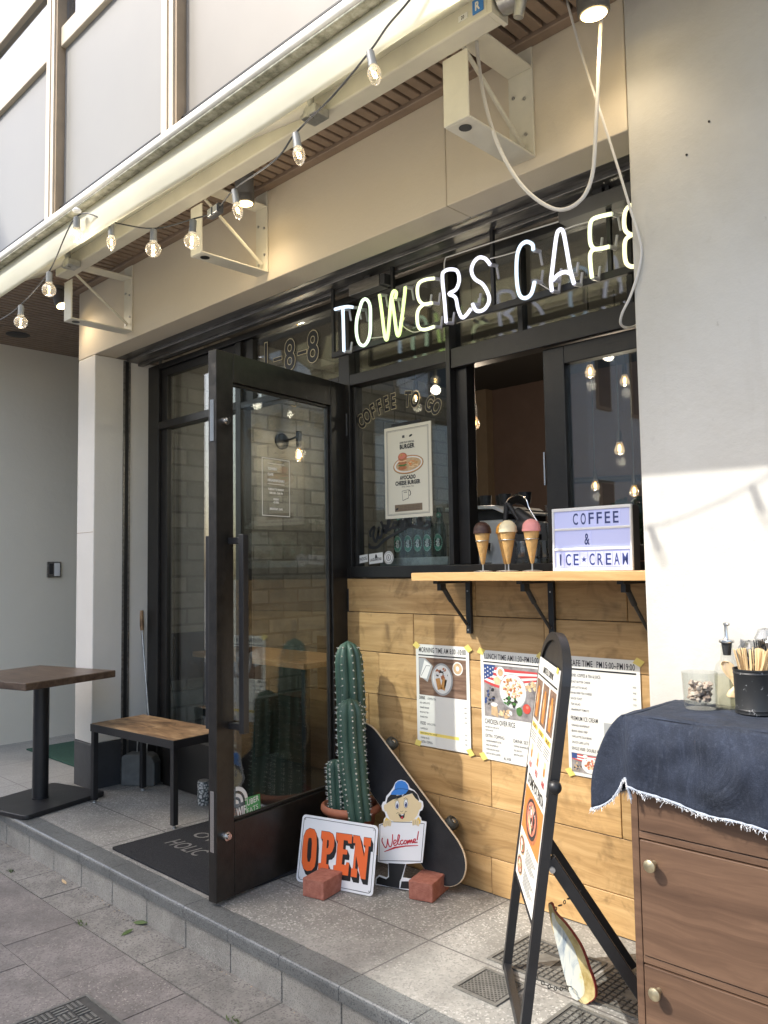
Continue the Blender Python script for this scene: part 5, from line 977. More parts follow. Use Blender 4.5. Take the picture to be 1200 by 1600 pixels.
for st in ([(288, 648), (285, 672), (300, 705), (314, 722), (324, 700), (330, 655), (334, 690), (346, 714), (358, 708), (366, 670), (368, 620)], [(374, 692), (392, 682), (396, 666), (384, 664), (376, 680), (380, 702), (398, 700), (412, 672), (422, 632), (414, 622), (408, 650), (408, 690), (424, 696)], [(448, 664), (434, 668), (428, 686), (438, 696), (454, 686), (462, 668), (456, 686), (466, 692), (478, 680), (474, 666), (462, 668)],
           [(484, 694), (488, 664), (490, 684), (502, 662), (504, 686), (516, 660), (520, 684), (530, 678)], [(530, 676), (546, 666), (544, 654), (532, 660), (530, 680), (552, 682)], [(570, 596), (560, 660)], [(558, 678), (560, 682)]):
    m.use('red_ink').ribbon(F, [tuple(p) for p in smooth_path([Vector(p) for p in T_(st)], 4)], 0.0042, 0.0010)
m.use('red_ink').flat(F, T_([(300, 752), (380, 716), (470, 704), (570, 702), (566, 708), (470, 714), (390, 728), (304, 756)]), 0.0012)
m.build('picture', parent=WB)
def brick(a, b, label):
    a = Vector((*a, 0)); b = Vector((*b, 0)); e = (b - a).normalized(); t = thing('brick', label, 'brick', tuple((a + b) / 2), 'red bricks holding up the signs'); Fk = Fr(a, e, (0, 0, 1))
    m = M('brick_red'); m.fbox(Fk, 0, 0.103, 0.0005, 0.072, -0.195 if False else -0.17, 0.0); m.build('clay_block', parent=t, bevel=0.003)
    m = M('iron_dark'); m.fbox(Fk, 0.001, 0.102, 0.0, 0.0006, -0.16, -0.01); m.build('mortar_smear', parent=t); return t
brick((2.072, -0.526), (2.171, -0.504), 'red brick in front of the OPEN plate'); brick((2.406, -0.262), (2.504, -0.232), 'red brick at the foot of the welcome cutout')
SB = thing('skateboard', 'black gripped skateboard tipped on its side against the oak planks', 'skateboard', (2.25, -0.09, 0))
an = R_(-40.5); Fs = Fr((2.232, -0.115, 0.322), (math.cos(an), 0.02, math.sin(an)), (-math.sin(an) * 0.97, 0.22, math.cos(an) * 0.97))
P = []; L2, W2 = 0.41, 0.102
for k in range(19): a = R_(-90 + 10 * k); P.append((L2 - 0.135 + 0.135 * math.copysign(abs(math.cos(a)) ** 0.9, math.cos(a)), W2 * math.sin(a)))
for k in range(19): a = R_(90 + 10 * k); P.append((-L2 + 0.135 + 0.135 * math.copysign(abs(math.cos(a)) ** 0.9, math.cos(a)), W2 * math.sin(a)))
m = M('maple'); m.prism(Fs, P, -0.010, 0.0); m.build('deck', parent=SB, bevel=0.003); m = M('grip'); m.flat(Fs, [(a * 0.993, b * 0.965) for a, b in P], 0.0006); m.build('grip_tape', parent=SB)
for s in (-0.215, 0.215):
    m = M('galv'); m.fbox(Fs, s - 0.03, s + 0.03, -0.04, 0.04, -0.018, -0.0102); m.tube([Fs.p(s, -0.085, -0.040), Fs.p(s, 0.103, -0.040)], 0.008, 10); m.fbox(Fs, s - 0.012, s + 0.012, -0.03, 0.03, -0.042, -0.0182); m.build('truck', parent=SB, bevel=0.002)
    for b0, b1 in ((0.088, 0.124), (-0.098, -0.062)):
        m = M('wheel'); c0 = Fs.p(s, b0, -0.040); c1 = Fs.p(s, b1, -0.040); ax = (c1 - c0); m.lathe([(0.018, 0), (0.026, 0.003), (0.0285, 0.010), (0.0285, 0.026), (0.026, 0.033), (0.018, 0.036), (0.013, 0.033), (0.012, 0.031)], c0, 26, ax); m.use('chrome').lathe([(0.011, 0.0312), (0.008, 0.035), (0.0045, 0.036)], c0, 16, ax); m.build('wheel', parent=SB, smooth=40)

# ------------------------------------------------------------------ pavement sign
AF = thing('menu_stand', 'black steel A frame menu stand with a rounded top and photo menus clipped on', 'pavement sign', (3.2, -0.6, 0))
az = R_(-48.03); e = Vector((math.cos(az), math.sin(az), 0)); bk = Vector((-e.y, e.x, 0)); th = R_(8.55); u = Vector((0, 0, 1)) * math.cos(th) + bk * math.sin(th)
FA = Fr((3.0077, -0.4586, 0.004), e, u); wA, hA = 0.445, 1.035
m = M('black_metal'); 
for s in (0.0, wA - 0.026): m.fbox(FA, s, s + 0.026, 0.0, hA - 0.06, -0.022, 0.004)
m.fbox(FA, 0.0262, wA - 0.0262, 0.30, 0.318, -0.018, 0.0); m.fbox(FA, 0.0262, wA - 0.0262, 0.0, 0.022, -0.020, 0.002)
P = []; 
for k in range(25): a = R_(180 * k / 24); P.append((wA / 2 + wA / 2 * math.cos(a), hA - 0.062 + 0.135 * math.sin(a)))
n = len(P); I = [(wA / 2 + (a - wA / 2) * 0.885, hA - 0.062 + (b - hA + 0.062) * 0.82) for a, b in P]
def ring_prism(m, F, P, I, d0, d1):
    k = len(P); V = [F.p(a, b, d) for d in (d0, d1) for L in (P, I) for a, b in L]; Q = []
    for i in range(k - 1):
        p0, p1, i0, i1 = i, i + 1, k + i, k + i + 1; o = 2 * k; Q += [(p0, p1, i1, i0), (o + p0, o + i0, o + i1, o + p1), (p0, o + p0, o + p1, p1), (i0, i1, o + i1, o + i0)]
    m.add(V, Q + [(0, k, 3 * k, 2 * k), (k - 1, 3 * k - 1, 4 * k - 1, 2 * k - 1)])
ring_prism(m, FA, P, I, -0.022, 0.004)
m.build('front_frame', parent=AF, smooth=32)
m = M('black_metal'); m.prism(FA, (I + [(wA - 0.028, hA - 0.065), (0.028, hA - 0.065)])[::-1] if False else I[::-1], -0.012, -0.004); m.build('header_plate', parent=AF)
m = M('black_metal'); m.fbox(FA, 0.027, wA - 0.027, 0.319, hA - 0.063, -0.012, -0.006); m.build('back_board', parent=AF)
for s in (0.004, wA - 0.026):
    m = M('black_metal'); a = FA.p(s, 0.475, -0.024); foot = Vector((3.0077, -0.4586, 0)) + e * s + bk * 0.40; d = (foot - a).normalized(); nrm_ = e; FL = Fr(a, e, -d)
    L_ = (foot - a).length; m.fbox(FL, 0, 0.022, -L_, 0.02, -0.032, 0.0); m.build('rear_leg', parent=AF, bevel=0.002, seg=1)
    m = M('galv'); c = FA.p(s + 0.011 + (0.014 if s > 0.1 else -0.014), 0.475, -0.03); m.cyl(c - e * 0.006, c + e * 0.006, 0.008, n=12); m.build('pivot_bolt', parent=AF, smooth=True)
m = M('black_metal'); c = FA.p(wA + 0.002, 0.70, -0.008); m.ball(c + e * 0.012, 0.019, 16, 10); m.cyl(c - e * 0.004, c + e * 0.01, 0.010, n=12); m.build('clamp_knob', parent=AF, smooth=True)
m = M('paper'); m.fbox(FA, 0.030, wA - 0.030, 0.66, 1.012, 0.0045, 0.0065); m.fbox(FA, 0.036, wA - 0.034, 0.320, 0.655, 0.001, 0.003); m.build('menu_sheet', parent=AF)
m = M(); d = 0.0072; x0, x1 = 0.030, wA - 0.030; cw = (x1 - x0) / 3
m.use('ink').rect(FA, x0 + 0.01, x1 - 0.01, 0.955, 0.961, d); m.text('LIMITED DRINK', FA, (x0 + x1) / 2, 0.972, 0.020, d, w=0.20, align='C', bold=0.02)
for k in range(3):
    a = x0 + cw * k + 0.012; b = a + cw - 0.024; m.use(PM['board']).rect(FA, a, b, 0.818, 0.945, d); c = (a + b) / 2
    m.use(PM['drink']).flat(FA, [(c - 0.020, 0.828), (c + 0.020, 0.828), (c + 0.026, 0.885), (c + 0.012, 0.925), (c - 0.012, 0.925), (c - 0.026, 0.885)], d + 0.0003); m.use(PM['orange']).disc(FA, c, 0.862, 0.018, 0.026, d + 0.0006, 18); m.use(PM['rice']).disc(FA, c - 0.008, 0.885, 0.006, 0.02, d + 0.0009, 12)
    m.use('yellow').rect(FA, a, b, 0.790, 0.806, d)
    m.use('ink').text(('ICED', 'COLD', 'FRUIT')[k], FA, c, 0.792, 0.011, d + 0.0004, w=0.06, align='C', bold=0.02)
    m.use('ink_grey')
    for j in range(4): m.rect(FA, a, b - 0.01 * (j % 3), 0.776 - j * 0.008, 0.779 - j * 0.008, d)
    m.use(PM['rice']).flat(FA, [(c - 0.014, 0.697), (c + 0.014, 0.697), (c + 0.018, 0.740), (c - 0.018, 0.740)], d); m.use(PM['drink']).rect(FA, c - 0.013, c + 0.013, 0.700, 0.722, d + 0.0003)
    m.use('red_ink').text(('¥500', '¥550', '¥600')[k], FA, c, 0.668, 0.018, d, w=0.05, align='C', bold=0.02)
d = 0.0038; m.use('ink').text('STONE POT PASTA', FA, (x0 + x1) / 2, 0.615, 0.030, d, w=0.31, align='C', bold=0.03)
m.use(PM['orange']).rect(FA, 0.046, wA - 0.044, 0.470, 0.605, d); m.use(PM['meat']).disc(FA, 0.22, 0.535, 0.125, 0.062, d + 0.0003, 40); m.use(PM['dark']).disc(FA, 0.22, 0.538, 0.105, 0.055, d + 0.0006, 40); m.use(PM['coral']).disc(FA, 0.22, 0.540, 0.088, 0.045, d + 0.0009, 40); blobs(m, FA, 0.22, 0.542, 0.07, 0.034, [PM['white'], PM['rice'], PM['pink'], PM['dark']], 40, 0.014, d + 0.0012, rg)
for k in range(2):
    t = 0.425 - k * 0.062; m.use(PM['tan']).disc(FA, 0.105, t, 0.058, 0.027, d, 32); m.use(PM['dark']).disc(FA, 0.105, t, 0.050, 0.022, d + .0003, 30); m.use(PM['coral']).disc(FA, 0.105, t, 0.043, 0.018, d + .0006, 30); blobs(m, FA, 0.105, t, 0.032, 0.013, [PM['white'], PM['rice'], PM['green']], 18, 0.009, d + 0.0009, rg)
    m.use('ink_grey')
    for j in range(6): m.rect(FA, 0.19, 0.38 - 0.03 * (j % 3), t + 0.018 - j * 0.008, t + 0.021 - j * 0.008, d)
m.build('menu_picture', parent=AF)
m = M('yellow'); m.disc(FA, wA - 0.065, 1.008, 0.022, 0.012, 0.0085, 4, 0.3, 0.2); m.build('tape', parent=AF)
# painted board chained to the stand
PB = thing('painted_board', 'small paddle shaped board with yellow rim paint, chained behind the menu stand', 'board', (3.25, -0.46, 0))
yb = at(915, 1571, z=0.004).y; FP = Fr((3.2, yb, 0.0), (1, 0.12, 0), (0, 0.10, 1))
OUTL = [FP.px(a, b) for a, b in ((855, 1412), (860, 1412), (866, 1426), (880, 1441), (896, 1462), (909, 1484), (920, 1514), (929, 1540), (930, 1560), (921, 1568), (913, 1571), (900, 1560), (889, 1536), (874, 1490), (862, 1452), (857, 1430))]
OUTL = [tuple(p) for p in smooth_path([Vector(p) for p in OUTL], 3, True)]; cx = sum(a for a, b in OUTL) / len(OUTL); cy = sum(b for a, b in OUTL) / len(OUTL)
m = M('board_red'); m.prism(FP, OUTL[::-1], -0.016, 0.0); m.build('edge', parent=PB, bevel=0.002)
m = M('board_rim'); m.flat(FP, [(cx + (a - cx) * 0.97, cy + (b - cy) * 0.985) for a, b in OUTL][::-1], 0.0006); m.use('board_paint').flat(FP, [(cx - 0.010 + (a - cx) * 0.70, cy - 0.010 + (b - cy) * 0.88) for a, b in OUTL][::-1], 0.0012); m.build('painted_face', parent=PB)
m = M('iron_dark')
def chain(a, b, sag, n):
    for k in range(n):
        t = (k + 0.5) / n; c = Vector(a).lerp(Vector(b), t) - Vector((0, 0, sag * 4 * t * (1 - t))); dd = (Vector(b) - Vector(a)).normalized(); side = dd.cross(Vector((0, 0, 1))).normalized() if k % 2 else dd.cross(dd.cross(Vector((0, 0, 1)))).normalized()
        m.tube([c + dd * 0.011 * math.cos(q_) + side * 0.005 * math.sin(q_) for q_ in [2 * math.pi * i / 10 for i in range(10)]], 0.0014, 5, True)
chain(FP.p(*FP.px(864, 1422), 0.0), FA.p(wA - 0.02, 0.42, -0.06) + bk * 0.06, 0.0, 6); chain(FA.p(wA - 0.02, 0.18, -0.02), FP.p(*FP.px(893, 1540), 0.004), 0.02, 12)
m.build('chain', parent=PB, smooth=True)

# ------------------------------------------------------------------ cabinet under the denim cloth
CB = thing('drawer_cabinet', 'walnut drawer cabinet with round brass knobs against the white wall', 'cabinet', (4.1, -0.52, 0))
cx0, cx1, cy0, cy1, cz1 = 3.594, 4.62, -0.672, -0.372, 0.902
m = M('walnut'); m.box(cx0, cy0, 0.0, cx0 + 0.020, cy1, cz1 - 0.02); m.box(cx1 - 0.020, cy0, 0.0, cx1, cy1, cz1 - 0.02); m.box(cx0, cy0 - 0.004, cz1 - 0.0195, cx1, cy1, cz1); m.box(cx0 + 0.0205, cy0 + 0.02, 0.02, cx1 - 0.0205, cy1, 0.86)
for z in (0.594, 0.281): m.box(cx0 + 0.0207, cy0 + 0.001, z, cx1 - 0.0207, cy0 + 0.0195, z + 0.018)
m.build('carcass', parent=CB, bevel=0.0015)
for z0, z1 in ((0.615, 0.878), (0.302, 0.591), (0.012, 0.278)):
    m = M('walnut'); m.box(cx0 + 0.0235, cy0 - 0.003, z0, cx1 - 0.0235, cy0 + 0.0185, z1); dr_ = m.build('drawer', parent=CB, bevel=0.0015)
    for kx in ((3.656, 4.50) if z1 < 0.8 else ()):                       # the top drawer's knobs are off, under the cloth
        m = M('brass'); m.lathe([(0.008, 0.0), (0.0065, 0.012), (0.013, 0.018), (0.0165, 0.024), (0.0155, 0.029), (0.008, 0.033), (0.0, 0.034)], (kx, cy0 - 0.003, z1 - 0.052), 24, (0, -1, 0)); m.build('knob', parent=dr_, smooth=50)
# cloth
CL = thing('denim_cloth', 'frayed dark blue denim cloth draped over the drawer cabinet', 'cloth', (4.1, -0.5, 0.9))
ztop = cz1 + 0.004; NK = 150; rim = []; hem = []
def hemz(x): return 0.694 + 0.010 * math.sin(x * 9.0) + 0.004 * math.sin(x * 31)
for k in range(NK):
    t = k / (NK - 1)
    if t < 0.22:                                                       # left overhang, from the wall to the corner
        q_ = t / 0.22; rim.append(Vector((cx0 - 0.008, -0.368 + q_ * (cy0 - 0.012 + 0.368), ztop))); hem.append(Vector((3.585 - 0.085 * q_ ** 2, -0.372 - 0.27 * q_, 0.72 - 0.05 * q_)))
    elif t < 0.42:                                                     # the corner fans out into a hanging point
        q_ = (t - 0.22) / 0.20; a = q_ * math.pi / 2; rim.append(Vector((cx0 - 0.008 + 0.012 * (1 - math.cos(a)), cy0 - 0.012 * 1 - 0.004 * math.sin(a), ztop)))
        tipk = math.exp(-((q_ - 0.42) / 0.17) ** 2); hem.append(Vector((3.500 + 0.115 * q_ - 0.062 * tipk, -0.642 - 0.058 * q_ - 0.018 * tipk, 0.672 + 0.070 * math.exp(-((q_ - 0.80) / 0.17) ** 2) - 0.030 * tipk)))
    else:
        q_ = (t - 0.42) / 0.58; x = cx0 + 0.004 + q_ * (cx1 - cx0 + 0.06); rim.append(Vector((x, cy0 - 0.016, ztop))); hem.append(Vector((x + 0.003, cy0 - 0.030 - 0.012 * math.sin(x * 15.0) - 0.010 * math.exp(-((x - 3.62) / 0.05) ** 2), hemz(x) + 0.034 * math.exp(-((x - 3.57) / 0.08) ** 2))))
rows = []; NJ = 16
for j in range(NJ + 1):
    s = j / NJ; r = []
    for k in range(NK):
        a, b = rim[k], hem[k]; drop = s; outw = (1 - (1 - s) ** 2.2)
        p = Vector((a.x + (b.x - a.x) * outw, a.y + (b.y - a.y) * outw, a.z + (b.z - a.z) * (s ** 1.15)))
        p.y -= 0.006 * math.sin(p.x * 17 + s * 2.2) * s * (1 if k > NK * .42 else 0.3); p.z += 0.002 * math.sin(k * 0.31) * (1 - s)
        nz = mnoise.noise(Vector((p.x * 6.0 + p.z * 4.0, p.z * 3.0, 1.7))); n2 = mnoise.noise(Vector((p.x * 13.0 - p.z * 9.0, p.z * 12.0, 8.1))); bell = math.sin(min(1.0, s * 1.15) * math.pi) ** 0.7 if s > 0 else 0
        p.y -= (0.034 * nz + 0.012 * n2 + 0.020 * (1 - abs(mnoise.noise(Vector((p.x * 4.0 - p.z * 5.0, p.z * 2.0, 5.5))))) ** 6 + 0.008) * bell * (1 if k > NK * .42 else 0.4); r.append(p)
    rows.append(r)
top = []
for j in range(9):
    s = j / 8; top.append([Vector((a.x, a.y + (-0.368 - a.y) * (1 - s), ztop + 0.0015 * math.sin(a.x * 23 + s * 5))) for a in rim[int(NK * .42):]])
m = M('denim'); m.grid(rows); m.grid([r for r in top]); 
# strip that closes the top between the left overhang and the front sheet
L_ = rim[:int(NK * .42) + 1]; c0 = int(NK * .42)
m.grid([[p, Vector((rim[c0].x, p.y, ztop))] for p in L_])
o = m.build('cloth_sheet', parent=CL, smooth=75); sm = o.modifiers.new('solid', 'SOLIDIFY'); sm.thickness = 0.0022; sm.offset = -1
o.data.materials.append(MT['denim_back']); sm.material_offset = 0
m = M('thread'); rf = random.Random(5)
for k in range(NK - 1):
    for q_ in range(9):
        f = rf.random(); p = hem[k].lerp(hem[k + 1], f); p = Vector(p); p.y -= 0.006 * math.sin(p.x * 17 + 2.2) * (1 if k > NK * .42 else 0.3); tdir = (hem[k + 1] - hem[k]).normalized()
        ln = rf.uniform(0.004, 0.016) if rf.random() < 0.93 else rf.uniform(0.018, 0.03)
        q2 = p + Vector((rf.uniform(-.004, .004), rf.uniform(-.008, .003), rf.uniform(-.001, .006))); e2 = q2 + tdir * rf.uniform(-.6, .6) * ln + Vector((0, rf.uniform(-.4, .1) * ln, -rf.uniform(.1, .75) * ln)); m.tube([q2, (q2 + e2) / 2 + Vector((rf.uniform(-.002, .002), -0.001, 0.0015)), e2], 0.0006, 3)
hp = [Vector((p.x, p.y - 0.006 * math.sin(p.x * 17 + 2.2) * (1 if k > NK * .42 else 0.3) - 0.002, p.z + 0.004)) for k, p in enumerate(hem)]
m.use('denim_back').tube(hp, [0.0030 + 0.0014 * math.sin(k * 1.9) * math.sin(k * .7) for k in range(NK)], 7); m.build('frayed_hem', parent=CL)
# glass of shells, oil bottle, stick pots, forks
ZT = ztop + 0.003
def on_top(u, v): p = at(u, v, z=ZT); return p
p = on_top(1090, 1108); TC = (p.x, p.y + 0.02, ZT); t = thing('tumbler', 'clear glass tumbler half full of small sea shells', 'glass', TC)
m = M('clear'); m.lathe([(0.0, 0.0), (0.040, 0.0), (0.043, 0.006), (0.0475, 0.098), (0.0455, 0.0985), (0.0412, 0.018), (0.037, 0.014), (0.0, 0.013)], TC, 36); m.build('glass_body', parent=t, smooth=40)
m = M('shell')
for k in range(70): a = rf.uniform(0, 6.28); r = 0.029 * math.sqrt(rf.random()); z = 0.022 + rf.random() * 0.048; m.ball((TC[0] + r * math.cos(a), TC[1] + r * math.sin(a), ZT + z), rf.uniform(0.006, 0.011), 7, 5, (rf.uniform(.6, 1.2), rf.uniform(.6, 1.2), rf.uniform(.4, .9)), 0.25)
m.build('shells', parent=t, smooth=True)
p = on_top(1124, 1112); BC = (p.x - 0.005, p.y + 0.08, ZT); t = thing('oil_bottle', 'clear glass oil bottle with a steel pourer behind the tumbler', 'bottle', BC)
m = M('clear'); m.lathe([(0.0, 0.0), (0.033, 0.0), (0.035, 0.006), (0.035, 0.098), (0.030, 0.116), (0.018, 0.130), (0.0155, 0.150), (0.0165, 0.152), (0.0165, 0.157), (0.015, 0.158), (0.015, 0.163), (0.0165, 0.165), (0.0165, 0.170), (0.0148, 0.171)], BC, 32, cap=False); m.build('glass_body', parent=t, smooth=35)
m = M('oil'); m.lathe([(0.0, 0.004), (0.0335, 0.004), (0.0335, 0.088), (0.0, 0.0885)], BC, 28); m.build('syrup', parent=t, smooth=35)
m = M('dark_plastic'); m.lathe([(0.0, 0.142), (0.010, 0.142), (0.0138, 0.172), (0.0138, 0.176)], BC, 20); m.build('stopper', parent=t, smooth=35)
m = M('chrome'); m.lathe([(0.020, 0.1765), (0.0205, 0.180), (0.0195, 0.184), (0.008, 0.186), (0.0055, 0.192), (0.005, 0.222), (0.0068, 0.223), (0.0068, 0.230), (0.004, 0.231)], BC, 24); m.tube([(BC[0], BC[1], ZT + 0.228), (BC[0] + 0.010, BC[1] - 0.004, ZT + 0.226)], 0.0045, 8); m.build('pourer', parent=t, smooth=40)
def pot(C_, r, h, label):
    t = thing('tin_pot', label, 'pot', C_, 'black tin pots on the denim cloth'); prof = [(0.0, 0.0), (r * .93, 0.0), (r * .99, 0.004), (r * .97, 0.008), (r, 0.013), (r * .96, 0.017), (r * 1.0, h - 0.016), (r * 1.03, h - 0.012), (r * 1.0, h - 0.008), (r * 1.04, h - 0.003), (r * 1.03, h), (r * .98, h - 0.001), (r * .93, 0.01), (0, 0.008)]
    m = M('tin'); m.lathe(prof, C_, 40); m.build('tin_body', parent=t, smooth=35)
p = on_top(1172, 1118); PC = (p.x + 0.002, p.y + 0.035, ZT); pot(PC, 0.051, 0.118, 'scuffed black tin pot full of wooden stir sticks')
p = at(1198, 1095, y=-0.425); PC2 = (p.x, -0.425, ZT); pot(PC2, 0.045, 0.095, 'second black tin pot at the right edge holding wrapped forks')
first = None
for k in range(40):
    a = rf.uniform(0, 6.28); r = 0.034 * math.sqrt(rf.random()); lx = r * math.cos(a) / 0.045; ly = r * math.sin(a) / 0.045
    if k % 5 == 4: lx = 0.7 + rf.random() * 0.3
    dirv = Vector((lx * 0.33 + rf.uniform(-.08, .08), ly * 0.2 + rf.uniform(-.05, .05), 1)).normalized(); c = Vector(PC) + Vector((r * math.cos(a) * 0.6, r * math.sin(a) * 0.6, 0.030))
    if first is None:
        m = M('stick'); m.prism(Fr((0, 0, 0), (1, 0, 0), (0, 0, 1)), rrect(-0.003, 0.003, 0.0, 0.140, 0.0029, 3), -0.0006, 0.0006); first = m.build('stir_stick'); tag(first, 'thin wooden stir stick standing in the scuffed black tin pot', 'stir stick', 'stir sticks in the tin pot'); o = first
    else: o = first.copy(); COL.objects.link(o)
    o.location = c; o.rotation_mode = 'QUATERNION'; o.rotation_quaternion = dirv.to_track_quat('Z', 'Y') @ Vector((0, 0, 1)).rotation_difference(Vector((0, 0, 1))); o.rotation_quaternion = o.rotation_quaternion @ Matrix.Rotation(rf.uniform(-1.2, 1.2) + 0.6, 4, 'Z').to_quaternion()
def spoon(base, top, label):
    base = Vector(base); top = Vector(top); u_ = (top - base).normalized(); F_ = Fr(base, Vector((0.80, 0.60, 0)), u_); L = (top - base).length; P = []
    for s, ww in ((0, .004), (.45, .0045), (.6, .006), (.68, .013), (.8, .0175), (.92, .0165), (.98, .010), (1.0, .0)): P.append((ww, s * L))
    m = M('spoonwood'); rows_ = []
    for ww, s in P: rows_.append([F_.p(-ww, s, 0.003 * (ww > .008)), F_.p(-ww * .5, s, -0.003 * (ww > .008)), F_.p(ww * .5, s, -0.003 * (ww > .008)), F_.p(ww, s, 0.003 * (ww > .008))])
    m.grid(rows_); o = solo(m, 'wooden_spoon', label, 'spoon', tuple(base), smooth=True); sm = o.modifiers.new('solid', 'SOLIDIFY'); sm.thickness = 0.0016
a = on_top(1112, 1100); spoon((PC[0] - 0.035, PC[1] + 0.02, ZT + 0.012), (PC[0] - 0.085, PC[1] + 0.025, ZT + 0.128), 'flat wooden spoon standing between the oil bottle and the stick pot'); spoon((PC[0] - 0.015, PC[1] + 0.045, ZT + 0.125), (PC[0] - 0.062, PC[1] + 0.002, ZT + 0.035), 'wooden spoon pointing bowl down beside the tumbler')
FK = thing('wrapped_forks', 'black plastic forks in crumpled clear film standing in the rear tin pot', 'forks', PC2)
for bx, by, hh in ((-0.055, 0.035, 0.165), (-0.005, 0.03, 0.200), (0.035, 0.0, 0.19)):
    for k in range(5):
        b0 = Vector(PC2) + Vector((bx * 0.5 + rf.uniform(-.012, .012), by * 0.4 + rf.uniform(-.012, .012), 0.02)); t0 = Vector(PC2) + Vector((bx + rf.uniform(-.022, .022), by + rf.uniform(-.012, .012), hh - 0.01 + rf.uniform(-.012, .004))); F_ = Fr(b0, (0.8, 0.6, 0), (t0 - b0)); L = (t0 - b0).length; m = M('dark_plastic')
        m.fbox(F_, -0.004, 0.004, 0, L * .68, -0.001, 0.001); m.fbox(F_, -0.010, 0.010, L * .68, L * .80, -0.001, 0.001)
        for s in (-0.009, -0.0035, 0.002, 0.0075): m.fbox(F_, s, s + 0.003, L * .80, L, -0.001, 0.001)
        m.build('fork', parent=FK)
    m = M('film'); c = Vector(PC2) + Vector((bx * .9, by * .9, 0.085)); m.lathe([(0.024 + 0.004 * math.sin(i * 2.1), i * (hh - 0.075) / 8) for i in range(8)] + [(0.017, hh - 0.070), (0.0, hh - 0.066)], c, 18, cap=False)
    m.v = [v_ + Vector((rf.uniform(-.0035, .0035), rf.uniform(-.0035, .0035), rf.uniform(-.002, .002))) for v_ in m.v]; m.build('film_wrap', parent=FK)

# ------------------------------------------------------------------ table and bench on the porch
TB = thing('cafe_table', 'square dark wood cafe table on a black steel pedestal at the porch corner', 'table', (0.03, -0.64, 0))
FT = Fr((0.366, -0.952, 0.716), (-0.19, 0.98, 0), (-0.98, -0.19, 0)); FT = Fr((-0.03, -0.655, 0.0), (0.977, -0.215, 0) if False else (0.98, 0.0, 0), (0, 1, 0))
c4 = [at(40, 1068, z=0.742), at(181, 1047, z=0.742)]; eT = (c4[1] - c4[0]); dT = eT.length; eT.normalize(); oT = Vector((-eT.y, eT.x, 0)); FT = Fr(c4[0], eT, oT)
m = M('table_wood'); m.prism(FT, [(0, 0), (dT, 0), (dT, 0.66), (0, 0.66)], -0.040, 0.0); m.build('table_top', parent=TB, bevel=0.005)
bc = at(40, 1283, z=0.0); m = M('black_metal'); b1 = at(166, 1243, z=0.0); eB = (b1 - bc); dB = eB.length; eB.normalize(); oB = Vector((-eB.y, eB.x, 0)); FB = Fr(bc, eB, oB); m.prism(FB, rrect(0, dB, 0, 0.46, 0.03, 4), 0.0, 0.026); m.build('base_plate', parent=TB, bevel=0.006, seg=3)
cc = FB.p(dB * .5, 0.235, 0); m = M('black_metal'); m.cyl((cc.x, cc.y, 0.0262), (cc.x, cc.y, 0.701), 0.044, n=28); m.lathe([(0.048, 0.0), (0.048, 0.005)], (cc.x, cc.y, 0.0265), 28); m.build('column', parent=TB, smooth=40)
m = M('black_metal'); m.box(cc.x - 0.16, cc.y - 0.16, 0.690, cc.x + 0.16, cc.y + 0.16, 0.7015); m.build('top_plate', parent=TB)
BN = thing('bench', 'low black steel bench with a worn bare wood seat by the window', 'bench', (0.5, -0.27, 0))
a_ = at(141, 1130, z=0.445); b_ = at(271, 1157, z=0.445); eN = (b_ - a_); dN = eN.length; eN.normalize(); oN = Vector((-eN.y, eN.x, 0)); FN = Fr(a_, eN, oN); wN = 0.355
m = M('bench_wood'); m.prism(FN, [(0.004, 0.004), (dN - 0.004, 0.004), (dN - 0.004, wN - 0.004), (0.004, wN - 0.004)], -0.022, 0.0); m.build('seat', parent=BN, bevel=0.003)
m = M('black_metal'); m.fbox(FN, 0, dN, 0, 0.0035, -0.045, -0.003); m.fbox(FN, 0, dN, wN - 0.0035, wN, -0.045, -0.003); m.fbox(FN, 0, 0.0035, 0.0036, wN - 0.0036, -0.045, -0.003); m.fbox(FN, dN - 0.0035, dN, 0.0036, wN - 0.0036, -0.045, -0.003); m.build('rail', parent=BN)
for s in (0.0036, dN - 0.0336):
    for t in (0.0036, wN - 0.0336): m = M('black_metal'); m.fbox(FN, s, s + 0.03, t, t + 0.03, -0.430, -0.0225); g = m.build('leg', parent=BN, bevel=0.002); c = FN.p(s + 0.015, t + 0.015, -0.445); m = M('galv'); m.lathe([(0.013, 0.0), (0.012, 0.005), (0.005, 0.006), (0.005, 0.0145)], c, 16); m.build('levelling_foot', parent=g, smooth=True)
# dustpan, spray can, mats
DP = thing('dustpan', 'grey long handled dustpan standing behind the bench', 'dustpan', (0.05, -0.11, 0))
m = M('plastic_grey'); m.prism(Fr((-0.058, -0.195, 0), (0.80, 0.60, 0), (0, 0, 1)), [(0.0, 0.0), (0.215, 0.0), (0.215, 0.135), (0.195, 0.175), (0.17, 0.190), (0.03, 0.190), (0.0, 0.175)], -0.10, 0.0); m.build('pan', parent=DP, bevel=0.008, seg=3)
h0 = at(232, 1118, y=-0.06); h1 = at(222, 985, y=-0.035); h2 = at(221, 966, y=-0.033); m = M('galv'); m.tube([(h0.x, -0.075, 0.15), h0, h1], 0.006, 10); m.tube([(h0.x - 0.075, -0.095, 0.15), (h0.x - 0.075, -0.09, 0.30), (h0.x - 0.01, -0.06, 0.42)], 0.005, 10); m.build('handle', parent=DP, smooth=True); m = M('bench_wood'); m.tube([h1, h1.lerp(h2, 0.4), h2 + Vector((0, 0, 0.05))], [0.010, 0.0135, 0.012], 12); m.build('grip', parent=DP, smooth=True)
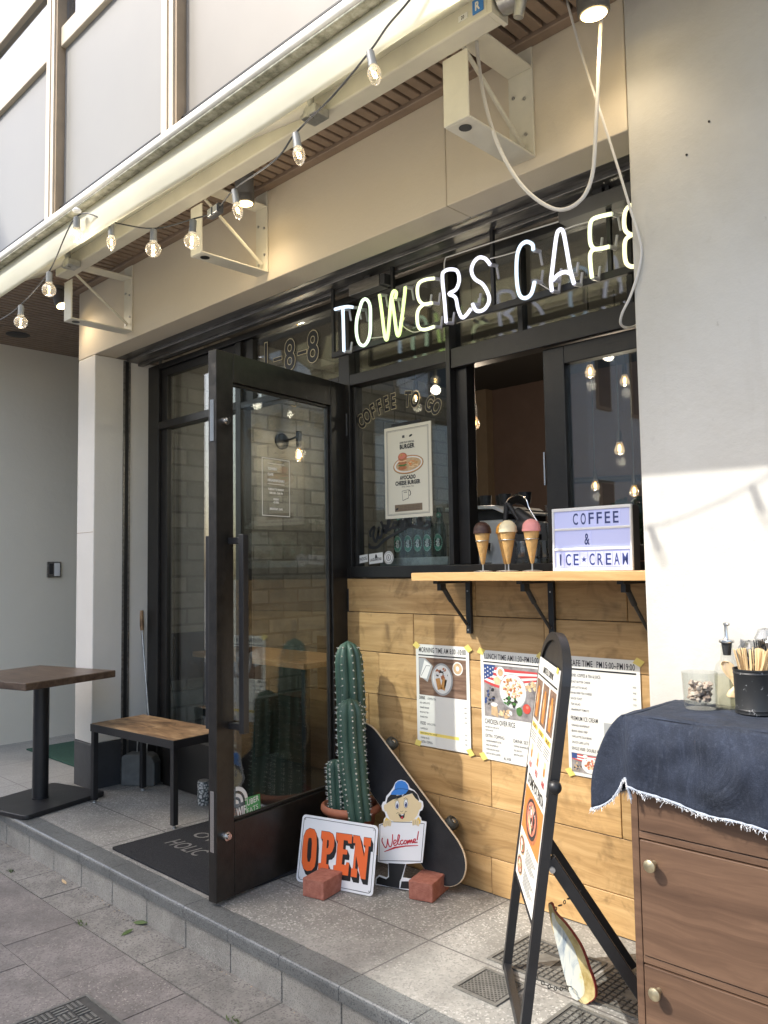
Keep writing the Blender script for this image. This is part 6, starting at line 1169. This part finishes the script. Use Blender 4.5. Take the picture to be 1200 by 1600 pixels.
p = at(318, 1257, z=0); SC = thing('spray_can', 'small white and grey patterned can on the floor behind the door', 'can', (p.x, p.y, 0)); m = M('can'); m.lathe([(0.030, 0), (0.033, 0.004), (0.033, 0.122), (0.029, 0.130)], (p.x, p.y, 0), 28); m.build('can_body', parent=SC, smooth=40); m = M('galv'); m.lathe([(0.031, 0.1285), (0.0315, 0.132), (0.028, 0.134), (0.0, 0.131)], (p.x, p.y, 0), 28); m.build('lid_ring', parent=SC, smooth=40)
DM = thing('doormat', 'black rubber doormat with grey words in front of the entrance', 'doormat', (1.45, -0.5, 0)); m = M('mat_rubber'); m.prism(Fr((0, 0, 0), (1, 0, 0), (0, 1, 0)), rrect(0.972, 1.86, -0.782, -0.208, 0.015), 0.0, 0.011); m.build('pile', parent=DM, bevel=0.003)
Fm = Fr((0, 0, 0.0112), (0.985, -0.10, 0), (0.10, 0.985, 0)); m = M('mat_grey'); m.text('OVER', Fr((1.110, -0.435, 0.0115), (1, 0.0, 0), (0, 1, 0)), 0, 0, 0.075, 0.0008, w=0.30, shear=0.1, xs=0.6, bold=0.01); m.text('HOLIC', Fr((1.115, -0.585, 0.0115), (1, 0.0, 0), (0, 1, 0)), 0, 0, 0.085, 0.0008, w=0.27, shear=0.1, bold=0.01); m.build('lettering', parent=DM)
m = M('green_mat'); m.box(-1.55, -0.17, 0.0, -0.60, 0.45, 0.010); solo(m, 'entrance_mat', 'dark green mat lying in the entrance recess beyond the pillar', 'mat', (-1.1, 0.1, 0), bevel=0.003)

# ------------------------------------------------------------------ iron covers
def cover(name, label, x0, x1, y0, y1, z, kind, parts=('rim', 'lid')):
    t = thing(name, label, 'manhole cover', ((x0 + x1) / 2, (y0 + y1) / 2, z)); m = M('iron'); b = 0.012; z1 = z + 0.004
    for r in ((x0, x1, y0, y0 + b), (x0, x1, y1 - b, y1), (x0, x0 + b, y0 + b, y1 - b), (x1 - b, x1, y0 + b, y1 - b)): m.box(r[0], r[2], z, r[1], r[3], z1)
    m.build('rim', parent=t); m = M('iron_dark'); m.box(x0 + b + 0.0003, y0 + b + 0.0003, z, x1 - b - 0.0003, y1 - b - 0.0003, z + 0.0012); m.use('iron'); F_ = Fr((0, 0, z + 0.0013), (1, 0, 0), (0, 1, 0)); X0, X1, Y0, Y1 = x0 + b + .006, x1 - b - .006, y0 + b + .006, y1 - b - .006
    if kind == 'grid':
        n = max(2, int((X1 - X0) / 0.021)); k_ = max(2, int((Y1 - Y0) / 0.021)); sx = (X1 - X0) / n; sy = (Y1 - Y0) / k_
        for i in range(n):
            for j in range(k_):
                if 0.35 < i / n < 0.62 and 0.3 < j / k_ < 0.7: continue
                m.fbox(F_, X0 + i * sx + .0035, X0 + (i + 1) * sx - .0035, Y0 + j * sy + .0035, Y0 + (j + 1) * sy - .0035, 0, 0.0024)
        a, c_ = X0 + (X1 - X0) * .37, X0 + (X1 - X0) * .62; m.fbox(F_, a, c_, Y0 + (Y1 - Y0) * .33, Y0 + (Y1 - Y0) * .69, 0, 0.0022)
    elif kind == 'diamond':
        n = 9
        for i in range(-n, n * 2):
            for sg in (1, -1):
                P0 = (X0 + (X1 - X0) * i / n, Y0); dx = (Y1 - Y0) * 0.9 * sg; a = Vector((P0[0], Y0)); c_ = Vector((P0[0] + dx, Y1))
                def clip(a, c_):
                    t0, t1 = 0.0, 1.0; d0 = c_.x - a.x
                    for lim, s_ in ((X0, -1), (X1, 1)):
                        num = (lim - a.x)
                        if abs(d0) < 1e-9: continue
                        tt = num / d0
                        if (d0 * s_) > 0: t1 = min(t1, tt)
                        else: t0 = max(t0, tt)
                    return (a.lerp(c_, t0), a.lerp(c_, t1)) if t1 - t0 > 0.02 else None
                r_ = clip(a, c_)
                if r_: m.ribbon(F_, [tuple(r_[0]), tuple(r_[1])], 0.0045, 0.0018 + 0.0002 * (sg > 0))
    else:
        s = 0.052; i = 0; y = Y0
        while y + s < Y1:
            x = X0; j = 0
            while x + s < X1:
                for k in range(3):
                    if (i + j) % 2: m.fbox(F_, x + .004, x + s - .004, y + .004 + k * s / 3, y + k * s / 3 + s / 3 - .005, 0, 0.0045)
                    else: m.fbox(F_, x + .004 + k * s / 3, x + k * s / 3 + s / 3 - .005, y + .004, y + s - .004, 0, 0.0045)
                x += s; j += 1
            y += s; i += 1
    m.build('lid', parent=t)
cover('drain_cover', 'small square iron cover with diamond ribs in front of the menu stand', 2.966, 3.135, -0.668, -0.498, 0.0, 'diamond')
cover('drain_cover', 'larger waffle patterned iron cover under the menu stand', 2.932, 3.245, -0.449, -0.21, 0.0, 'grid'); cover('drain_cover', 'waffle patterned iron cover beside the cabinet foot', 3.262, 3.56, -0.449, -0.21, 0.0, 'grid')
cover('drain_cover', 'iron cover at the bottom edge near the feet of the menu stand', 3.285, 3.60, -0.80, -0.50, 0.0, 'grid')
cover('utility_cover', 'large basket weave iron cover in the red pavement at the lower left corner', 1.862, 2.42, -1.90, -1.322, PZ + 0.003, 'basket')
# leaves and weeds by the step
for k, (u_, v_, s, lab) in enumerate(((220, 1444, 0.040, 'bright green fallen leaf by the foot of the step'), (199, 1459, 0.030, 'pale fallen leaf nearer the viewer than the bright one'), (100, 1380, 0.03, 'dry scrap of paper beside the step riser'))):
    p = at(u_, v_, z=PZ); F_ = Fr((p.x, p.y, PZ + 0.004), (math.cos(k * 1.3 + .4), math.sin(k * 1.3 + .4), 0.12), (-math.sin(k * 1.3 + .4), math.cos(k * 1.3 + .4), 0.25)); P = [(-s, 0), (-s * .5, s * .28), (0, s * .36), (s * .5, s * .25), (s, 0), (s * .5, -s * .22), (0, -s * .3), (-s * .5, -s * .22)]
    m = M('leaf' if k < 2 else 'spoonwood'); m.flat(F_, P, 0.003); o = solo(m, 'fallen_leaf' if k < 2 else 'paper_scrap', lab, 'leaf' if k < 2 else 'paper', (p.x, p.y, PZ)); sm = o.modifiers.new('solid', 'SOLIDIFY'); sm.thickness = 0.0006
for k, (u_, v_, lab) in enumerate(((17, 1362, 'small green weed tuft in the gutter joint at the left edge'), (128, 1444, 'sparse low weed sprig in the gutter joint right of the paper scrap'), (366, 1596, 'weed sprig at the bottom edge of the picture'))):
    p = at(u_, v_, z=PZ); m = M('leaf')
    for q_ in range(22):
        a = rf.uniform(0, 6.28); d_ = Vector((math.cos(a), math.sin(a), rf.uniform(0.3, 1.3))); b0 = p + Vector((rf.uniform(-.03, .03), rf.uniform(-.012, .012), 0)); e_ = b0 + d_ * rf.uniform(.006, .018); sd_ = d_.cross(Vector((0, 0, 1))).normalized() * 0.003; m.add([b0 - sd_ * .4, (b0 + e_) / 2 - sd_, e_, (b0 + e_) / 2 + sd_], [(0, 1, 2, 3)])
    solo(m, 'weed', lab, 'weed', tuple(p))
m = M('spoonwood'); rf2 = random.Random(9)
for k in range(520):                                                   # grit and crumbs along the riser foot
    x = rf2.uniform(-0.2, 3.0); y = -0.895 - abs(rf2.gauss(0, 0.02)); s = rf2.uniform(0.001, 0.0034); m.use(rf2.choice(['mullion_dark', 'kerb', 'kerb', 'iron_dark', 'iron', 'gutter'])).ball((x, y, PZ + s * .4), s, 5, 4, (rf2.uniform(.6, 1.6), rf2.uniform(.6, 1.4), .6), .3)
m.build('grit', kind='stuff', label='grit and crumbs along the foot of the step'); bpy.data.objects['grit']['category'] = 'grit'

# ------------------------------------------------------------------ inside the shop
def lamp(loc, power, col=(1, 0.82, 0.62), parent=None, r=0.03):
    ld = bpy.data.lights.new('bulb_light', 'POINT'); ld.energy = power; ld.color = col; ld.shadow_soft_size = r; o = bpy.data.objects.new('bulb_light', ld); COL.objects.link(o)
    if parent: o.parent = parent; o.location = Vector(loc) - Vector(parent.location)
    else: o.location = loc
WLp = thing('wall_lamp', 'black wall lamp with one amber filament bulb on the inside brick wall', 'lamp', tuple(at(440, 690, x=-0.055)))
b0 = at(440, 690, x=-0.055); m = M('black_metal'); m.lathe([(0.06, 0), (0.06, 0.012), (0.03, 0.03)], b0, 24, (1, 0, 0)); e0 = b0 + Vector((0.20, 0.0, 0.02)); m.tube([b0, b0 + Vector((0.12, 0, 0.005)), e0], 0.008, 10); m.cyl(e0 + Vector((0, 0, 0.03)), e0 - Vector((0, 0, 0.09)), 0.022, 0.019, 16); m.build('arm', parent=WLp, smooth=40)
m = M('amber'); m.lathe([(0.006, -0.105), (0.011, -0.12), (0.011, -0.155), (0.004, -0.172)], e0, 16); m.build('filament', parent=WLp, smooth=True); m = M('bulbglass'); m.lathe([(0.014, -0.092), (0.024, -0.120), (0.026, -0.158), (0.017, -0.186), (0.0, -0.193)], e0, 20, cap=False); m.build('glass_bulb', parent=WLp, smooth=True); lamp(e0 - Vector((-0.05, 0, 0.14)), 2.4, parent=WLp)
def pendant(u_, v_, y, label, power, cord=True, kind='pear'):
    p = at(u_, v_, y=y); t = thing('pendant_lamp', label, 'lamp', tuple(p), 'bare bulb pendants inside the shop'); m = M('cord'); m.tube([p + Vector((0, 0, 0.08)), (p.x, p.y, 2.95)], 0.004, 6); m.build('cord', parent=t); m = M('black_metal'); m.cyl(p + Vector((0, 0, 0.035)), p + Vector((0, 0, 0.10)), 0.018, 0.014, 14); m.build('socket', parent=t, smooth=40)
    m = M('amber'); m.lathe([(0.004, 0.02), (0.009, 0.008), (0.010, -0.008), (0.005, -0.02)], p, 14); m.build('filament', parent=t, smooth=True); m = M('bulbglass'); m.lathe([(0.014, 0.034), (0.022, 0.015), (0.030, -0.01), (0.024, -0.034), (0.0, -0.042)], p, 18, cap=False); m.build('glass_bulb', parent=t, smooth=True); lamp(p - Vector((0, 0, 0.08)), power, parent=t)
pendant(741, 660, 0.75, 'bare pendant bulb hanging just inside the open serving hatch', 1.6)
pendant(650, 618, 1.3, 'bare pendant bulb seen above the arched window lettering', 2.5)
pendant(922, 580, 1.3, 'upper bare pendant bulb behind the right hand sash pane', 2.2); pendant(976, 594, 2.0, 'bare pendant bulb at the top right of the sash pane', 2); pendant(968, 700, 1.7, 'teardrop pendant bulb halfway down the sash pane', 2)
pendant(930, 758, 2.4, 'small low pendant bulb left of the last one above the light box', 1.5); pendant(991, 766, 2.2, 'lowest pendant bulb at the right edge of the sash pane', 1.5)
LT = thing('counter_table', 'pale wood counter top on black legs inside the left window', 'table', (0.5, 0.5, 0)); m = M('ledge_wood'); m.box(-0.044, 0.30, 0.742, 1.10, 0.78, 0.775); m.build('table_top', parent=LT, bevel=0.003)
for x in (0.02, 1.03):
    m = M('black_metal'); m.box(x, 0.34, 0.0, x + 0.035, 0.375, 0.741); m.build('leg', parent=LT); m = M('black_metal'); m.box(x, 0.70, 0.0, x + 0.035, 0.735, 0.741); m.build('leg', parent=LT)
m = M('walnut'); m.box(0.10, 0.9, 0.0, 1.3, 1.25, 0.44); m.box(0.10, 1.26, 0.0, 1.3, 1.30, 0.82); solo(m, 'banquette', 'dark wood banquette seat beyond the inside counter', 'bench', (0.7, 1.1, 0), bevel=0.004)
# beer bottles on a ledge behind the left pane
LG = M('galv'); LG.box(1.94, 0.075, 1.3155, 2.36, 0.20, 1.352); solo(LG, 'display_plinth', 'low grey plinth under the row of beer bottles', 'plinth', (2.15, 0.14, 1.3155), bevel=0.002)
first = None
for k, u_ in enumerate((625, 641, 656, 671, 688)):
    p = at(u_, 868, y=0.14); lab = ('green labelled beer bottle, %s of the five in the window' % ('leftmost', 'second from left', 'middle one', 'fourth from left', 'rightmost')[k])
    if first is None:
        first = t = thing('beer_bottle', lab, 'bottle', (p.x, 0.14, 1.3523), 'beer bottles in the window'); c = (p.x, 0.14, 1.3523)
        m = M('beer'); m.lathe([(0.0, 0.0), (0.027, 0.0), (0.0295, 0.004), (0.0295, 0.122), (0.025, 0.142), (0.0145, 0.168), (0.0130, 0.215), (0.0142, 0.217), (0.0142, 0.224)], c, 28); m.build('glass_body', parent=t, smooth=35); m = M('galv'); m.lathe([(0.0145, 0.2242), (0.0160, 0.2245), (0.0140, 0.231), (0.0, 0.232)], c, 20); m.build('cap', parent=t, smooth=40)
        m = M('beer_label'); Rr = 0.0300
        def lab_(m, a0, z0_, rx, rz, off, n=16):
            vs = [Vector((c[0] + (Rr + off) * math.sin(a0), c[1] - (Rr + off) * math.cos(a0), c[2] + z0_))]
            for i in range(n): q_ = 2 * math.pi * i / n; a = a0 + rx * math.cos(q_); vs.append(Vector((c[0] + (Rr + off) * math.sin(a), c[1] - (Rr + off) * math.cos(a), c[2] + z0_ + rz * math.sin(q_))))
            m.add(vs, [(0, i + 1, (i + 1) % n + 1) for i in range(n)])
        lab_(m, 0.35, 0.066, 0.72, 0.040, 0.0004); m.use('decal'); 
        for i in range(22):
            q_ = 2 * math.pi * i / 22; a = 0.35 + 0.66 * math.cos(q_); lab_(m, a, 0.066 + 0.0365 * math.sin(q_), 0.035, 0.0022, 0.0012, 6)
        for (a, z) in ((0.28, 0.052), (0.28, 0.060), (0.28, 0.068), (0.28, 0.076), (0.42, 0.082), (0.54, 0.078), (0.5, 0.070), (0.40, 0.067), (0.56, 0.061), (0.54, 0.053), (0.42, 0.049), (0.16, 0.056), (0.14, 0.07)): lab_(m, a, z, 0.10, 0.0042, 0.0012, 8)
        Rr = 0.0150; m.use('beer_label'); lab_(m, 0.35, 0.190, 0.9, 0.011, 0.0004); m.use('decal'); lab_(m, 0.35, 0.190, 0.3, 0.006, 0.001, 8); m.build('label', parent=t)
    else: copy_tree(first, (p.x, 0.14, 1.3523), label=lab)
m = M('tan_wall'); m.box(1.845, 0.09, 1.3155, 1.955, 0.11, 1.50); solo(m, 'menu_card', 'blank pale card propped in the left corner of the window', 'card', (1.9, 0.1, 1.3155)); MT['tan_wall']
# espresso machine and glassware in the hatch
EM = thing('espresso_machine', 'white and black espresso machine inside the serving hatch', 'coffee machine', (2.45, 0.42, 1.2625))
YF = 0.26; X0 = at(731, 820, y=YF).x; X1 = at(791, 820, y=YF).x; ZA = at(760, 795, y=YF).z; ZB = at(760, 806, y=YF).z
m = M('espresso'); m.box(X0 - 0.12, YF, 1.2627, X1, YF + 0.34, ZB - 0.02); m.build('body', parent=EM, bevel=0.012, seg=3)
m = M('dark_plastic'); m.box(X0 - 0.11, YF + 0.03, ZB - 0.0195, X1 - 0.01, YF + 0.33, ZA - 0.004); m.build('warming_gap', parent=EM)
m = M('espresso'); m.prism(Fr((0, YF - 0.02, 0), (1, 0, 0), (0, 0, 1)), [(X0 - 0.12, ZA), (X0, ZA + 0.002), (X1 - 0.06, ZA - 0.004), (X1 + 0.005, ZA - 0.03), (X1 + 0.005, ZA - 0.018), (X1 - 0.05, ZA + 0.012), (X0 - 0.02, ZA + 0.018), (X0 - 0.12, ZA + 0.017)], -0.36, 0.0); m.build('top_cover', parent=EM, bevel=0.003)
m = M('dark_plastic'); m.lathe([(0.0, 0.0), (0.022, 0.0), (0.022, 0.012), (0.0, 0.016)], (X0 + 0.05, YF - 0.001, at(745, 818, y=YF).z), 18, (0, -1, 0)); m.use('chrome').cyl((X0 + 0.05, YF - 0.012, at(745, 818, y=YF).z), (X0 + 0.05, YF - 0.022, at(745, 818, y=YF).z), 0.009, n=14); m.build('control_knob', parent=EM, smooth=40)
for k in range(2): x = X0 + 0.02 + 0.11 * k; m = M('chrome'); m.cyl((x, YF - 0.04, 1.41), (x, YF - 0.04, 1.375), 0.030, 0.028, 18); m.use('dark_plastic').tube([(x, YF - 0.06, 1.39), (x + 0.01, YF - 0.15, 1.375)], [0.010, 0.013], 10); m.build('group_head', parent=EM, smooth=40)
m = M('dark_plastic')
for k in range(7): m.lathe([(0.024, 0), (0.030, 0.05), (0.028, 0.05), (0.022, 0.004), (0.0, 0.003)], (X0 - 0.08 + 0.055 * k, YF + 0.10 + 0.05 * (k % 2), ZA + 0.0195), 14)
m.build('cups_on_top', parent=EM, smooth=40)
t = thing('coffee_grinder', 'black coffee grinder with a rounded hood beside the espresso machine', 'grinder', (2.74, 0.2, 1.2625)); GP = lambda a, b, y=0.20: at(720 + a / 8, 760 + b / 8, y=y)
m = M('dark_plastic'); m.tube(smooth_path([GP(555, 450), GP(568, 300), GP(575, 210)], 4), 0.012, 10); m.tube(smooth_path([GP(590, 215), GP(660, 320), GP(740, 430)], 4), 0.011, 10)
rows = [[GP(575 + 270 * i / 12, 205 - 85 * math.sin(math.pi * i / 12) + 90 * j / 4, 0.20 + 0.03 * j) for i in range(13)] for j in range(5)]; m.grid(rows)
m.ball(GP(800, 505), 0.050, 18, 12, (1.0, .8, .8)); m.tube([GP(700, 300), GP(830, 420), GP(990, 510)], [0.016, 0.03, 0.008], 10); c = GP(770, 600); m.box(c.x - 0.05, 0.17, 1.2627, c.x + 0.05, 0.27, c.z); o = m.build('body', parent=t, smooth=50)
m = M('chrome'); m.tube(smooth_path([GP(560, 215, 0.195), GP(600, 150, 0.195), GP(670, 115, 0.195), GP(760, 120, 0.195), GP(820, 170, 0.195), GP(850, 260, 0.195), GP(900, 350, 0.195), GP(990, 490, 0.195)], 5), 0.0028, 6); m.build('hood_trim', parent=t, smooth=True)
first = None; k = 0
for (x, y, z) in [(2.715 + 0.061 * i, 0.135, 1.2627 + 0.0735 * j) for i in range(3) for j in range(2)] + [(2.815 + 0.066 * i, 0.21 + 0.05 * i, 1.2627 + 0.0735 * j) for i in range(2) for j in range(4)]:
    if first is None:
        first = t = thing('drinking_glass', 'clear ribbed drinking glass stacked inside the hatch behind the cones', 'glass', (x, y, z), 'stacked glasses in the hatch'); m = M('clear'); m.lathe([(0.0, 0.004), (0.022, 0.0), (0.024, 0.004), (0.0285, 0.045), (0.030, 0.072), (0.0285, 0.072), (0.0225, 0.008), (0.0, 0.007)], (x, y, z), 10); m.build('glass_body', parent=t)
    else: copy_tree(first, (x, y, z))
m = M('espresso'); m.lathe([(0.0, 0), (0.05, 0.0), (0.085, 0.06), (0.083, 0.061), (0.045, 0.004)], (2.43, 0.16, 1.2627), 28); solo(m, 'milk_bowl', 'white bowl in the hatch behind the chocolate cone', 'bowl', (2.43, 0.16, 1.2627), smooth=50)
PLt = thing('window_plant', 'small leafy plant inside the sash window behind the light box', 'plant', (3.22, 0.22, 1.2625)); m = M('terracotta'); m.lathe([(0.0, 0), (0.045, 0.0), (0.06, 0.09), (0.055, 0.09)], (3.22, 0.22, 1.2625), 24); m.build('pot', parent=PLt, smooth=40); m = M('leaf_dark')
for k in range(420):
    a = rf.uniform(0, 6.28); el = rf.uniform(0.1, 1.5); r = rf.uniform(.03, .19); c = Vector((3.22, 0.22, 1.38)) + Vector((math.cos(a) * math.cos(el) * r * 1.3, math.sin(a) * math.cos(el) * r * .6, math.sin(el) * r)); d_ = Vector((rf.uniform(-1, 1), rf.uniform(-1, 1), rf.uniform(-.6, .8))).normalized() * 0.028; s_ = d_.cross(Vector((rf.uniform(-1, 1), 1, .3))).normalized() * 0.010; m.add([c - d_, c - s_, c + d_, c + s_], [(0, 1, 2, 3)])
m.build('leaves', parent=PLt)
m = M('dark_plastic')
P = smooth_path([Vector((0.9, 3.36, 2.03)), Vector((2.0, 3.36, 1.98)), Vector((3.0, 3.36, 1.97)), Vector((4.0, 3.36, 2.0))], 5); m.tube(P, 0.025, 10); solo(m, 'wall_pipe', 'dark pipe running along the brown wall inside the hatch', 'pipe', (2.0, 3.36, 1.98), smooth=True)
